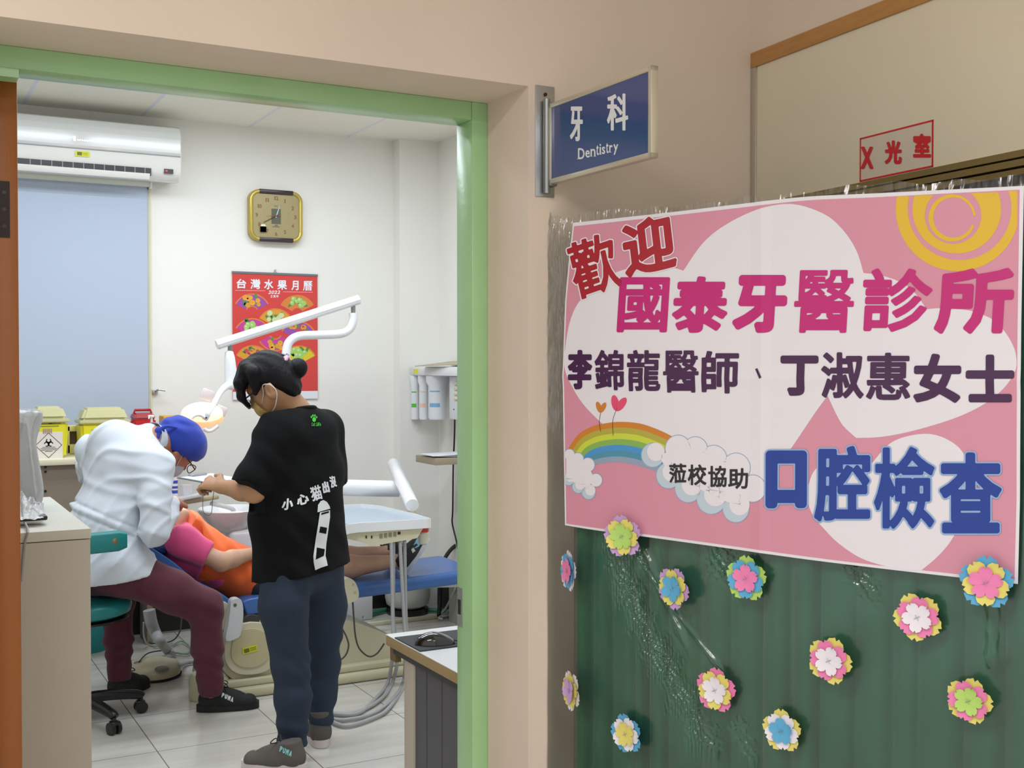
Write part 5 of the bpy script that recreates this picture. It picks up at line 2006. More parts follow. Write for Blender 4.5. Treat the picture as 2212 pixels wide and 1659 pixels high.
# teal stool
M_TEAL = mat('teal_vinyl', '1c7f7e', 0.35, bump=0.04, bscale=200)
sc = Vector((0.733, 5.156, 0))
sl_ = thing('dentist_stool', 'teal padded dentist stool on black castors beside the filing cabinet', 'stool', sc)
zs0 = P(240, 1290, 5.1).z
b = MB()
b.lathe([(0.02, -0.075), (0.17, -0.072), (0.205, -0.055), (0.212, -0.03), (0.205, -0.008), (0.18, 0.0), (0.02, 0.004)], (sc.x, sc.y, zs0-0.006), n=48)
b.build('seat', M_TEAL, sl_, smooth=60)
MB().lathe([(0.19, 0), (0.2, 0.004), (0.2, 0.012), (0.02, 0.012)], (sc.x, sc.y, zs0-0.093), n=40).build('seat_pan', M_BLACK, sl_)
b = MB()
b.cyl((sc.x, sc.y, 0.08), (sc.x, sc.y, zs0-0.08), 0.022)
b.cyl((sc.x, sc.y, 0.08), (sc.x, sc.y, 0.26), 0.03)
b.build('gas_lift', M_BLACK, sl_)
c1 = PZ(297, 1540, 0)
a1 = math.atan2(c1.y-sc.y, c1.x-sc.x)
for i in range(5):
    a = a1-2*math.pi*i/5
    d = Vector((math.cos(a), math.sin(a), 0))
    b = MB()
    b.tube([sc+Vector((0, 0, 0.10)), sc+d*0.12+Vector((0, 0, 0.098)), sc+d*0.235+Vector((0, 0, 0.082)), sc+d*0.258+Vector((0, 0, 0.07))], [0.026, 0.024, 0.021, 0.018], 12, 3)
    lg = b.build('star_leg', M_BLACK, sl_, smooth=80)
    pz = sc+d*0.2535
    sd_ = Vector((-d.y, d.x, 0))
    b = MB()
    for s in (-1, 1):
        b.cyl(pz+sd_*(0.006*s)+Vector((0, 0, 0.026)), pz+sd_*(0.022*s)+Vector((0, 0, 0.026)), 0.026)
    b.cyl(pz+Vector((0, 0, 0.03)), pz+Vector((0, 0, 0.07)), 0.009)
    b.box(pz+Vector((0, 0, 0.046)), (0.036, 0.036, 0.018), bev=0.006)
    b.build('castor', mat('castor_black', '19191a', 0.3), lg)
ybk = 4.86
r0 = P(273, 1165, ybk)
b = MB()
zb0, zb1 = P(230, 1191, ybk).z, P(230, 1147, ybk).z
o_ = []
for i in range(13):
    t = i/12
    o_.append(Vector((r0.x-0.40*t, ybk-0.02*math.sin(math.pi*t), (zb0+zb1)/2-0.006*t)))
V, F = [], []
hh, tt = (zb1-zb0)/2, 0.028
m_ = 16
for i, p in enumerate(o_):
    e_ = 1.0 if 0 < i < 12 else 0.75
    for kk in range(m_):
        a = 2*math.pi*kk/m_
        ca_, sa2 = math.cos(a), math.sin(a)
        V.append(p+Vector((0, tt*e_*math.copysign(abs(ca_)**0.4, ca_), hh*e_*math.copysign(abs(sa2)**0.35, sa2))))
for i in range(12):
    for kk in range(m_):
        F.append((i*m_+kk, i*m_+(kk+1) % m_, (i+1)*m_+(kk+1) % m_, (i+1)*m_+kk))
F += [tuple(range(m_)), tuple(range(12*m_, 13*m_))]
b.add(V, F)
bk = b.build('backrest', M_TEAL, sl_, smooth=60)
q = P(247, 1169, ybk-0.029)
MB().lathe([(0.014, 0), (0.013, 0.006), (0.005, 0.010)], q, (0, -1, 0), 20).build('rivet', mat('brass_rivet', '8a7a58', 0.35, 0.5), bk)
b = MB()
b.tube([Vector((r0.x-0.22, ybk+0.01, (zb0+zb1)/2)), Vector((r0.x-0.22, ybk+0.03, zs0-0.05)), Vector((sc.x-0.02, sc.y-0.1, zs0-0.085))], 0.014, 10, 4)
b.build('back_stem', M_BLACK, sl_)

# filing cabinet by the door with wrapped monitor and bag
M_CAB = mat('beige_cabinet', 'bdb7aa', 0.5, bump=0.02, bscale=300, vary=0.02)
zc_ = 1.10
n0, n1 = PZ(189.2, 1141.4, zc_), PZ(112.6, 1072.9, zc_)
cx1 = (n0.x+n1.x)/2
fc = thing('filing_cabinet', 'beige filing cabinet just inside the door with plastic bag on top', 'cabinet', (cx1-0.23, n0.y+0.3, 0))
b = MB()
b.bx(cx1-0.46, cx1, n0.y, n1.y, 0.0, zc_-0.028)
b.build('body', M_CAB, fc)
b = MB()
b.bx(cx1-0.462, cx1+0.002, n0.y-0.003, n1.y+0.002, zc_-0.026, zc_, 0.003)
b.build('top', mat('cabinet_top', 'c8c7ba', 0.45), fc)
# monitor turned away, in a dust cover
ym = (n0.y*0.35+n1.y*0.65)
mz0 = P(60, 1088, ym).z
mz1 = P(60, 893, ym).z
mon = thing('monitor', 'grey monitor seen from behind in a clear dust cover on the filing cabinet', 'monitor', (P(40, 1088, ym).x, ym, zc_))
xm0, xm1 = P(5, 1000, ym).x, P(62, 1000, ym).x
b = MB()
b.prism([(xm0, ym, mz0), (P(78, 1088, ym).x, ym, mz0), (P(58, 900, ym).x, ym, mz1-0.03), (xm0, ym, mz1-0.02)], (0, 0.06, 0))
b.build('screen_housing', mat('monitor_grey', '9a9ea0', 0.5), mon)
b = MB()
b.cyl((xm0+0.02, ym+0.03, zc_+0.012), (xm0+0.02, ym+0.03, mz0+0.05), 0.02)
b.bx(xm0-0.06, P(74, 1128, ym-0.1).x, ym-0.22, ym+0.05, zc_+0.001, zc_+0.014, 0.004)
b.build('stand', M_BLACK, mon)
M_BAG = sheet_mat('bag_film', (0.92, 0.94, 0.96), 1.6, 0.2, 0.6, 14, body=0.72, bodycol=(0.95, 0.97, 1.0), dist=0.02)


def crumple(b, ring_pts, zs, jit, seed):
    rr = random.Random(seed)
    n_ = len(ring_pts(0))
    V, F = [], []
    for j, z in enumerate(zs):
        for p in ring_pts(j):
            V.append(Vector((p[0]+rr.uniform(-jit, jit), p[1]+rr.uniform(-jit, jit), z+rr.uniform(-jit, jit)*0.6)))
    for j in range(len(zs)-1):
        for i in range(n_):
            F.append((j*n_+i, j*n_+(i+1) % n_, (j+1)*n_+(i+1) % n_, (j+1)*n_+i))
    F.append(tuple(range((len(zs)-1)*n_, len(zs)*n_)))
    b.add(V, F)


right_edge = [(88, 1088), (95, 1068), (92, 1040), (86, 1010), (82, 975), (77, 950), (84, 925), (92, 900), (97, 882)]
zsb = [P(x, y, ym).z for x, y in right_edge]
b = MB()


def rg(j):
    xr_ = P(right_edge[j][0], right_edge[j][1], ym).x
    out = []
    for i in range(16):
        t = i/15
        out.append((xr_-(xr_-xm0+0.04)*t, ym-0.045))
    for i in range(16):
        t = 1-i/15
        out.append((xr_-(xr_-xm0+0.04)*t, ym+0.10))
    return out


crumple(b, rg, zsb, 0.006, 5)
o = b.build('dust_cover', M_BAG, None, smooth=70)
mo = o.modifiers.new('sub', 'SUBSURF')
mo.levels = mo.render_levels = 1
tag(o, 'milky clear plastic dust cover pulled over the grey monitor', 'plastic cover')
rr = random.Random(11)
b = MB()
V, F = [], []
nu, nv = 22, 14
for j in range(nv):
    for i in range(nu):
        px_ = 0+(95-0)*i/(nu-1)
        w = max(0, 1-abs(i/(nu-1)*1.15-0.3))
        y_ = n0.y+0.10+(0.34)*j/(nv-1)
        o2 = P(px_, 1100, y_)
        hgt = (0.012+0.085*max(0, math.sin(math.pi*j/(nv-1)))*w*rr.uniform(0.4, 1.2))*(0 if i in (0,) else 1)+rr.uniform(0, 0.008)
        V.append((min(o2.x, cx1-0.03-0.05*rr.random()), y_+rr.uniform(-0.008, 0.008), zc_+0.004+hgt))
for j in range(nv-1):
    for i in range(nu-1):
        F.append((j*nu+i, j*nu+i+1, (j+1)*nu+i+1, (j+1)*nu+i))
b.add(V, F)
o = b.build('plastic_bag', M_BAG, None, smooth=70)
mo = o.modifiers.new('sub', 'SUBSURF')
mo.levels = mo.render_levels = 1
tag(o, 'crumpled clear plastic bag lying flat on the beige filing cabinet', 'plastic bag')
q = PZ(58, 1136, zc_)
b = MB()
b.box((q.x-0.03, q.y+0.02, zc_+0.018), (0.16, 0.05, 0.012), bev=0.004)
b.box((q.x-0.06, q.y+0.01, zc_+0.0065), (0.06, 0.05, 0.012), bev=0.003)
t = b.build('card_reader', mat('dark_brown_plastic', '2a2522', 0.4))
tag(t, 'small dark device with grey cable at the near edge of the filing cabinet', 'device')
q2 = PZ(55, 1140, zc_)
b = MB()
b.tube([(q2.x, q2.y+0.02, zc_+0.012), (q2.x-0.004, n0.y-0.006, zc_+0.004), (q2.x-0.012, n0.y-0.007, zc_-0.03), (q2.x-0.02, n0.y-0.007, zc_-0.12)], 0.003, 8, 5)
b.build('cable', mat('cable_grey', '9a9c9e', 0.5), t)

# desk with mouse, at the other side of the doorway
zd_ = 0.72
d0, d1 = PZ(835.7, 1369.9, zd_), PZ(909.6, 1408.5, zd_)
dx = 1.305
dk = thing('desk', 'white topped desk with beige edge and dark grey grooved side just inside the doorway', 'desk', (1.65, 2.95, 0))
b = MB()
b.bx(dx, 2.05, 2.66, d0.y, zd_-0.002, zd_, 0.0, mi=0)
b.bx(dx, 2.05, 2.66, d0.y, zd_-0.032, zd_-0.002, 0.004, mi=1)
b.build('desk_top', [mat('desk_white', 'd6d8da', 0.35), mat('desk_edge_beige', 'a38c60', 0.45)], dk)
b = MB()
xs_ = PX(910, 1500, dx+0.02).x
b.bx(dx+0.02, dx+0.035, 2.66, PX(894, 1600, dx+0.02).y, 0.02, zd_-0.045, mi=0)
sidep = b.build('side_panel', mat('panel_slate', '55555c', 0.55), dk)
for px_ in (922, 955):
    yy = PX(px_, 1600, dx+0.02).y
    MB().bx(dx+0.0195, dx+0.022, yy-0.0015, yy+0.0015, 0.02, zd_-0.05).build('groove', M_BLACK, sidep)
MB().bx(dx+0.012, dx+0.04, 2.66, d0.y-0.03, zd_-0.052, zd_-0.032).build('apron', mat('apron_dark', '3a3a3a', 0.5), dk)
yl0, yl1 = PX(893.5, 1600, dx+0.014).y, PX(873, 1600, dx+0.014).y
b = MB()
b.bx(dx+0.014, dx+0.05, yl0, yl1, 0.0, zd_-0.05, 0.002)
b.build('leg', mat('leg_beige', 'b9b2a2', 0.45), dk)
b = MB()
b.bx(dx+0.012, dx+0.03, d0.y-0.045, d0.y-0.005, zd_-0.075, zd_-0.032)
b.build('corner_block', mat('block_brown', '6b5a30', 0.5), dk)
mp_ = [PZ(843.8, 1380, zd_+0.003), PZ(995, 1357, zd_+0.003), PZ(995, 1395, zd_+0.003), PZ(910, 1408, zd_+0.003)]
y0_, y1_ = PZ(910, 1408, zd_).y, PZ(844, 1380, zd_).y
b = MB()
b.bx(dx+0.003, dx+0.24, y0_, y1_, zd_+0.0005, zd_+0.0035, 0.001)
tag(b.build('mouse_pad', mat('pad_black', '26282b', 0.7, bump=0.03, bscale=500)), 'black mouse pad at the corner of the white desk', 'mouse pad')
q = PZ(939, 1390, zd_+0.004)
t = thing('computer_mouse', 'glossy black computer mouse on the black mouse pad', 'mouse', q)
b = MB()
mz = Matrix.Rotation(math.radians(-22), 3, 'Z')
V, F = [], []
for j in range(12):
    u = j/11
    x = -0.056+0.112*u
    wd2 = 0.031*(math.sin(math.pi*min(1, max(0, 0.06+u*0.9)))**0.5)
    hg_ = 0.036*(math.sin(math.pi*(0.08+0.86*u))**0.75)*(1.05-0.25*u)
    for i in range(13):
        a = math.pi*i/12
        V.append(q+mz @ Vector((x, wd2*math.cos(a)*1.0, hg_*math.sin(a)**0.8)))
for j in range(11):
    for i in range(12):
        F.append((j*13+i, j*13+i+1, (j+1)*13+i+1, (j+1)*13+i))
F += [tuple(range(13)), tuple(range(11*13, 12*13))]
b.add(V, F)
b.build('shell', mat('mouse_black', '0f1011', 0.12, coat=0.8), t, smooth=70)
b = MB()
b.tube([q+mz @ Vector((0.054, 0, 0.008)), q+mz @ Vector((0.085, 0.0, 0.004)), q+Vector((0.13, -0.05, 0.004)), q+Vector((0.25, -0.06, 0.004))], 0.0018, 8, 5)
b.build('mouse_cable', M_RUBBER, t)

# foot pedal
q = PZ(335, 1462, 0)
fp = thing('foot_pedal', 'cream foot control with grey pads on the floor between the dentist shoes', 'foot pedal', (q.x, q.y, 0))
a = math.radians(12)
R = Matrix.Rotation(a, 3, 'Z')
b = MB()
b.lathe([(0.10, 0.004), (0.135, 0.012), (0.14, 0.04), (0.125, 0.062), (0.08, 0.078), (0.01, 0.08)], (q.x-0.005, q.y+0.02, 0), n=40, sx=0.95)
b.build('pedal_body', mat('pedal_cream', 'bdb59c', 0.4), fp, smooth=60)
for x_, y_, r_ in ((302, 1432, 0.03), (350, 1444, 0.034), (360, 1419, 0.028)):
    o = PZ(x_, y_, 0.072)
    MB().lathe([(r_, 0), (r_, 0.006), (r_*0.8, 0.012), (0.002, 0.013)], (o.x, o.y, 0.066), n=24).build('pedal_pad', mat('pad_grey', '77766e', 0.5), fp)
b = MB()
b.lathe([(0.1, 0), (0.138, 0.0), (0.141, 0.012)], (q.x-0.005, q.y+0.02, 0.0), n=40, sx=0.95, cap=False)
b.build('rubber_skirt', M_RUBBER, fp)
hose('pedal_tube', [PZ(384, 1440, 0.05), PZ(400, 1432, 0.02), PZ(420, 1428, 0.02), PZ(440, 1425, 0.02)], 0.012, M_HOSE, None, parent=fp)
hose('pedal_cable', [PZ(300, 1430, 0.085), PZ(318, 1412, 0.09), PZ(345, 1406, 0.06), PZ(362, 1408, 0.02)], 0.003, M_RUBBER, None, parent=fp)
b = MB()
b.tube([P(322, 1318, 5.9), P(327, 1345, 5.9), P(336, 1368, 5.9), P(348, 1388, 5.85), PZ(362, 1405, 0.03), PZ(372, 1415, 0.02)], [0.03, 0.03, 0.028, 0.024, 0.024, 0.02], 14, 8)
tag(b.build('drain_hose', M_HOSE, smooth=80), 'thick grey drain hose dropping to the floor behind the foot pedal', 'hose')
for i, (pts, lbl) in enumerate((([(310, 1345, .25), (311, 1375, .12), (320, 1392, .01), (345, 1396, .01), (372, 1388, .01)], 'thin grey cable looped on the floor beside the drain hose'),
                               ([(392, 1335, .2), (388, 1365, .08), (370, 1385, .01), (330, 1390, .01), (325, 1383, .01), (350, 1378, .01)], 'thin dark cable curling over the floor beyond the foot pedal'),
                               ([(372, 1395, .01), (392, 1385, .01), (410, 1398, .01), (405, 1412, .01), (380, 1410, .01)], 'thin green cable on the floor next to the maroon trouser leg'))):
    hose('floor_cable', [PZ(x, y, z+0.004) for x, y, z in pts], 0.004, [M_HOSE, mat('cable_dark', '3c4444', 0.5), mat('cable_green', '7fa088', 0.5)][i], lbl, 'cable')
# teal waste bin
q = PZ(200, 1411, 0)
t = thing('waste_bin', 'teal plastic waste bin standing behind the stool', 'waste bin', (q.x-0.03, q.y+0.1, 0))
b = MB()
b.lathe([(0.11, 0.0), (0.115, 0.006), (0.13, 0.30), (0.125, 0.30), (0.105, 0.01), (0.01, 0.01)], (q.x-0.02, q.y+0.1, 0), n=36)
b.build('bin_body', mat('bin_teal', '1f8f90', 0.4), t, smooth=50)
MB().lathe([(0.131, 0.285), (0.136, 0.29), (0.136, 0.305), (0.126, 0.305)], (q.x-0.02, q.y+0.1, 0), n=36, cap=False).build('bin_rim', mat('bin_rim_teal', '27a3a0', 0.4), t)

# white tank, box, hoses on the floor under the leg rest
q = PZ(902, 1334, 0)
t = thing('suction_tank', 'white rounded tank on a black tray under the leg rest', 'tank', (q.x, q.y+0.16, 0))
b = MB()
b.lathe([(0.05, 0.035), (0.10, 0.04), (0.128, 0.06), (0.137, 0.10), (0.139, 0.30), (0.12, 0.33), (0.02, 0.34)], (q.x, q.y+0.15, 0), n=40)
b.build('tank_body', mat('tank_white', 'cfd2cc', 0.4), t, smooth=60)
MB().lathe([(0.125, 0.0), (0.13, 0.03), (0.12, 0.036), (0.02, 0.036)], (q.x, q.y+0.15, 0), n=40).build('tray_base', M_BLACK, t)
b = MB()
p0, p1 = PZ(766, 1342, 0), PZ(806, 1338, 0)
b.bx(p0.x-0.1, p1.x, p1.y, p1.y+0.2, 0.0, 0.15, 0.01)
t = b.build('floor_box', M_GREYW)
tag(t, 'grey white junction box on the floor behind the chair base', 'box')
b = MB()
A = P(880, 1215, 5.95)
b.prism(spline([P(870, 1240, 5.95), P(880, 1213, 5.95), (P(900, 1206, 5.95)), P(940, 1212, 5.95), P(985, 1228, 5.95), P(1010, 1240, 5.95), P(1010, 1266, 5.95), P(870, 1266, 5.95)], 4, True), (0, 0.25, 0))
b.bx(P(994, 1290, 6.0).x, P(1010, 1290, 6.0).x, 6.0, 6.15, 0.0, 0.36)
o = b.build('equipment_cover', mat('cover_grey', 'b3b3ac', 0.45), smooth=50)
tag(o, 'pale grey rounded equipment cover behind the soles of the patient shoes', 'equipment cover')
hose('green_hose', [PZ(780, 1333, 0.02), PZ(815, 1322, 0.02), PZ(850, 1316, 0.02), PZ(930, 1318, 0.02), PZ(975, 1322, 0.02), PZ(1005, 1330, 0.02)], 0.013, mat('hose_green', '2d7a5a', 0.4), 'green garden hose along the foot of the back wall', 'hose')
for i, pts in enumerate(([(986, 1262, .25), (975, 1290, .14), (962, 1315, .05), (948, 1330, .012), (960, 1331, .012), (1000, 1325, .012)], [(995, 1288, .16), (980, 1308, .08), (962, 1325, .02), (948, 1334, .012), (955, 1337, .012)])):
    hose('white_tube', [PZ(x, y, z+0.004) for x, y, z in pts], 0.006, M_GREYW, ('looping' if i else 'hanging')+' thin white tube at the floor beside the white tank', 'tube')
hose('power_cable', [PX(981, 884, 2.9), PX(982, 900, 2.96), PX(982, 930, 3.0), PX(980, 985, 3.03), PX(979, 1010, 3.03), PX(978, 1100, 3.03), PX(977, 1130, 3.03), PX(985, 1165, 3.03), PX(990, 1190, 3.03)], 0.005, M_RUBBER, 'thin black cable running down the wall from the water filter', 'cable')
hose('black_hose', [P(1000, 1172, 6.3), P(985, 1178, 6.3), P(970, 1192, 6.3), P(957, 1215, 6.3), P(952, 1240, 6.3), P(950, 1300, 6.3), PZ(948, 1330, 0.02)], 0.012, M_RUBBER, 'thick black hose bending down behind the leg rest', 'hose')

# water filter on the wall
t = thing('water_filter', 'white water filter with three hanging cartridges on the far wall', 'water filter', (XR, 6.2, 1.2))
b = MB()
zz0, zz1 = 1.447, 1.50
b.bx(2.85, XR-0.001, 5.85, 6.52, zz0, zz1, 0.008)
hb = b.build('filter_head', mat('filter_white', 'dfe2e4', 0.35), t)
q = PX(898, 802.5, 2.849)
b = MB()
b.box((2.849, q.y, 1.472), (0.002, 0.07, 0.028))
b.build('yellow_sticker', M_YST, hb)
for px_, r_, xx, c_, l_ in ((897, 0.027, 2.88, 'filter_green', 898), (916, 0.030, 2.895, 'filter_peach', 908), (945, 0.055, 2.915, 'filter_blue', 909)):
    q = PX(px_, 850, xx)
    zb5 = P(px_, 906, q.y).z
    b = MB()
    b.lathe([(r_*1.25, zz0-zb5), (r_*1.25, zz0-zb5-0.035), (r_, zz0-zb5-0.06), (r_, 0.012), (r_*0.9, 0.0), (0.002, 0)], (xx, q.y, zb5), n=28)
    f_ = b.build('cartridge', mat('cartridge_white', 'e6e9ec', 0.3), t, smooth=50)
    mat('filter_green', '56b848', 0.4), mat('filter_peach', 'ecc0a8', 0.4), mat('filter_blue', '7aa6c8', 0.4)
    for z0_, z1_ in ((0.075, 0.098), (0.165, 0.172)):
        b = MB()
        for i in range(5):
            a0 = math.radians(190+i*14)
            a1_ = math.radians(190+(i+1)*14)
            b.add([(xx+(r_+0.0008)*math.cos(aa), q.y+(r_+0.0008)*math.sin(aa), zb5+z) for z in (z0_, z1_) for aa in (a0, a1_)], [(0, 1, 3, 2)])
        b.build('colour_label', MATS[c_], f_)
b = MB()
q = PX(970, 850, 2.90)
b.bx(2.90, XR-0.001, q.y-0.30, q.y, zz0-0.25, zz0-0.002, 0.006)
pb = b.build('pump_box', mat('filter_white', 'dfe2e4', 0.35), t)
for i in range(4):
    o = PX(984, 828+i*11, 2.897)
    MB().ell((2.897, o.y, o.z), (0.006, 0.022, 0.013)).build('fitting', mat('fitting_cream', 'd6d0b4', 0.4), pb)
b = MB()
b.box((2.95, 6.1, zz1+0.022), (0.26, 0.42, 0.004), rot=Matrix.Rotation(math.radians(-6), 3, 'Y') @ Matrix.Rotation(math.radians(14), 3, 'Z'))
tag(b.build('cardboard_sheet', mat('cardboard', 'b0a68e', 0.7)), 'thin cardboard piece lying on the water filter', 'cardboard')
# wall shelf with papers
b = MB()
q = P(940, 990, 5.93)
zt6 = q.z
b.bx(q.x, XR-0.001, 5.93, 6.2, zt6-0.04, zt6, 0.002)
t = b.build('wall_shelf', mat('shelf_taupe', 'a79a80', 0.5))
tag(t, 'small taupe wall shelf holding papers beside the green door frame', 'shelf')
for i in range(2):
    b = MB()
    b.box((q.x+0.15+0.004*i, 6.03, zt6+0.006+0.009*i), (0.32, 0.19, 0.003), rot=Matrix.Rotation(math.radians(2-3*i), 3, 'Y'), bev=0.0005)
    tag(b.build('paper_sheet', mat('paper', 'e8eaf0', 0.6)), ('upper' if i else 'lower')+' white paper lying on the small taupe wall shelf', 'paper')

# ================================================================ PEOPLE
M_SKIN = mat('skin', 'b98a66', 0.5, sss=0.05, vary=0.05, vscale=18)
M_SKIN2 = mat('skin_ruddy', 'b4765c', 0.5, sss=0.05, vary=0.05, vscale=18)
M_SKIN3 = mat('skin_pale', 'c79c82', 0.5, sss=0.05, vary=0.05, vscale=18)
M_HAIR = mat('black_hair', '121014', 0.55, spec=0.2, bump=0.5, bscale=90, stretch=(1, 1, 0.25))
Z3 = Vector((0, 0, 1))


def bounds(pts, m):
    a = np.array([tuple(p) for p in pts])
    return a.min(0)-m, a.max(0)+m


def rows(*v):
    return np.array([tuple(x) for x in v]).T


def shoe(parent, heel, toe, up, col, solecol, lace, w=0.047, hgt=0.085, socks=None, name='shoe'):
    """heel and toe are points on the ground side of the sole"""
    heel, toe, up = Vector(heel), Vector(toe), Vector(up).normalized()
    d = (toe-heel)
    L = d.length
    d.normalize()
    up = (up-d*up.dot(d)).normalized()
    s = up.cross(d)
    lo, hi = bounds([heel, toe, heel+up*0.13, toe+up*0.13], 0.08)
    f = SDF(lo, hi, 0.0045)
    f.cap(heel+d*0.05+up*0.045, heel+d*(L*0.45)+up*0.045, 0.040, 0.043, k=0.01)
    f.ecap(heel+d*(L*0.45)+up*0.036, heel+d*(L-0.048)+up*0.030, (w, 0.042), (w*0.92, 0.032), s, up, k=0.02)
    f.cap(heel+d*0.055+up*0.06, heel+d*0.065+up*(hgt+0.01), 0.041, 0.040, k=0.02)
    f.cap(heel+d*0.10+up*0.075, heel+d*(L*0.62)+up*0.055, 0.032, 0.026, k=0.02)
    f.plane(heel+up*0.022, -up)
    f.plane(heel+up*(hgt+0.012)+d*0.06, up+d*0.15)
    sh_ = f.build(name, col, parent, 2)
    b = MB()
    out = []
    for i in range(40):
        a = 2*math.pi*i/40
        ca_, sa_ = math.cos(a), math.sin(a)
        x = L/2-0.003+math.copysign(abs(ca_)**0.85, ca_)*(L/2-0.003)
        wid_ = w*(0.84+0.16*x/L)
        out.append(heel+d*x+s*(wid_*math.copysign(abs(sa_)**0.75, sa_))+up*0.0015)
    b.prism(out, up*0.029)
    b.build('sole', solecol, sh_, smooth=50)
    b = MB()
    for t in (0.40, 0.47, 0.54, 0.61):
        c = heel+d*(L*t)+up*(0.098-0.055*(t-0.36)/0.3)
        b.tube([c-s*0.028-up*0.01, c, c+s*0.028-up*0.01], 0.0028, 6, 4)
        if t != 0.40:
            continue
    k = heel+d*(L*0.38)+up*0.102
    b.tube([k, k+s*0.02+up*0.02+d*0.015, k+s*0.035+up*0.005+d*0.03, k+d*0.004], 0.0022, 6, 5)
    b.tube([k, k-s*0.02+up*0.02+d*0.015, k-s*0.035+up*0.005+d*0.03, k+d*0.004], 0.0022, 6, 5)
    b.build('lace', lace, sh_, smooth=80)
    return sh_


def hand(f, wrist, palm_dir, up, curl, side, sc=1.0, spread=0.10):
    """palm, four unequal bent fingers and a thumb, added to a body field; side = which way the thumb lies"""
    w, d, u = Vector(wrist), Vector(palm_dir).normalized(), Vector(up).normalized()
    u = (u-d*u.dot(d)).normalized()
    t = d.cross(u)*side
    c0 = w+d*0.015*sc
    c1 = w+d*0.075*sc
    f.ecap(c0, c1, (0.026*sc, 0.017*sc), (0.036*sc, 0.014*sc), t, u, k=0.02)
    for i, (off, ln) in enumerate(((0.030, 0.074), (0.010, 0.082), (-0.010, 0.077), (-0.028, 0.062))):
        p = c1+t*off*sc+d*0.008*sc
        a = 0.0
        seg = [ln*0.45, ln*0.32, ln*0.26]
        r = 0.0088*sc if i < 3 else 0.0078*sc
        dirn = (d+t*off*spread*10)
        for k_, l in enumerate(seg):
            a += curl[k_]
            v = (dirn*math.cos(a)-u*math.sin(a)).normalized()
            q = p+v*l*sc
            f.cap(p, q, r, r*0.92, k=0.006)
            p, r = q, r*0.92
    p = w+d*0.025*sc+t*0.024*sc
    v = (d*0.65+t*0.75-u*0.15).normalized()
    q = p+v*0.040*sc
    f.cap(p, q, 0.0125*sc, 0.010*sc, k=0.014)
    v2 = (d*0.92+t*0.12-u*0.3).normalized()
    f.cap(q, q+v2*0.032*sc, 0.010*sc, 0.0085*sc, k=0.006)


def head(f, c, Fd, Ud, ear=True, sc=1.0, eu=0.0):
    Fd, Ud = Vector(Fd).normalized(), Vector(Ud)
    Ud = (Ud-Fd*Ud.dot(Fd)).normalized()
    Sd = Fd.cross(Ud)
    R = rows(Sd, Fd, Ud)
    g = lambda s, a, u: c+(Sd*s+Fd*a+Ud*u)*sc
    f.ell(g(0, -0.010, 0.025), (0.078*sc, 0.097*sc, 0.092*sc), R, 0.02)
    f.ell(g(0, 0.028, -0.035), (0.062*sc, 0.066*sc, 0.078*sc), R, 0.03)
    f.cap(g(0, 0.055, -0.095), g(0, 0.060, -0.098), 0.024*sc, k=0.03)
    for s in (-1, 1):
        f.cap(g(s*0.055, 0.0, -0.055), g(s*0.018, 0.065, -0.095), 0.020*sc, 0.016*sc, k=0.03)
        f.ell(g(s*0.032, 0.075, 0.0), (0.016*sc, 0.010*sc, 0.012*sc), R, 0.012, 'cut')
        f.ell(g(s*0.032, 0.070, -0.001), (0.012*sc, 0.012*sc, 0.012*sc), R, 0.004)
        f.cap(g(s*0.016, 0.088, 0.018), g(s*0.050, 0.072, 0.018), 0.007*sc, k=0.012)
        if ear:
            f.ell(g(s*0.081, -0.014, -0.010+eu), (0.015*sc, 0.021*sc, 0.035*sc), R, 0.004)
            f.cap(g(s*0.086, -0.028, 0.014+eu), g(s*0.087, -0.032, -0.012+eu), 0.007*sc, k=0.004)
            f.ell(g(s*0.095, -0.008, -0.006+eu), (0.009*sc, 0.010*sc, 0.019*sc), R, 0.004, 'cut')
    f.cap(g(0, 0.088, 0.008), g(0, 0.108, -0.032), 0.008*sc, 0.013*sc, k=0.012)
    f.cap(g(-0.011, 0.096, -0.036), g(0.011, 0.096, -0.036), 0.008*sc, k=0.010)
    f.cap(g(-0.018, 0.084, -0.062), g(0.018, 0.084, -0.062), 0.008*sc, k=0.008)
    f.cap(g(-0.015, 0.082, -0.073), g(0.015, 0.082, -0.073), 0.008*sc, k=0.008)
    return Sd, Fd, Ud, g, R


def label_mark(tree, off, items, name, mats_, parent, polys=()):
    b = MB()
    f = on_surface(tree, off)
    for ch, box, r, mi, rot, shear in items:
        write_px(b, ch, box, r, f, mi, rot, shear)
    bm = bmesh.new()
    for pts, mi, lift in polys:
        vs = [bm.verts.new((x, y, 0)) for x, y in pts]
        fc_ = bm.faces.new(vs)
        fc_.material_index = mi
    if polys:
        for x in range(500, 800, 3):
            bmesh.ops.bisect_plane(bm, geom=bm.verts[:]+bm.edges[:]+bm.faces[:], plane_co=(x+0.37, 0, 0), plane_no=(1, 0, 0))
        for y in range(880, 1300, 3):
            bmesh.ops.bisect_plane(bm, geom=bm.verts[:]+bm.edges[:]+bm.faces[:], plane_co=(0, y+0.41, 0), plane_no=(0, 1, 0))
        bmesh.ops.triangulate(bm, faces=bm.faces[:])
        f2 = [on_surface(tree, off), on_surface(tree, off+0.0012)]
        for fc_ in bm.faces:
            lift = f2[1 if fc_.material_index == 2 else 0]
            b.add([lift(v.co.x, v.co.y) for v in fc_.verts], [tuple(range(len(fc_.verts)))], fc_.material_index)
    bm.free()
    return b.build(name, mats_, parent, smooth=0, fix=False)


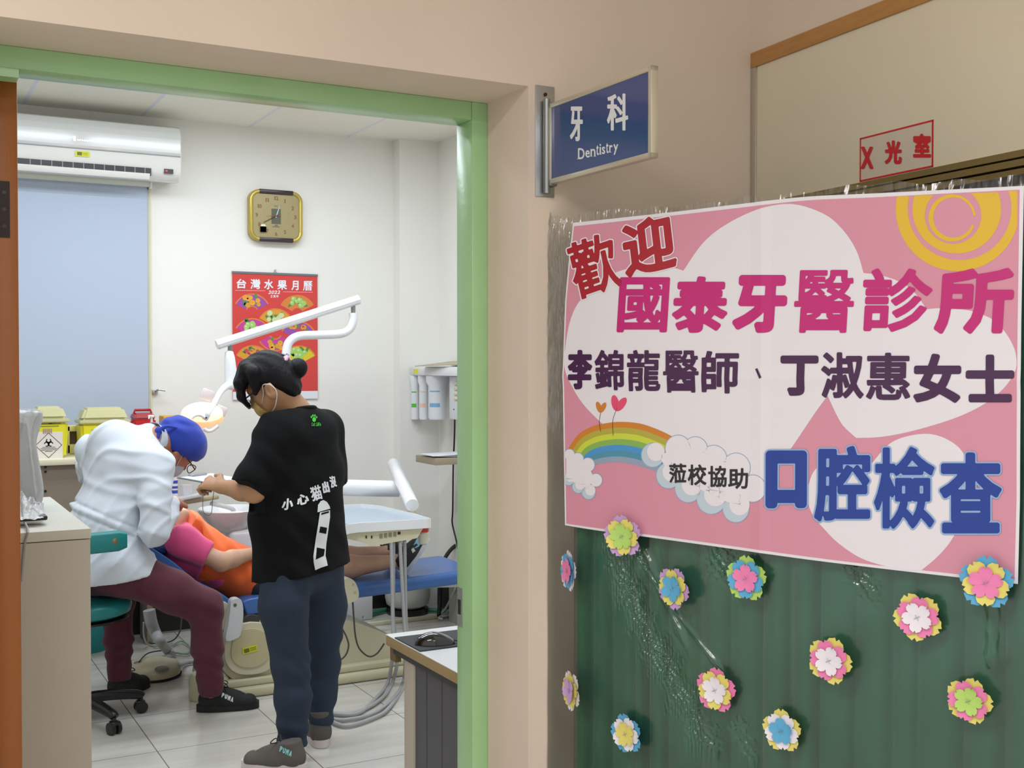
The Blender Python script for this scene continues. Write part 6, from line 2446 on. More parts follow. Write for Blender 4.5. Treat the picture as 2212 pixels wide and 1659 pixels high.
# ---------------------------------------------------------------- standing assistant
Fa = Vector((-0.513, 0.858, 0))
La = Vector((-0.858, -0.513, 0))
pv = P(652, 1168, 4.40)
chest = P(648, 950, 4.40)
hipL, hipR = pv+La*0.09, pv-La*0.09
knL, anL = P(628, 1440, 4.29), P(632, 1600, 4.27)
knR, anR = P(698, 1440, 4.47), P(692, 1562, 4.40)
shL, shR = chest+La*0.155+Z3*0.035, chest-La*0.155+Z3*0.030
elL, wrL = P(549, 1062, 4.29), P(482, 1052, 4.45)
elR, wrR = P(708, 1075, 4.56), P(640, 1060, 4.72)
nb = P(640, 893, 4.40)
Hc = P(584, 828, 4.41)
tilt = math.radians(36)
Fx = (-RT*0.975+Vector((FW.x, FW.y, 0))*0.22).normalized()
Fh = Fx*math.cos(tilt)-Z3*math.sin(tilt)
Uh = Fx*math.sin(tilt)+Z3*math.cos(tilt)
hlL, toL = PZ(664, 1666, 0), PZ(520, 1655, 0)
dR_ = Vector((0.2, 0.98, 0)).normalized()
hlR = Vector((anR.x, anR.y, 0))-dR_*0.062
toR = hlR+dR_*0.25
lo, hi = bounds([hlL, toL, hlR, toR, Hc+Z3*0.13, wrL+(wrL-elL)*0.6, wrR, elR, Hc+Fh*0.15], 0.12)
f = SDF(lo, hi, 0.005)
head(f, Hc, Fh, Uh, eu=-0.036)
f.cap(nb-Z3*0.03, Hc-Uh*0.05-Fh*0.03, 0.056, 0.052, k=0.03)
f.ecap(chest-Z3*0.02, pv+Z3*0.08, (0.14, 0.085), (0.13, 0.085), La, Fa, k=0.05)
f.cap(shL, shR, 0.045, k=0.05)
f.cap(nb-Z3*0.01, chest, 0.06, 0.08, k=0.05)
for s_, e_, w_ in ((shL, elL, wrL), (shR, elR, wrR)):
    f.cap(s_, e_, 0.046, 0.040, k=0.03)
    f.cap(e_, e_+(w_-e_)*0.4, 0.041, 0.040, k=0.02)
    f.cap(e_+(w_-e_)*0.4, w_, 0.040, 0.027, k=0.02)
dL = (wrL-elL).normalized()
pd = (-RT*0.93+Vector((0, 0, 0.18))+Vector((0.2, 0.3, 0))).normalized()
hand(f, wrL, pd, Z3*0.75-FW*0.65, (0.75, 1.1, 0.9), 1, 1.0)
hand(f, wrR, (wrR-elR), Z3, (0.6, 0.8, 0.6), 1, 1.0)
for h_, k_, a_, hl, to in ((hipL, knL, anL, hlL, toL), (hipR, knR, anR, hlR, toR)):
    f.cap(h_, k_, 0.070, 0.050, k=0.04)
    f.cap(k_, a_, 0.050, 0.036, k=0.02)
    f.cap(a_, hl+(to-hl)*0.22+Z3*0.05, 0.034, 0.030, k=0.01)
    f.cap(hl+(to-hl)*0.2+Z3*0.05, hl+(to-hl)*0.75+Z3*0.045, 0.028, 0.022, k=0.02)
per = f.build('person', M_SKIN, None, 1)
tag(per, 'standing person in a black T-shirt and navy trousers, hair in a bun, holding a clipboard', 'person')

# shirt
f = SDF(*bounds([chest+Z3*0.15, pv-Z3*0.14, shL+La*0.12, shR-La*0.12, elL-RT*0.08, elR, chest+Fa*0.2, chest-Fa*0.2, pv+Fa*0.22, pv-Fa*0.22], 0.06), 0.006)
hem = P(650, 1234, 4.40)
f.ecap(chest+Z3*0.01, chest-Z3*0.14, (0.178, 0.125), (0.186, 0.138), La, Fa, k=0.03)
f.ecap(chest-Z3*0.14, P(640, 1110, 4.40), (0.186, 0.138), (0.196, 0.155), La, Fa, k=0.05)
f.ecap(P(640, 1110, 4.40), hem-Z3*0.03+RT*0.008, (0.196, 0.155), (0.222, 0.176), La, Fa, k=0.05)
f.cap(shL-La*0.01, shR+La*0.01, 0.070, k=0.05)
f.cap(nb-Z3*0.035, chest+Z3*0.02, 0.074, 0.11, k=0.06)
s0_, s1_ = P(612, 933, 4.31), P(534, 1050, 4.27)
f.ecap(s0_, s1_+(s1_-s0_)*0.15, (0.074, 0.074), (0.064, 0.070), Fa, La, k=0.06)
r1 = P(722, 1046, 4.51)
f.cap(shR+Z3*0.0, r1+(r1-shR)*0.15, 0.066, 0.056, k=0.05)
sd1 = (s1_-s0_).normalized()
sd2 = (r1-shR).normalized()
f.wrinkle(lambda x, y, z: 0.0035*np.sin(38*z+9*x+6*np.sin(7*x+3*z))*np.sin(15*(x*0.5+y)+4*z)+0.003*np.sin(55*(x-y*0.3)+14*z)*np.clip((1.05-z)*3, 0, 1))
f.cutbox(s1_-Vector((0.13, 0.13, 0.11)), s1_+Vector((0.06, 0.14, 0.02)), s1_, sd1)
f.cutbox(r1-Vector((0.06, 0.1, 0.10)), r1+Vector((0.09, 0.1, 0.04)), r1, sd2)
f.plane(hem, RT*0.15-Z3)
f.plane(nb+Z3*0.012, Z3*1.0+Fa*0.25)
M_TEE = mat('black_cotton', '08090b', 0.9, spec=0.25, bump=0.04, bscale=500)
tee = f.build('t_shirt', M_TEE, per, 2)
tt_ = tree_of(tee)
g = lambda pts: [(x/3.607+320, y/3.607+840) for x, y in pts]
tail = g([(1335, 962), (1322, 1050), (1302, 1180), (1285, 1300), (1288, 1350), (1300, 1412), (1345, 1392), (1396, 1376), (1378, 1300), (1385, 1200), (1400, 1095), (1413, 1000), (1412, 945), (1375, 955)])
blob = g([(1316, 962), (1320, 905), (1340, 875), (1362, 866), (1390, 882), (1410, 915), (1414, 934), (1365, 948)])
blk = [g([(1345, 968), (1343, 982), (1402, 966), (1403, 952)]), g([(1336, 1072), (1328, 1118), (1381, 1130), (1388, 1082)]), g([(1310, 1236), (1303, 1330), (1364, 1302), (1372, 1248)])]
mk = label_mark(tt_, 0.003, [('小', (609, 1077, 633, 1101), 1.2, 0, 0.15, 0.2), ('心', (640, 1067, 667, 1090), 1.2, 0, 0.3, 0.2), ('猫', (670, 1049, 694, 1081), 0.8, 0, 0.3, 0.1),
                             ('出', (695, 1040, 710, 1065), 1.2, 0, 0.3, 0.1), ('沒', (711, 1028, 725, 1053), 0.9, 0, 0.3, 0.1)] +
                [(c_, (672+i*2.75+(1.6 if i > 2 else 0), 913.3 if c_ in 'CLfti' else 915.5, 674.2+i*2.75+(1.6 if i > 2 else 0), 921), 0.1, 1, -0.05, 0) for i, c_ in enumerate('CatLife')],
                'shirt_print', [mat('print_white', 'e3e6ea', 0.6), mat('print_green', '3fbf3a', 0.6), MATS['black_cotton']], tee,
                [(tail, 0, 0), (blob, 0, 0)]+[(q, 2, 1) for q in blk] +
                [([(cx_+rx*math.cos(t), cy_+ry*math.sin(t)) for t in np.linspace(0, 6.283, 15)[:-1]], 1, 0)
                 for cx_, cy_, rx, ry in ((677.6, 907, 4.0, 5.2), (671.6, 901.5, 1.5, 2.6), (675.0, 898.6, 1.5, 2.8), (679.3, 898.6, 1.5, 2.8), (682.8, 902, 1.4, 2.5))])
b = MB()
cc = nb+Z3*0.006
ringp = []
for i in range(25):
    a = 2*math.pi*i/24
    ringp.append(cc+La*(0.071*math.cos(a))+Fa*(0.073*math.sin(a))-Z3*(0.018*math.sin(a)))
b.tube(ringp, 0.010, 10)
b.build('neckband', M_TEE, tee, smooth=80)
# trousers
f = SDF(*bounds([hipL+La*0.14, hipR-La*0.14, anL, anR, knL, knR, pv+Z3*0.05], 0.13), 0.006)
f.ecap(pv+Z3*0.02, pv-Z3*0.10, (0.165, 0.125), (0.165, 0.12), La, Fa, k=0.04)
f.cap(hipL, P(612, 1310, 4.30), 0.098, 0.092, k=0.05)
f.cap(P(612, 1310, 4.30), knL, 0.092, 0.069, k=0.03)
f.cap(knL, P(634, 1505, 4.28), 0.069, 0.066, k=0.03)
f.cap(P(634, 1505, 4.28), anL-Z3*0.03, 0.066, 0.056, k=0.03)
f.cap(hipR, P(701, 1310, 4.47), 0.098, 0.085, k=0.05)
f.cap(P(701, 1310, 4.47), knR, 0.085, 0.064, k=0.03)
f.cap(knR, P(696, 1490, 4.45), 0.064, 0.058, k=0.03)
f.cap(P(696, 1490, 4.45), anR+Z3*0.0, 0.058, 0.046, k=0.03)
f.wrinkle(lambda x, y, z: 0.005*np.sin(60*z+22*x+3*np.sin(20*x+9*z))*np.sin(17*(x+y)+5*z)*np.exp(-((z-0.34)/0.12)**2)+0.0045*np.sin(85*z+18*x)*np.exp(-((z-0.1)/0.08)**2)+0.002*np.sin(26*x+11*z))
f.plane(anL-Z3*0.018, -Z3)
f.cutbox(anR-Vector((0.09, 0.09, 0.09)), anR+Vector((0.09, 0.09, 0.03)), anR-Z3*0.006, -Z3)
M_NAVY = mat('navy_cotton', '222f42', 0.85, bump=0.05, bscale=400, vary=0.10, vscale=8)
f.build('trousers', M_NAVY, per, 2)
M_SHG = mat('shoe_taupe', '5a5450', 0.8, bump=0.1, bscale=350)
M_SOLE = mat('sole_white', 'd6ccd0', 0.6)
M_LACE = mat('lace_dark', '37332f', 0.7)
s1 = shoe(per, hlL, toL, Z3, M_SHG, M_SOLE, M_LACE, hgt=0.10)
s2 = shoe(per, hlR, toR, Z3, M_SHG, M_SOLE, M_LACE, hgt=0.12)
t1 = tree_of(s1)
label_mark(t1, 0.002, [(c_, (605+i*6.6, 1612+i*3.2, 611+i*6.6, 1624+i*3.2), 0.7, 0, -0.35, -0.1) for i, c_ in enumerate('PUMA')], 'shoe_lettering', [mat('print_cyan', '8fd6d8', 0.5)], s1)
# hair, bun, scrunchie
Sh = Fh.cross(Uh)
RHm = rows(Sh, Fh, Uh)
gh = lambda s, a, u: Hc+Sh*s+Fh*a+Uh*u
f = SDF(*bounds([Hc], 0.24), 0.0045)
f.ell(gh(0, -0.002, 0.030), (0.089, 0.106, 0.104), RHm, 0.01)
f.ell(gh(0, -0.062, -0.02), (0.070, 0.048, 0.085), RHm, 0.03)
f.cap(P(622, 840, 4.39), P(640, 868, 4.39), 0.030, 0.012, k=0.03)
hn = (-RT*0.42-Z3*0.91).normalized()
f.plane(P(600, 850, 4.33), hn)
f.ell(gh(0, 0.10, -0.055), (0.070, 0.060, 0.075), RHm, 0.012, 'cut')
f.ell(gh(-0.088, -0.012, -0.046), (0.035, 0.026, 0.036), RHm, 0.006, 'cut')
f.ell(gh(0.088, -0.012, -0.046), (0.035, 0.026, 0.036), RHm, 0.006, 'cut')
for dy in (-0.05, -0.02, 0.01, 0.045):
    f.cap(P(534, 797, 4.44+dy), P(519, 828, 4.45+dy), 0.028, 0.019, k=0.03)
    f.cap(P(519, 828, 4.45+dy), P(521, 858, 4.45+dy), 0.019, 0.014, k=0.02)
    f.cap(P(521, 858, 4.45+dy), P(539+dy*60, 884-abs(dy)*120, 4.45+dy*0.8), 0.013, 0.005, k=0.015)
f.cap(P(548, 805, 4.34), P(552, 848, 4.345), 0.026, 0.012, k=0.03)
bun = P(640, 797, 4.36)
hrR = rows(RT, UP, FW)
f.ell(P(643, 796, 4.36), (0.039, 0.040, 0.039), hrR, 0.004)
f.cap(P(598, 790, 4.39), P(620, 795, 4.37), 0.036, 0.016, k=0.02)
f.wrinkle(lambda x, y, z: 0.0016*np.sin(150*(x*0.6+y*0.5)+60*z+3*np.sin(40*z)))
hr = f.build('hair', M_HAIR, per, 1)
b = MB()
ax_ = (P(640, 797, 4.36)-P(610, 791, 4.39)).normalized()
x_, y_, _ = basis(ax_)
ce = P(617, 791, 4.375)
b.tube([ce+x_*(0.034*math.cos(a))+y_*(0.034*math.sin(a))+ax_*0.003*math.sin(9*a) for a in np.linspace(0, 2*math.pi, 37)], [0.0075+0.002*math.sin(7*i) for i in range(37)], 10)
b.build('scrunchie', mat('scrunchie_pink', 'd7aebf', 0.8), hr, smooth=80)
b = MB()
for i in range(7):
    b.tube([P(612+i*1.2, 774+i, 4.38), P(606+i*2.5, 768-i % 3*2, 4.38), P(612+i*2.2, 766+i % 4, 4.38)], 0.0008, 5, 4)
b.build('loose_strands', M_HAIR, hr)
# glasses and mask
gl_ = lambda s, a, u: gh(s, a, u)
b = MB()
for s in (-1, 1):
    b.tube([gl_(s*0.086, -0.015, -0.010), gl_(s*0.084, 0.06, -0.008), gl_(s*0.068, 0.112, -0.006)], 0.0032, 8, 3)
    cen_ = gl_(s*0.036, 0.116, -0.016)
    b.tube([cen_+Sh*(0.029*math.cos(a))+Uh*(0.021*math.sin(a))+Fh*(-0.014*abs(math.cos(a))*(1 if s*math.cos(a) > 0 else 0)) for a in np.linspace(0, 2*math.pi, 25)], 0.0022, 6)
b.tube([gl_(-0.008, 0.116, -0.012), gl_(0.008, 0.116, -0.012)], 0.002, 6)
b.build('glasses', M_BLACK, per, smooth=80)
f = SDF(*bounds([Hc], 0.2), 0.005)
f.ell(gh(0, 0.045, -0.062), (0.070, 0.068, 0.058), RHm, 0.01)
f.plane(gh(0, 0.068, -0.06), -Fh*0.9+Uh*0.3)
f.plane(gh(0, 0.09, -0.012), Uh)
mk_ = f.build('face_mask', mat('mask_mustard', 'b59a58', 0.8), per, 2)
for s in (-1, 1):
    b = MB()
    b.tube([gh(s*0.058, 0.05, -0.055), gh(s*0.080, 0.016, -0.035), gh(s*0.094, -0.006, -0.012), gh(s*0.098, -0.034, -0.030), gh(s*0.088, -0.034, -0.065), gh(s*0.074, 0.006, -0.100), gh(s*0.050, 0.050, -0.108)], 0.0020, 8, 6)
    b.build('ear_loop', mat('loop_white', 'dcd8d2', 0.7), mk_, smooth=80)

# clipboard with paper and cord, in the hand
bc = P(472, 1037, 4.58)
cu = (Fa*0.9-RT*0.2).normalized()
cu.z = 0.10
cu.normalize()
cv = Z3.cross(cu).normalized()
cnn = cu.cross(cv)
R = Matrix((cu, cv, cnn)).transposed()
t = thing('clipboard', 'clipboard with white paper and hanging cord held by the standing person', 'clipboard', bc)
b = MB()
b.box(bc, (0.25, 0.20, 0.004), bev=0.0015, rot=R)
b.build('board', mat('board_teal_grey', '5e7076', 0.4), t)
b = MB()
b.box(bc+cnn*0.0032-cu*0.005, (0.235, 0.185, 0.0012), rot=R)
b.build('paper', mat('paper', 'e8eaf0', 0.6), t)
b = MB()
b.box(bc+cnn*0.008+cu*0.105, (0.025, 0.09, 0.008), bev=0.003, rot=R)
b.build('clip', M_STEEL, t)
b = MB()
b.tube([P(441, 1036, 4.6), P(439, 1065, 4.6), P(438, 1098, 4.6), P(442, 1110, 4.6), P(452, 1113, 4.6), P(457, 1106, 4.6), P(459, 1085, 4.6), P(462, 1060, 4.6)], 0.0013, 6, 6)
b.build('cord', mat('cord_grey', '7d7b70', 0.6), t)

# ---------------------------------------------------------------- seated dentist
Dd = Vector((0.8, 0.6, 0))
Rd = Vector((0.6, -0.8, 0))
pv = P(226, 1225, 5.12)
ch2 = P(272, 1010, 5.20)
nb2 = P(335, 952, 5.24)
shR2, shL2 = P(335, 1010, 5.07), P(198, 974, 5.34)
elR2, wrR2 = P(334, 1150, 4.95), P(372, 1085, 5.22)
elL2, wrL2 = P(196, 1015, 5.54), P(352, 1075, 5.62)
hR2, hL2 = pv+Rd*0.09, pv-Rd*0.09
kR2, aR2 = P(444, 1310, 5.00), P(455, 1478, 5.02)
kL2, aL2 = P(254, 1300, 5.46), P(258, 1455, 5.47)
H2 = P(379, 968, 5.30)
FH_ = Vector((FW.x, FW.y, 0)).normalized()
F2 = (RT*0.40-Z3*0.70+FH_*0.60).normalized()
U2 = RT*0.74+Z3*0.60+FH_*0.20
U2 = (U2-F2*U2.dot(F2)).normalized()
hlR2, toR2 = PZ(424, 1537, 0), PZ(563, 1527, 0)
hlL2, toL2 = PZ(236, 1512, 0), PZ(300, 1488, 0)
toL2 = hlL2+(toL2-hlL2).normalized()*0.26
lo, hi = bounds([hlR2, toR2, hlL2, toL2, H2+Z3*0.15, H2+RT*0.15, shL2, wrL2, wrR2, pv, kR2, kL2], 0.12)
f = SDF(lo, hi, 0.0055)
Sd2, F2, U2, g2, R2m = head(f, H2, F2, U2)
f.cap(nb2, H2-U2*0.06-F2*0.03, 0.052, 0.050, k=0.03)
spd = (ch2-pv).normalized()
Xl = (Rd-spd*Rd.dot(spd)).normalized()
Yl = spd.cross(Xl)
f.ecap(ch2, pv+spd*0.05, (0.13, 0.08), (0.13, 0.09), Xl, Yl, k=0.05)
f.cap(shL2, ch2, 0.05, 0.09, k=0.05)
f.cap(shR2, ch2, 0.05, 0.09, k=0.05)
f.cap(nb2, ch2, 0.06, 0.10, k=0.05)
for s_, e_, w_ in ((shR2, elR2, wrR2), (shL2, elL2, wrL2)):
    f.cap(s_, e_, 0.045, 0.040, k=0.03)
    f.cap(e_, w_, 0.040, 0.028, k=0.02)
hand(f, wrR2, (P(384, 1075, 5.34)-wrR2), Z3+RT*0.4, (0.4, 0.6, 0.5), 1)
hand(f, wrL2, (P(372, 1088, 5.60)-wrL2), Z3, (0.4, 0.6, 0.5), -1)
for h_, k_, a_, hl, to in ((hR2, kR2, aR2, hlR2, toR2), (hL2, kL2, aL2, hlL2, toL2)):
    f.cap(h_, k_, 0.070, 0.050, k=0.04)
    f.cap(k_, a_, 0.048, 0.036, k=0.02)
    f.cap(a_, hl+(to-hl)*0.22+Z3*0.05, 0.034, 0.030, k=0.01)
    f.cap(hl+(to-hl)*0.2+Z3*0.05, hl+(to-hl)*0.75+Z3*0.045, 0.028, 0.022, k=0.02)
den = f.build('person', M_SKIN2, None, 1)
tag(den, 'seated person in a white coat, blue cap and maroon trousers bending over the patient', 'person')
# coat
f = SDF(*bounds([ch2+Z3*0.16, shL2-RT*0.08, shR2+RT*0.08, elR2, elL2, pv-Z3*0.16, pv-RT*0.22, pv+RT*0.26, pv+Dd*0.25, wrR2], 0.10), 0.006)
w2 = P(229, 1130, 5.15)
f.ecap(ch2+spd*0.02, w2, (0.170, 0.125), (0.148, 0.118), Xl, Yl, k=0.05)
f.ecap(w2, pv-Z3*0.0, (0.148, 0.118), (0.172, 0.16), Rd, Dd, k=0.06)
f.ecap(pv, pv-Z3*0.10+RT*0.01, (0.172, 0.16), (0.19, 0.19), Rd, Dd, k=0.05)
f.cap(hR2+RT*0.02, hR2+(kR2-hR2)*0.18, 0.103, 0.10, k=0.06)
f.cap(shL2, ch2, 0.066, 0.12, k=0.06)
f.cap(shR2, ch2, 0.078, 0.12, k=0.06)
f.cap(nb2-RT*0.03, ch2, 0.075, 0.12, k=0.06)
f.ell(P(245, 948, 5.22), (0.10, 0.08, 0.075), None, 0.06)
f.cap(shR2, P(336, 1065, 5.00), 0.070, 0.064, k=0.035)
f.cap(P(336, 1065, 5.00), elR2, 0.064, 0.058, k=0.010)
f.cap(elR2, wrR2+(elR2-wrR2)*0.25, 0.058, 0.048, k=0.012)
f.cap(shL2, elL2, 0.062, 0.055, k=0.03)
f.cap(elL2, wrL2+(elL2-wrL2)*0.25, 0.058, 0.048, k=0.03)


def coatw(x, y, z):
    u = (x*RT.x+y*RT.y)
    def ridge(v, w):
        q = np.mod(v, 1.0)
        return np.exp(-((q-0.5)/w)**2)
    u = u-(ch2.x*RT.x+ch2.y*RT.y)
    up_ = np.clip((z-0.72)*4, 0, 1)
    a = -0.011*ridge(8.5*(z-0.30*u+1.6*u*u)+0.35*np.sin(9*u+4*z)+0.15*np.sin(23*u), 0.12)*up_*(0.4+0.6*np.sin(8*u+7*z)**2)
    c = -0.009*ridge(9.5*(z-1.05*u)+0.4*np.sin(11*z+7*u), 0.14)*np.exp(-((z-0.80)/0.14)**2)
    e_ = -0.008*ridge(8.0*(z+0.25*u)+0.6*np.sin(9*y+6*u), 0.15)*np.exp(-((z-1.0)/0.12)**2)
    return a+c+e_+0.0015*np.sin(30*u+17*z+4*np.sin(13*y))


f.wrinkle(coatw)
w0_, w1_ = P(158, 1086, 5.05), P(268, 1130, 5.05)
wq = (w1_-w0_).normalized().cross(Vector((0, 1, 0)))
wq = wq if wq.z > 0 else -wq


def seam(x, y, z):
    v = (x-w0_.x)*wq.x+(y-w0_.y)*wq.y+(z-w0_.z)*wq.z
    m = np.clip((P(300, 1130, 5.05).x-x)*30, 0, 1)
    return m*(0.0075*np.exp(-(v/0.006)**2)+0.0075*np.exp(-((v+0.036)/0.006)**2)-0.003*np.exp(-((v+0.018)/0.014)**2))


f.wrinkle(seam)
f.plane(P(250, 1252, 5.0), (0.12, 0.1, -1))
b1 = nb2+(H2-nb2)*0.22
f.cutbox(nb2-Vector((0.12, 0.12, 0.12)), nb2+Vector((0.15, 0.15, 0.15)), b1, (H2-nb2))
M_COAT = mat('white_coat', 'd2d8e1', 0.8, sheen=0.2, bump=0.03, bscale=400)
coat = f.build('coat', M_COAT, den, 2)
b = MB()
ax_ = (H2-nb2).normalized()
x_, y_, _ = basis(ax_)
V, F = [], []
for j, (r, h) in enumerate(((0.066, -0.03), (0.064, 0.0), (0.062, 0.018), (0.068, 0.012), (0.076, -0.035))):
    for i in range(36):
        a = 2*math.pi*i/36
        V.append(nb2+ax_*h+x_*(r*math.cos(a))+y_*(r*math.sin(a)))
for j in range(4):
    for i in range(36):
        F.append((j*36+i, j*36+(i+1) % 36, (j+1)*36+(i+1) % 36, (j+1)*36+i))
b.add(V, F)
b.build('collar', M_COAT, coat, smooth=70)
# trousers
f = SDF(*bounds([hL2, hR2, kR2, kL2, aR2, aL2, pv-Rd*0.1], 0.14), 0.006)
f.cap(pv-Rd*0.05, pv+Rd*0.05, 0.12, k=0.04)
f.cap(hR2, hR2+(kR2-hR2)*0.6, 0.098, 0.088, k=0.05)
f.cap(hR2+(kR2-hR2)*0.6, kR2, 0.088, 0.074, k=0.03)
f.cap(kR2, P(448, 1400, 5.0), 0.072, 0.064, k=0.03)
f.cap(P(448, 1400, 5.0), aR2-Z3*0.01, 0.064, 0.056, k=0.03)
f.cap(hL2, kL2, 0.095, 0.072, k=0.05)
f.cap(kL2, P(256, 1385, 5.46), 0.068, 0.060, k=0.03)
f.cap(P(256, 1385, 5.46), aL2-Z3*0.01, 0.060, 0.052, k=0.03)
f.wrinkle(lambda x, y, z: 0.006*np.sin(95*z+25*x+2*np.sin(30*x))*np.exp(-((z-0.22)/0.07)**2)+0.004*np.sin(60*z+40*x+5*np.sin(9*x))*np.exp(-((z-0.48)/0.1)**2))
f.plane(aR2-Z3*0.05, -Z3)
M_MAR = mat('maroon_cotton', '55202f', 0.85, sheen=0.1, bump=0.05, bscale=400, vary=0.1, vscale=8)
f.build('trousers', M_MAR, den, 2)
M_SHB = mat('shoe_black', '151516', 0.75, bump=0.1, bscale=350)
M_SOLB = mat('sole_black', '0f0f10', 0.6)
s3 = shoe(den, hlR2, toR2, Z3, M_SHB, M_SOLB, M_BLACK, hgt=0.10)
s4 = shoe(den, hlL2, toL2, Z3, M_SHB, M_SOLB, M_BLACK, hgt=0.10)
label_mark(tree_of(s3), 0.002, [(c_, (479+i*6.5, 1497+i*3.0, 484.6+i*6.5, 1507+i*3.0), 0.8, 0, -0.35, -0.1) for i, c_ in enumerate('PUMA')], 'shoe_lettering', [mat('print_silver', 'd8dde2', 0.4)], s3)
# hair and cap
f = SDF(*bounds([H2], 0.24), 0.0045)
f.ell(g2(0, -0.016, 0.022), (0.083, 0.100, 0.094), R2m, 0.01)
f.plane(g2(0, -0.022, -0.04), F2*0.72-U2*0.69)
f.build('hair', M_HAIR, den, 1)
f = SDF(*bounds([H2], 0.26), 0.0045)
f.ell(g2(0, 0.0, 0.050), (0.100, 0.118, 0.092), R2m, 0.02)
f.ell(g2(0, -0.055, 0.040), (0.092, 0.085, 0.082), R2m, 0.03)
f.wrinkle(lambda x, y, z: 0.004*np.sin(45*(x+z)+3*np.sin(30*z))*np.sin(30*(y-x)))
f.plane(g2(0, 0.0, 0.004), F2*0.30-U2*0.95)
cap_ = f.build('surgical_cap', mat('cap_blue', '1f3aa6', 0.8, sheen=0.2, bump=0.05, bscale=300), den, 2)
b = MB()
kp = P(345, 930, 5.19)
b.ell(kp, (0.022, 0.016, 0.018))
b.tube([kp, kp+RT*0.03+Z3*0.018, P(382, 924, 5.19)], [0.012, 0.008, 0.004], 8, 4)
b.tube([kp, P(341, 945, 5.18), P(344, 960, 5.18)], [0.010, 0.010, 0.006], 8, 4)
b.build('cap_tie', MATS['cap_blue'], cap_, smooth=80)
b = MB()
for s in (-1, 1):
    b.tube([g2(s*0.082, -0.012, 0.016), g2(s*0.082, 0.06, 0.012), g2(s*0.066, 0.112, 0.006)], 0.003, 8, 3)
    b.tube([g2(s*0.036+0.029*math.cos(a), 0.122-0.010*abs(math.cos(a)), -0.006+0.021*math.sin(a)) for a in np.linspace(0, 2*math.pi, 25)], 0.0022, 6)
b.tube([g2(-0.008, 0.12, 0.0), g2(0.008, 0.12, 0.0)], 0.002, 6)
b.build('glasses', mat('glasses_brown', '3a2420', 0.3), den, smooth=80)
f = SDF(*bounds([H2], 0.2), 0.005)
f.ell(g2(0, 0.045, -0.062), (0.070, 0.068, 0.058), R2m, 0.01)
f.plane(g2(0, 0.030, -0.06), -F2*0.95+U2*0.2)
f.plane(g2(0, 0.09, -0.012), U2)
mk_ = f.build('face_mask', mat('mask_white', 'c2c9d2', 0.8), den, 2)
for s in (-1, 1):
    b = MB()
    b.tube([g2(s*0.060, 0.05, -0.055), g2(s*0.079, 0.018, -0.02), g2(s*0.086, -0.006, 0.020), g2(s*0.088, -0.028, 0.004), g2(s*0.084, -0.026, -0.035), g2(s*0.066, 0.03, -0.085)], 0.0016, 8, 6)
    b.build('ear_loop', MATS['loop_white'], mk_, smooth=80)

# ---------------------------------------------------------------- patient lying on the chair
yP = 5.45
sh3, hp3 = P(392, 1168, yP), P(548, 1248, yP)
ax3 = (hp3-sh3).normalized()
Yw = Vector((0, 1, 0))
Th = Yw.cross(ax3)
Th = Th if Th.z > 0 else -Th
sN, sF = P(392, 1172, 5.28), P(392, 1160, 5.62)
eN, wN = P(478, 1214, 5.22), P(545, 1195, 5.31)
eF, wF = sF+Vector((0.20, 0.03, -0.10)), sF+Vector((0.40, -0.05, -0.12))
kN, aN = P(690, 1232, 5.36), P(858, 1212, 5.36)
kF, aF = P(690, 1212, 5.56), P(842, 1192, 5.56)
hN, hF = P(565, 1262, 5.36), P(562, 1250, 5.54)
H3 = P(345, 1128, 5.46)
tN0, tN1 = P(874, 1241, 5.34), P(929, 1160, 5.34)
tF0, tF1 = P(852, 1222, 5.57), P(878, 1146, 5.57)
lo, hi = bounds([H3, sN, sF, eN, hN, kN, aN, aF, tN1, tF1], 0.15)
f = SDF(lo, hi, 0.006)
Ud3 = (-ax3+Z3*0.12).normalized()
Fd3 = (Z3+ax3*0.30).normalized()
S3, F3, U3, g3, R3m = head(f, H3, Fd3, Ud3, True, 0.97)
f.cap(sh3, H3+ax3*0.07, 0.05, 0.045, k=0.03)
f.ecap(sh3+ax3*0.03, hp3, (0.13, 0.075), (0.12, 0.075), Yw, Th, k=0.05)
f.cap(sN, sF, 0.045, k=0.04)
for s_, e_, w_ in ((sN, eN, wN), (sF, eF, wF)):
    f.cap(s_, e_, 0.043, 0.040, k=0.03)
    f.cap(e_, e_+(w_-e_)*0.35, 0.041, 0.038, k=0.02)
    f.cap(e_+(w_-e_)*0.35, w_, 0.040, 0.026, k=0.02)
hand(f, wN, (P(575, 1190, 5.42)-wN), Z3, (0.2, 0.35, 0.3), -1, 0.95)
hand(f, wF, (Vector((0.6, -0.7, 0))), Z3, (0.2, 0.35, 0.3), 1, 0.95)
for h_, k_, a_, h0_, t0_ in ((hN, kN, aN, tN0, tN1), (hF, kF, aF, tF0, tF1)):
    f.cap(h_, k_, 0.070, 0.052, k=0.04)
    m_ = k_+(a_-k_)*0.38
    f.cap(k_, m_, 0.053, 0.054, k=0.03)
    f.cap(m_, a_, 0.054, 0.031, k=0.03)
    f.cap(a_, h0_+(t0_-h0_)*0.25-ax3*0.04, 0.031, 0.028, k=0.02)
    f.cap(h0_+(t0_-h0_)*0.2-Vector((0.035, 0, 0.0)), h0_+(t0_-h0_)*0.75-Vector((0.035, 0, 0)), 0.024, 0.020, k=0.02)
pat = f.build('person', M_SKIN3, None, 1)
tag(pat, 'person lying on the dental chair in an orange vest and pink T-shirt, dark shoes', 'person')
f = SDF(*bounds([H3], 0.2), 0.005)
f.ell(g3(0, -0.016, 0.024), (0.083, 0.102, 0.096), R3m, 0.01)
f.plane(g3(0, 0.03, 0.02), F3*0.85-U3*0.5)
f.build('hair', M_HAIR, pat, 1)
f = SDF(*bounds([sN, sF, hp3, sh3, eN, eF], 0.16), 0.006)
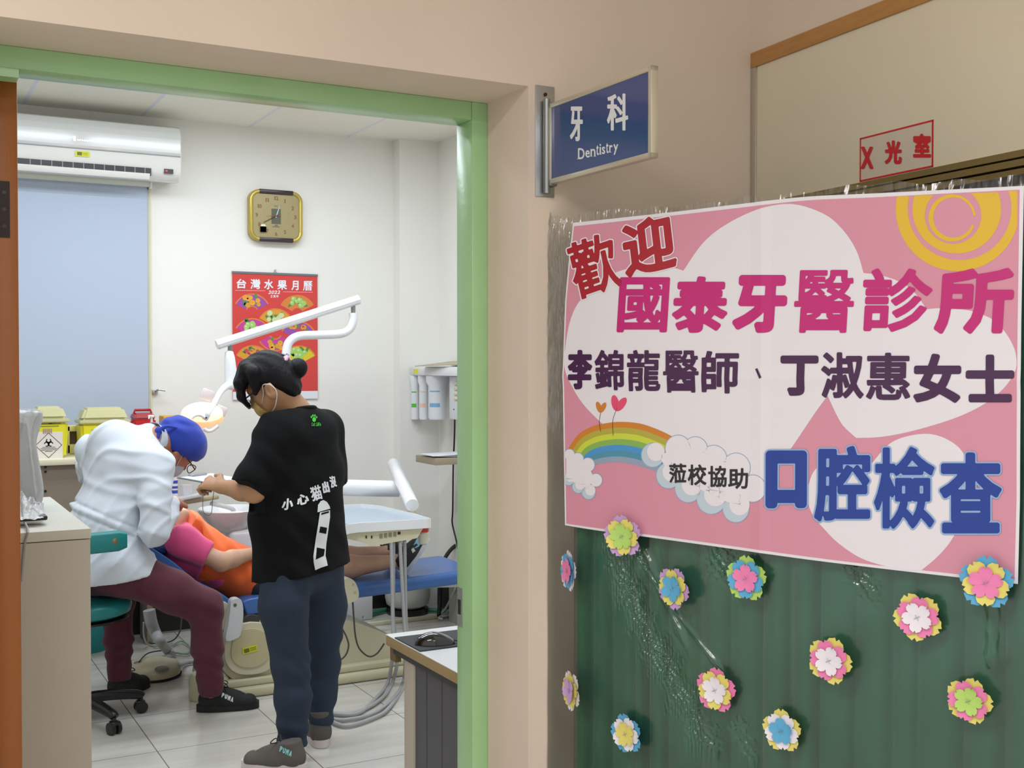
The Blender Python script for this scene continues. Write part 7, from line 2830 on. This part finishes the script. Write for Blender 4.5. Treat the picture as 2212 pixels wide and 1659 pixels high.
f.ecap(sh3+ax3*0.05-Th*0.024, hp3-Th*0.012, (0.165, 0.122), (0.155, 0.105), Yw, Th, k=0.05)
sl = P(450, 1199, 5.235)
f.cap(sN+ax3*0.01+Z3*0.01, sl+(sl-sN)*0.2, 0.064, 0.053, k=0.05)
f.cap(sF, eF, 0.070, 0.062, k=0.05)
f.cap(sN+Z3*0.01, sF, 0.066, k=0.05)
f.wrinkle(lambda x, y, z: 0.004*np.sin(50*x+35*z+5*np.sin(11*x+9*y)))
sdn = (P(462, 1193, 5.22)-P(428, 1180, 5.22)).normalized()
f.cutbox(sl-Vector((0.06, 0.12, 0.12)), sl+Vector((0.15, 0.14, 0.12)), sl+ax3*0.0, (sl-sN))
f.build('t_shirt', mat('pink_cotton', 'dc4f86', 0.85, sheen=0.2, bump=0.04, bscale=400), pat, 2)
f = SDF(*bounds([sN, sF, hp3+ax3*0.1, sh3], 0.18), 0.006)
f.ecap(sh3+ax3*0.03-Th*0.01, hp3+ax3*0.03-Th*0.01, (0.150, 0.127), (0.175, 0.122), Yw, Th, k=0.05)
f.ecap(P(405, 1142, 5.40), P(398, 1132, 5.52), (0.07, 0.07), (0.07, 0.07), Yw, Th, k=0.06)
f.wrinkle(lambda x, y, z: 0.0035*np.sin(30*x+26*z+4*np.sin(9*x+7*y))+0.0015*np.sin(70*z-30*x))
f.plane(hp3+ax3*0.015, ax3+Z3*0.15)
f.plane(sh3-ax3*0.02, -ax3)
f.cutbox(sN-Vector((0.1, 0.1, 0.15)), sN+Vector((0.10, 0.06, 0.09)), sN+Vector((0, 0.035, 0)), (0.25, -1, 0.15))
f.build('vest', mat('orange_vest', 'e8641f', 0.7, sheen=0.15, bump=0.04, bscale=300), pat, 2)
f = SDF(*bounds([hN, hF, kN, kF, hp3], 0.14), 0.007)
f.ecap(hp3-ax3*0.02, hp3+ax3*0.06, (0.155, 0.092), (0.155, 0.09), Yw, Th, k=0.04)
f.cap(hN, hN+(kN-hN)*0.75, 0.090, 0.080, k=0.04)
f.cap(hF, hF+(kF-hF)*0.75, 0.090, 0.080, k=0.04)
f.plane(hN+(kN-hN)*0.72, (kN-hN))
f.build('shorts', mat('black_shorts', '1c2424', 0.8), pat, 2)
M_SHD = mat('shoe_charcoal', '23242a', 0.7, bump=0.08, bscale=300)
M_BLU = mat('shoe_patch_blue', '7fb2cc', 0.6)
for i, (h0_, t0_) in enumerate(((tN0, tN1), (tF0, tF1))):
    d_ = (t0_-h0_).normalized()
    upv = Vector((-d_.z, 0, d_.x))
    upv = upv if upv.x < 0 else -upv
    s5 = shoe(pat, h0_, t0_, upv, M_SHD, mat('sole_pale', 'c4c6cc', 0.6), M_BLACK, hgt=0.075, w=0.042)
    if i == 0:
        ff = on_surface(tree_of(s5), 0.002)
        b = MB()
        for pts, mi in (([(897, 1172), (905, 1160), (925, 1158), (922, 1172), (905, 1180)], 0), ([(888, 1187), (893, 1183), (897, 1190), (891, 1195)], 1)):
            n_ = 8
            cx_, cy_ = sum(p[0] for p in pts)/len(pts), sum(p[1] for p in pts)/len(pts)
            for q in range(len(pts)):
                a0, a1_ = pts[q], pts[(q+1) % len(pts)]
                for r_ in range(4):
                    lerp = lambda u, v, t: (u[0]+(v[0]-u[0])*t, u[1]+(v[1]-u[1])*t)
                    c_ = (cx_, cy_)
                    qd = [lerp(c_, a0, r_/4), lerp(c_, a0, (r_+1)/4), lerp(c_, a1_, (r_+1)/4), lerp(c_, a1_, r_/4)]
                    b.add([ff(*p) for p in qd], [(0, 1, 2, 3)], mi)
        b.build('shoe_patch', [M_BLU, mat('patch_white', 'd4d4d0', 0.5)], s5, smooth=0, fix=False)
# headrest under the patient head
b = MB()
b.ell(P(318, 1172, 5.46), (0.10, 0.15, 0.035), Matrix.Rotation(math.radians(28), 3, 'Y'))
b.build('headrest', M_BLUE, ch_, smooth=80)

for o in list(S.objects):
    if o.type == 'MESH':
        o.data.validate()
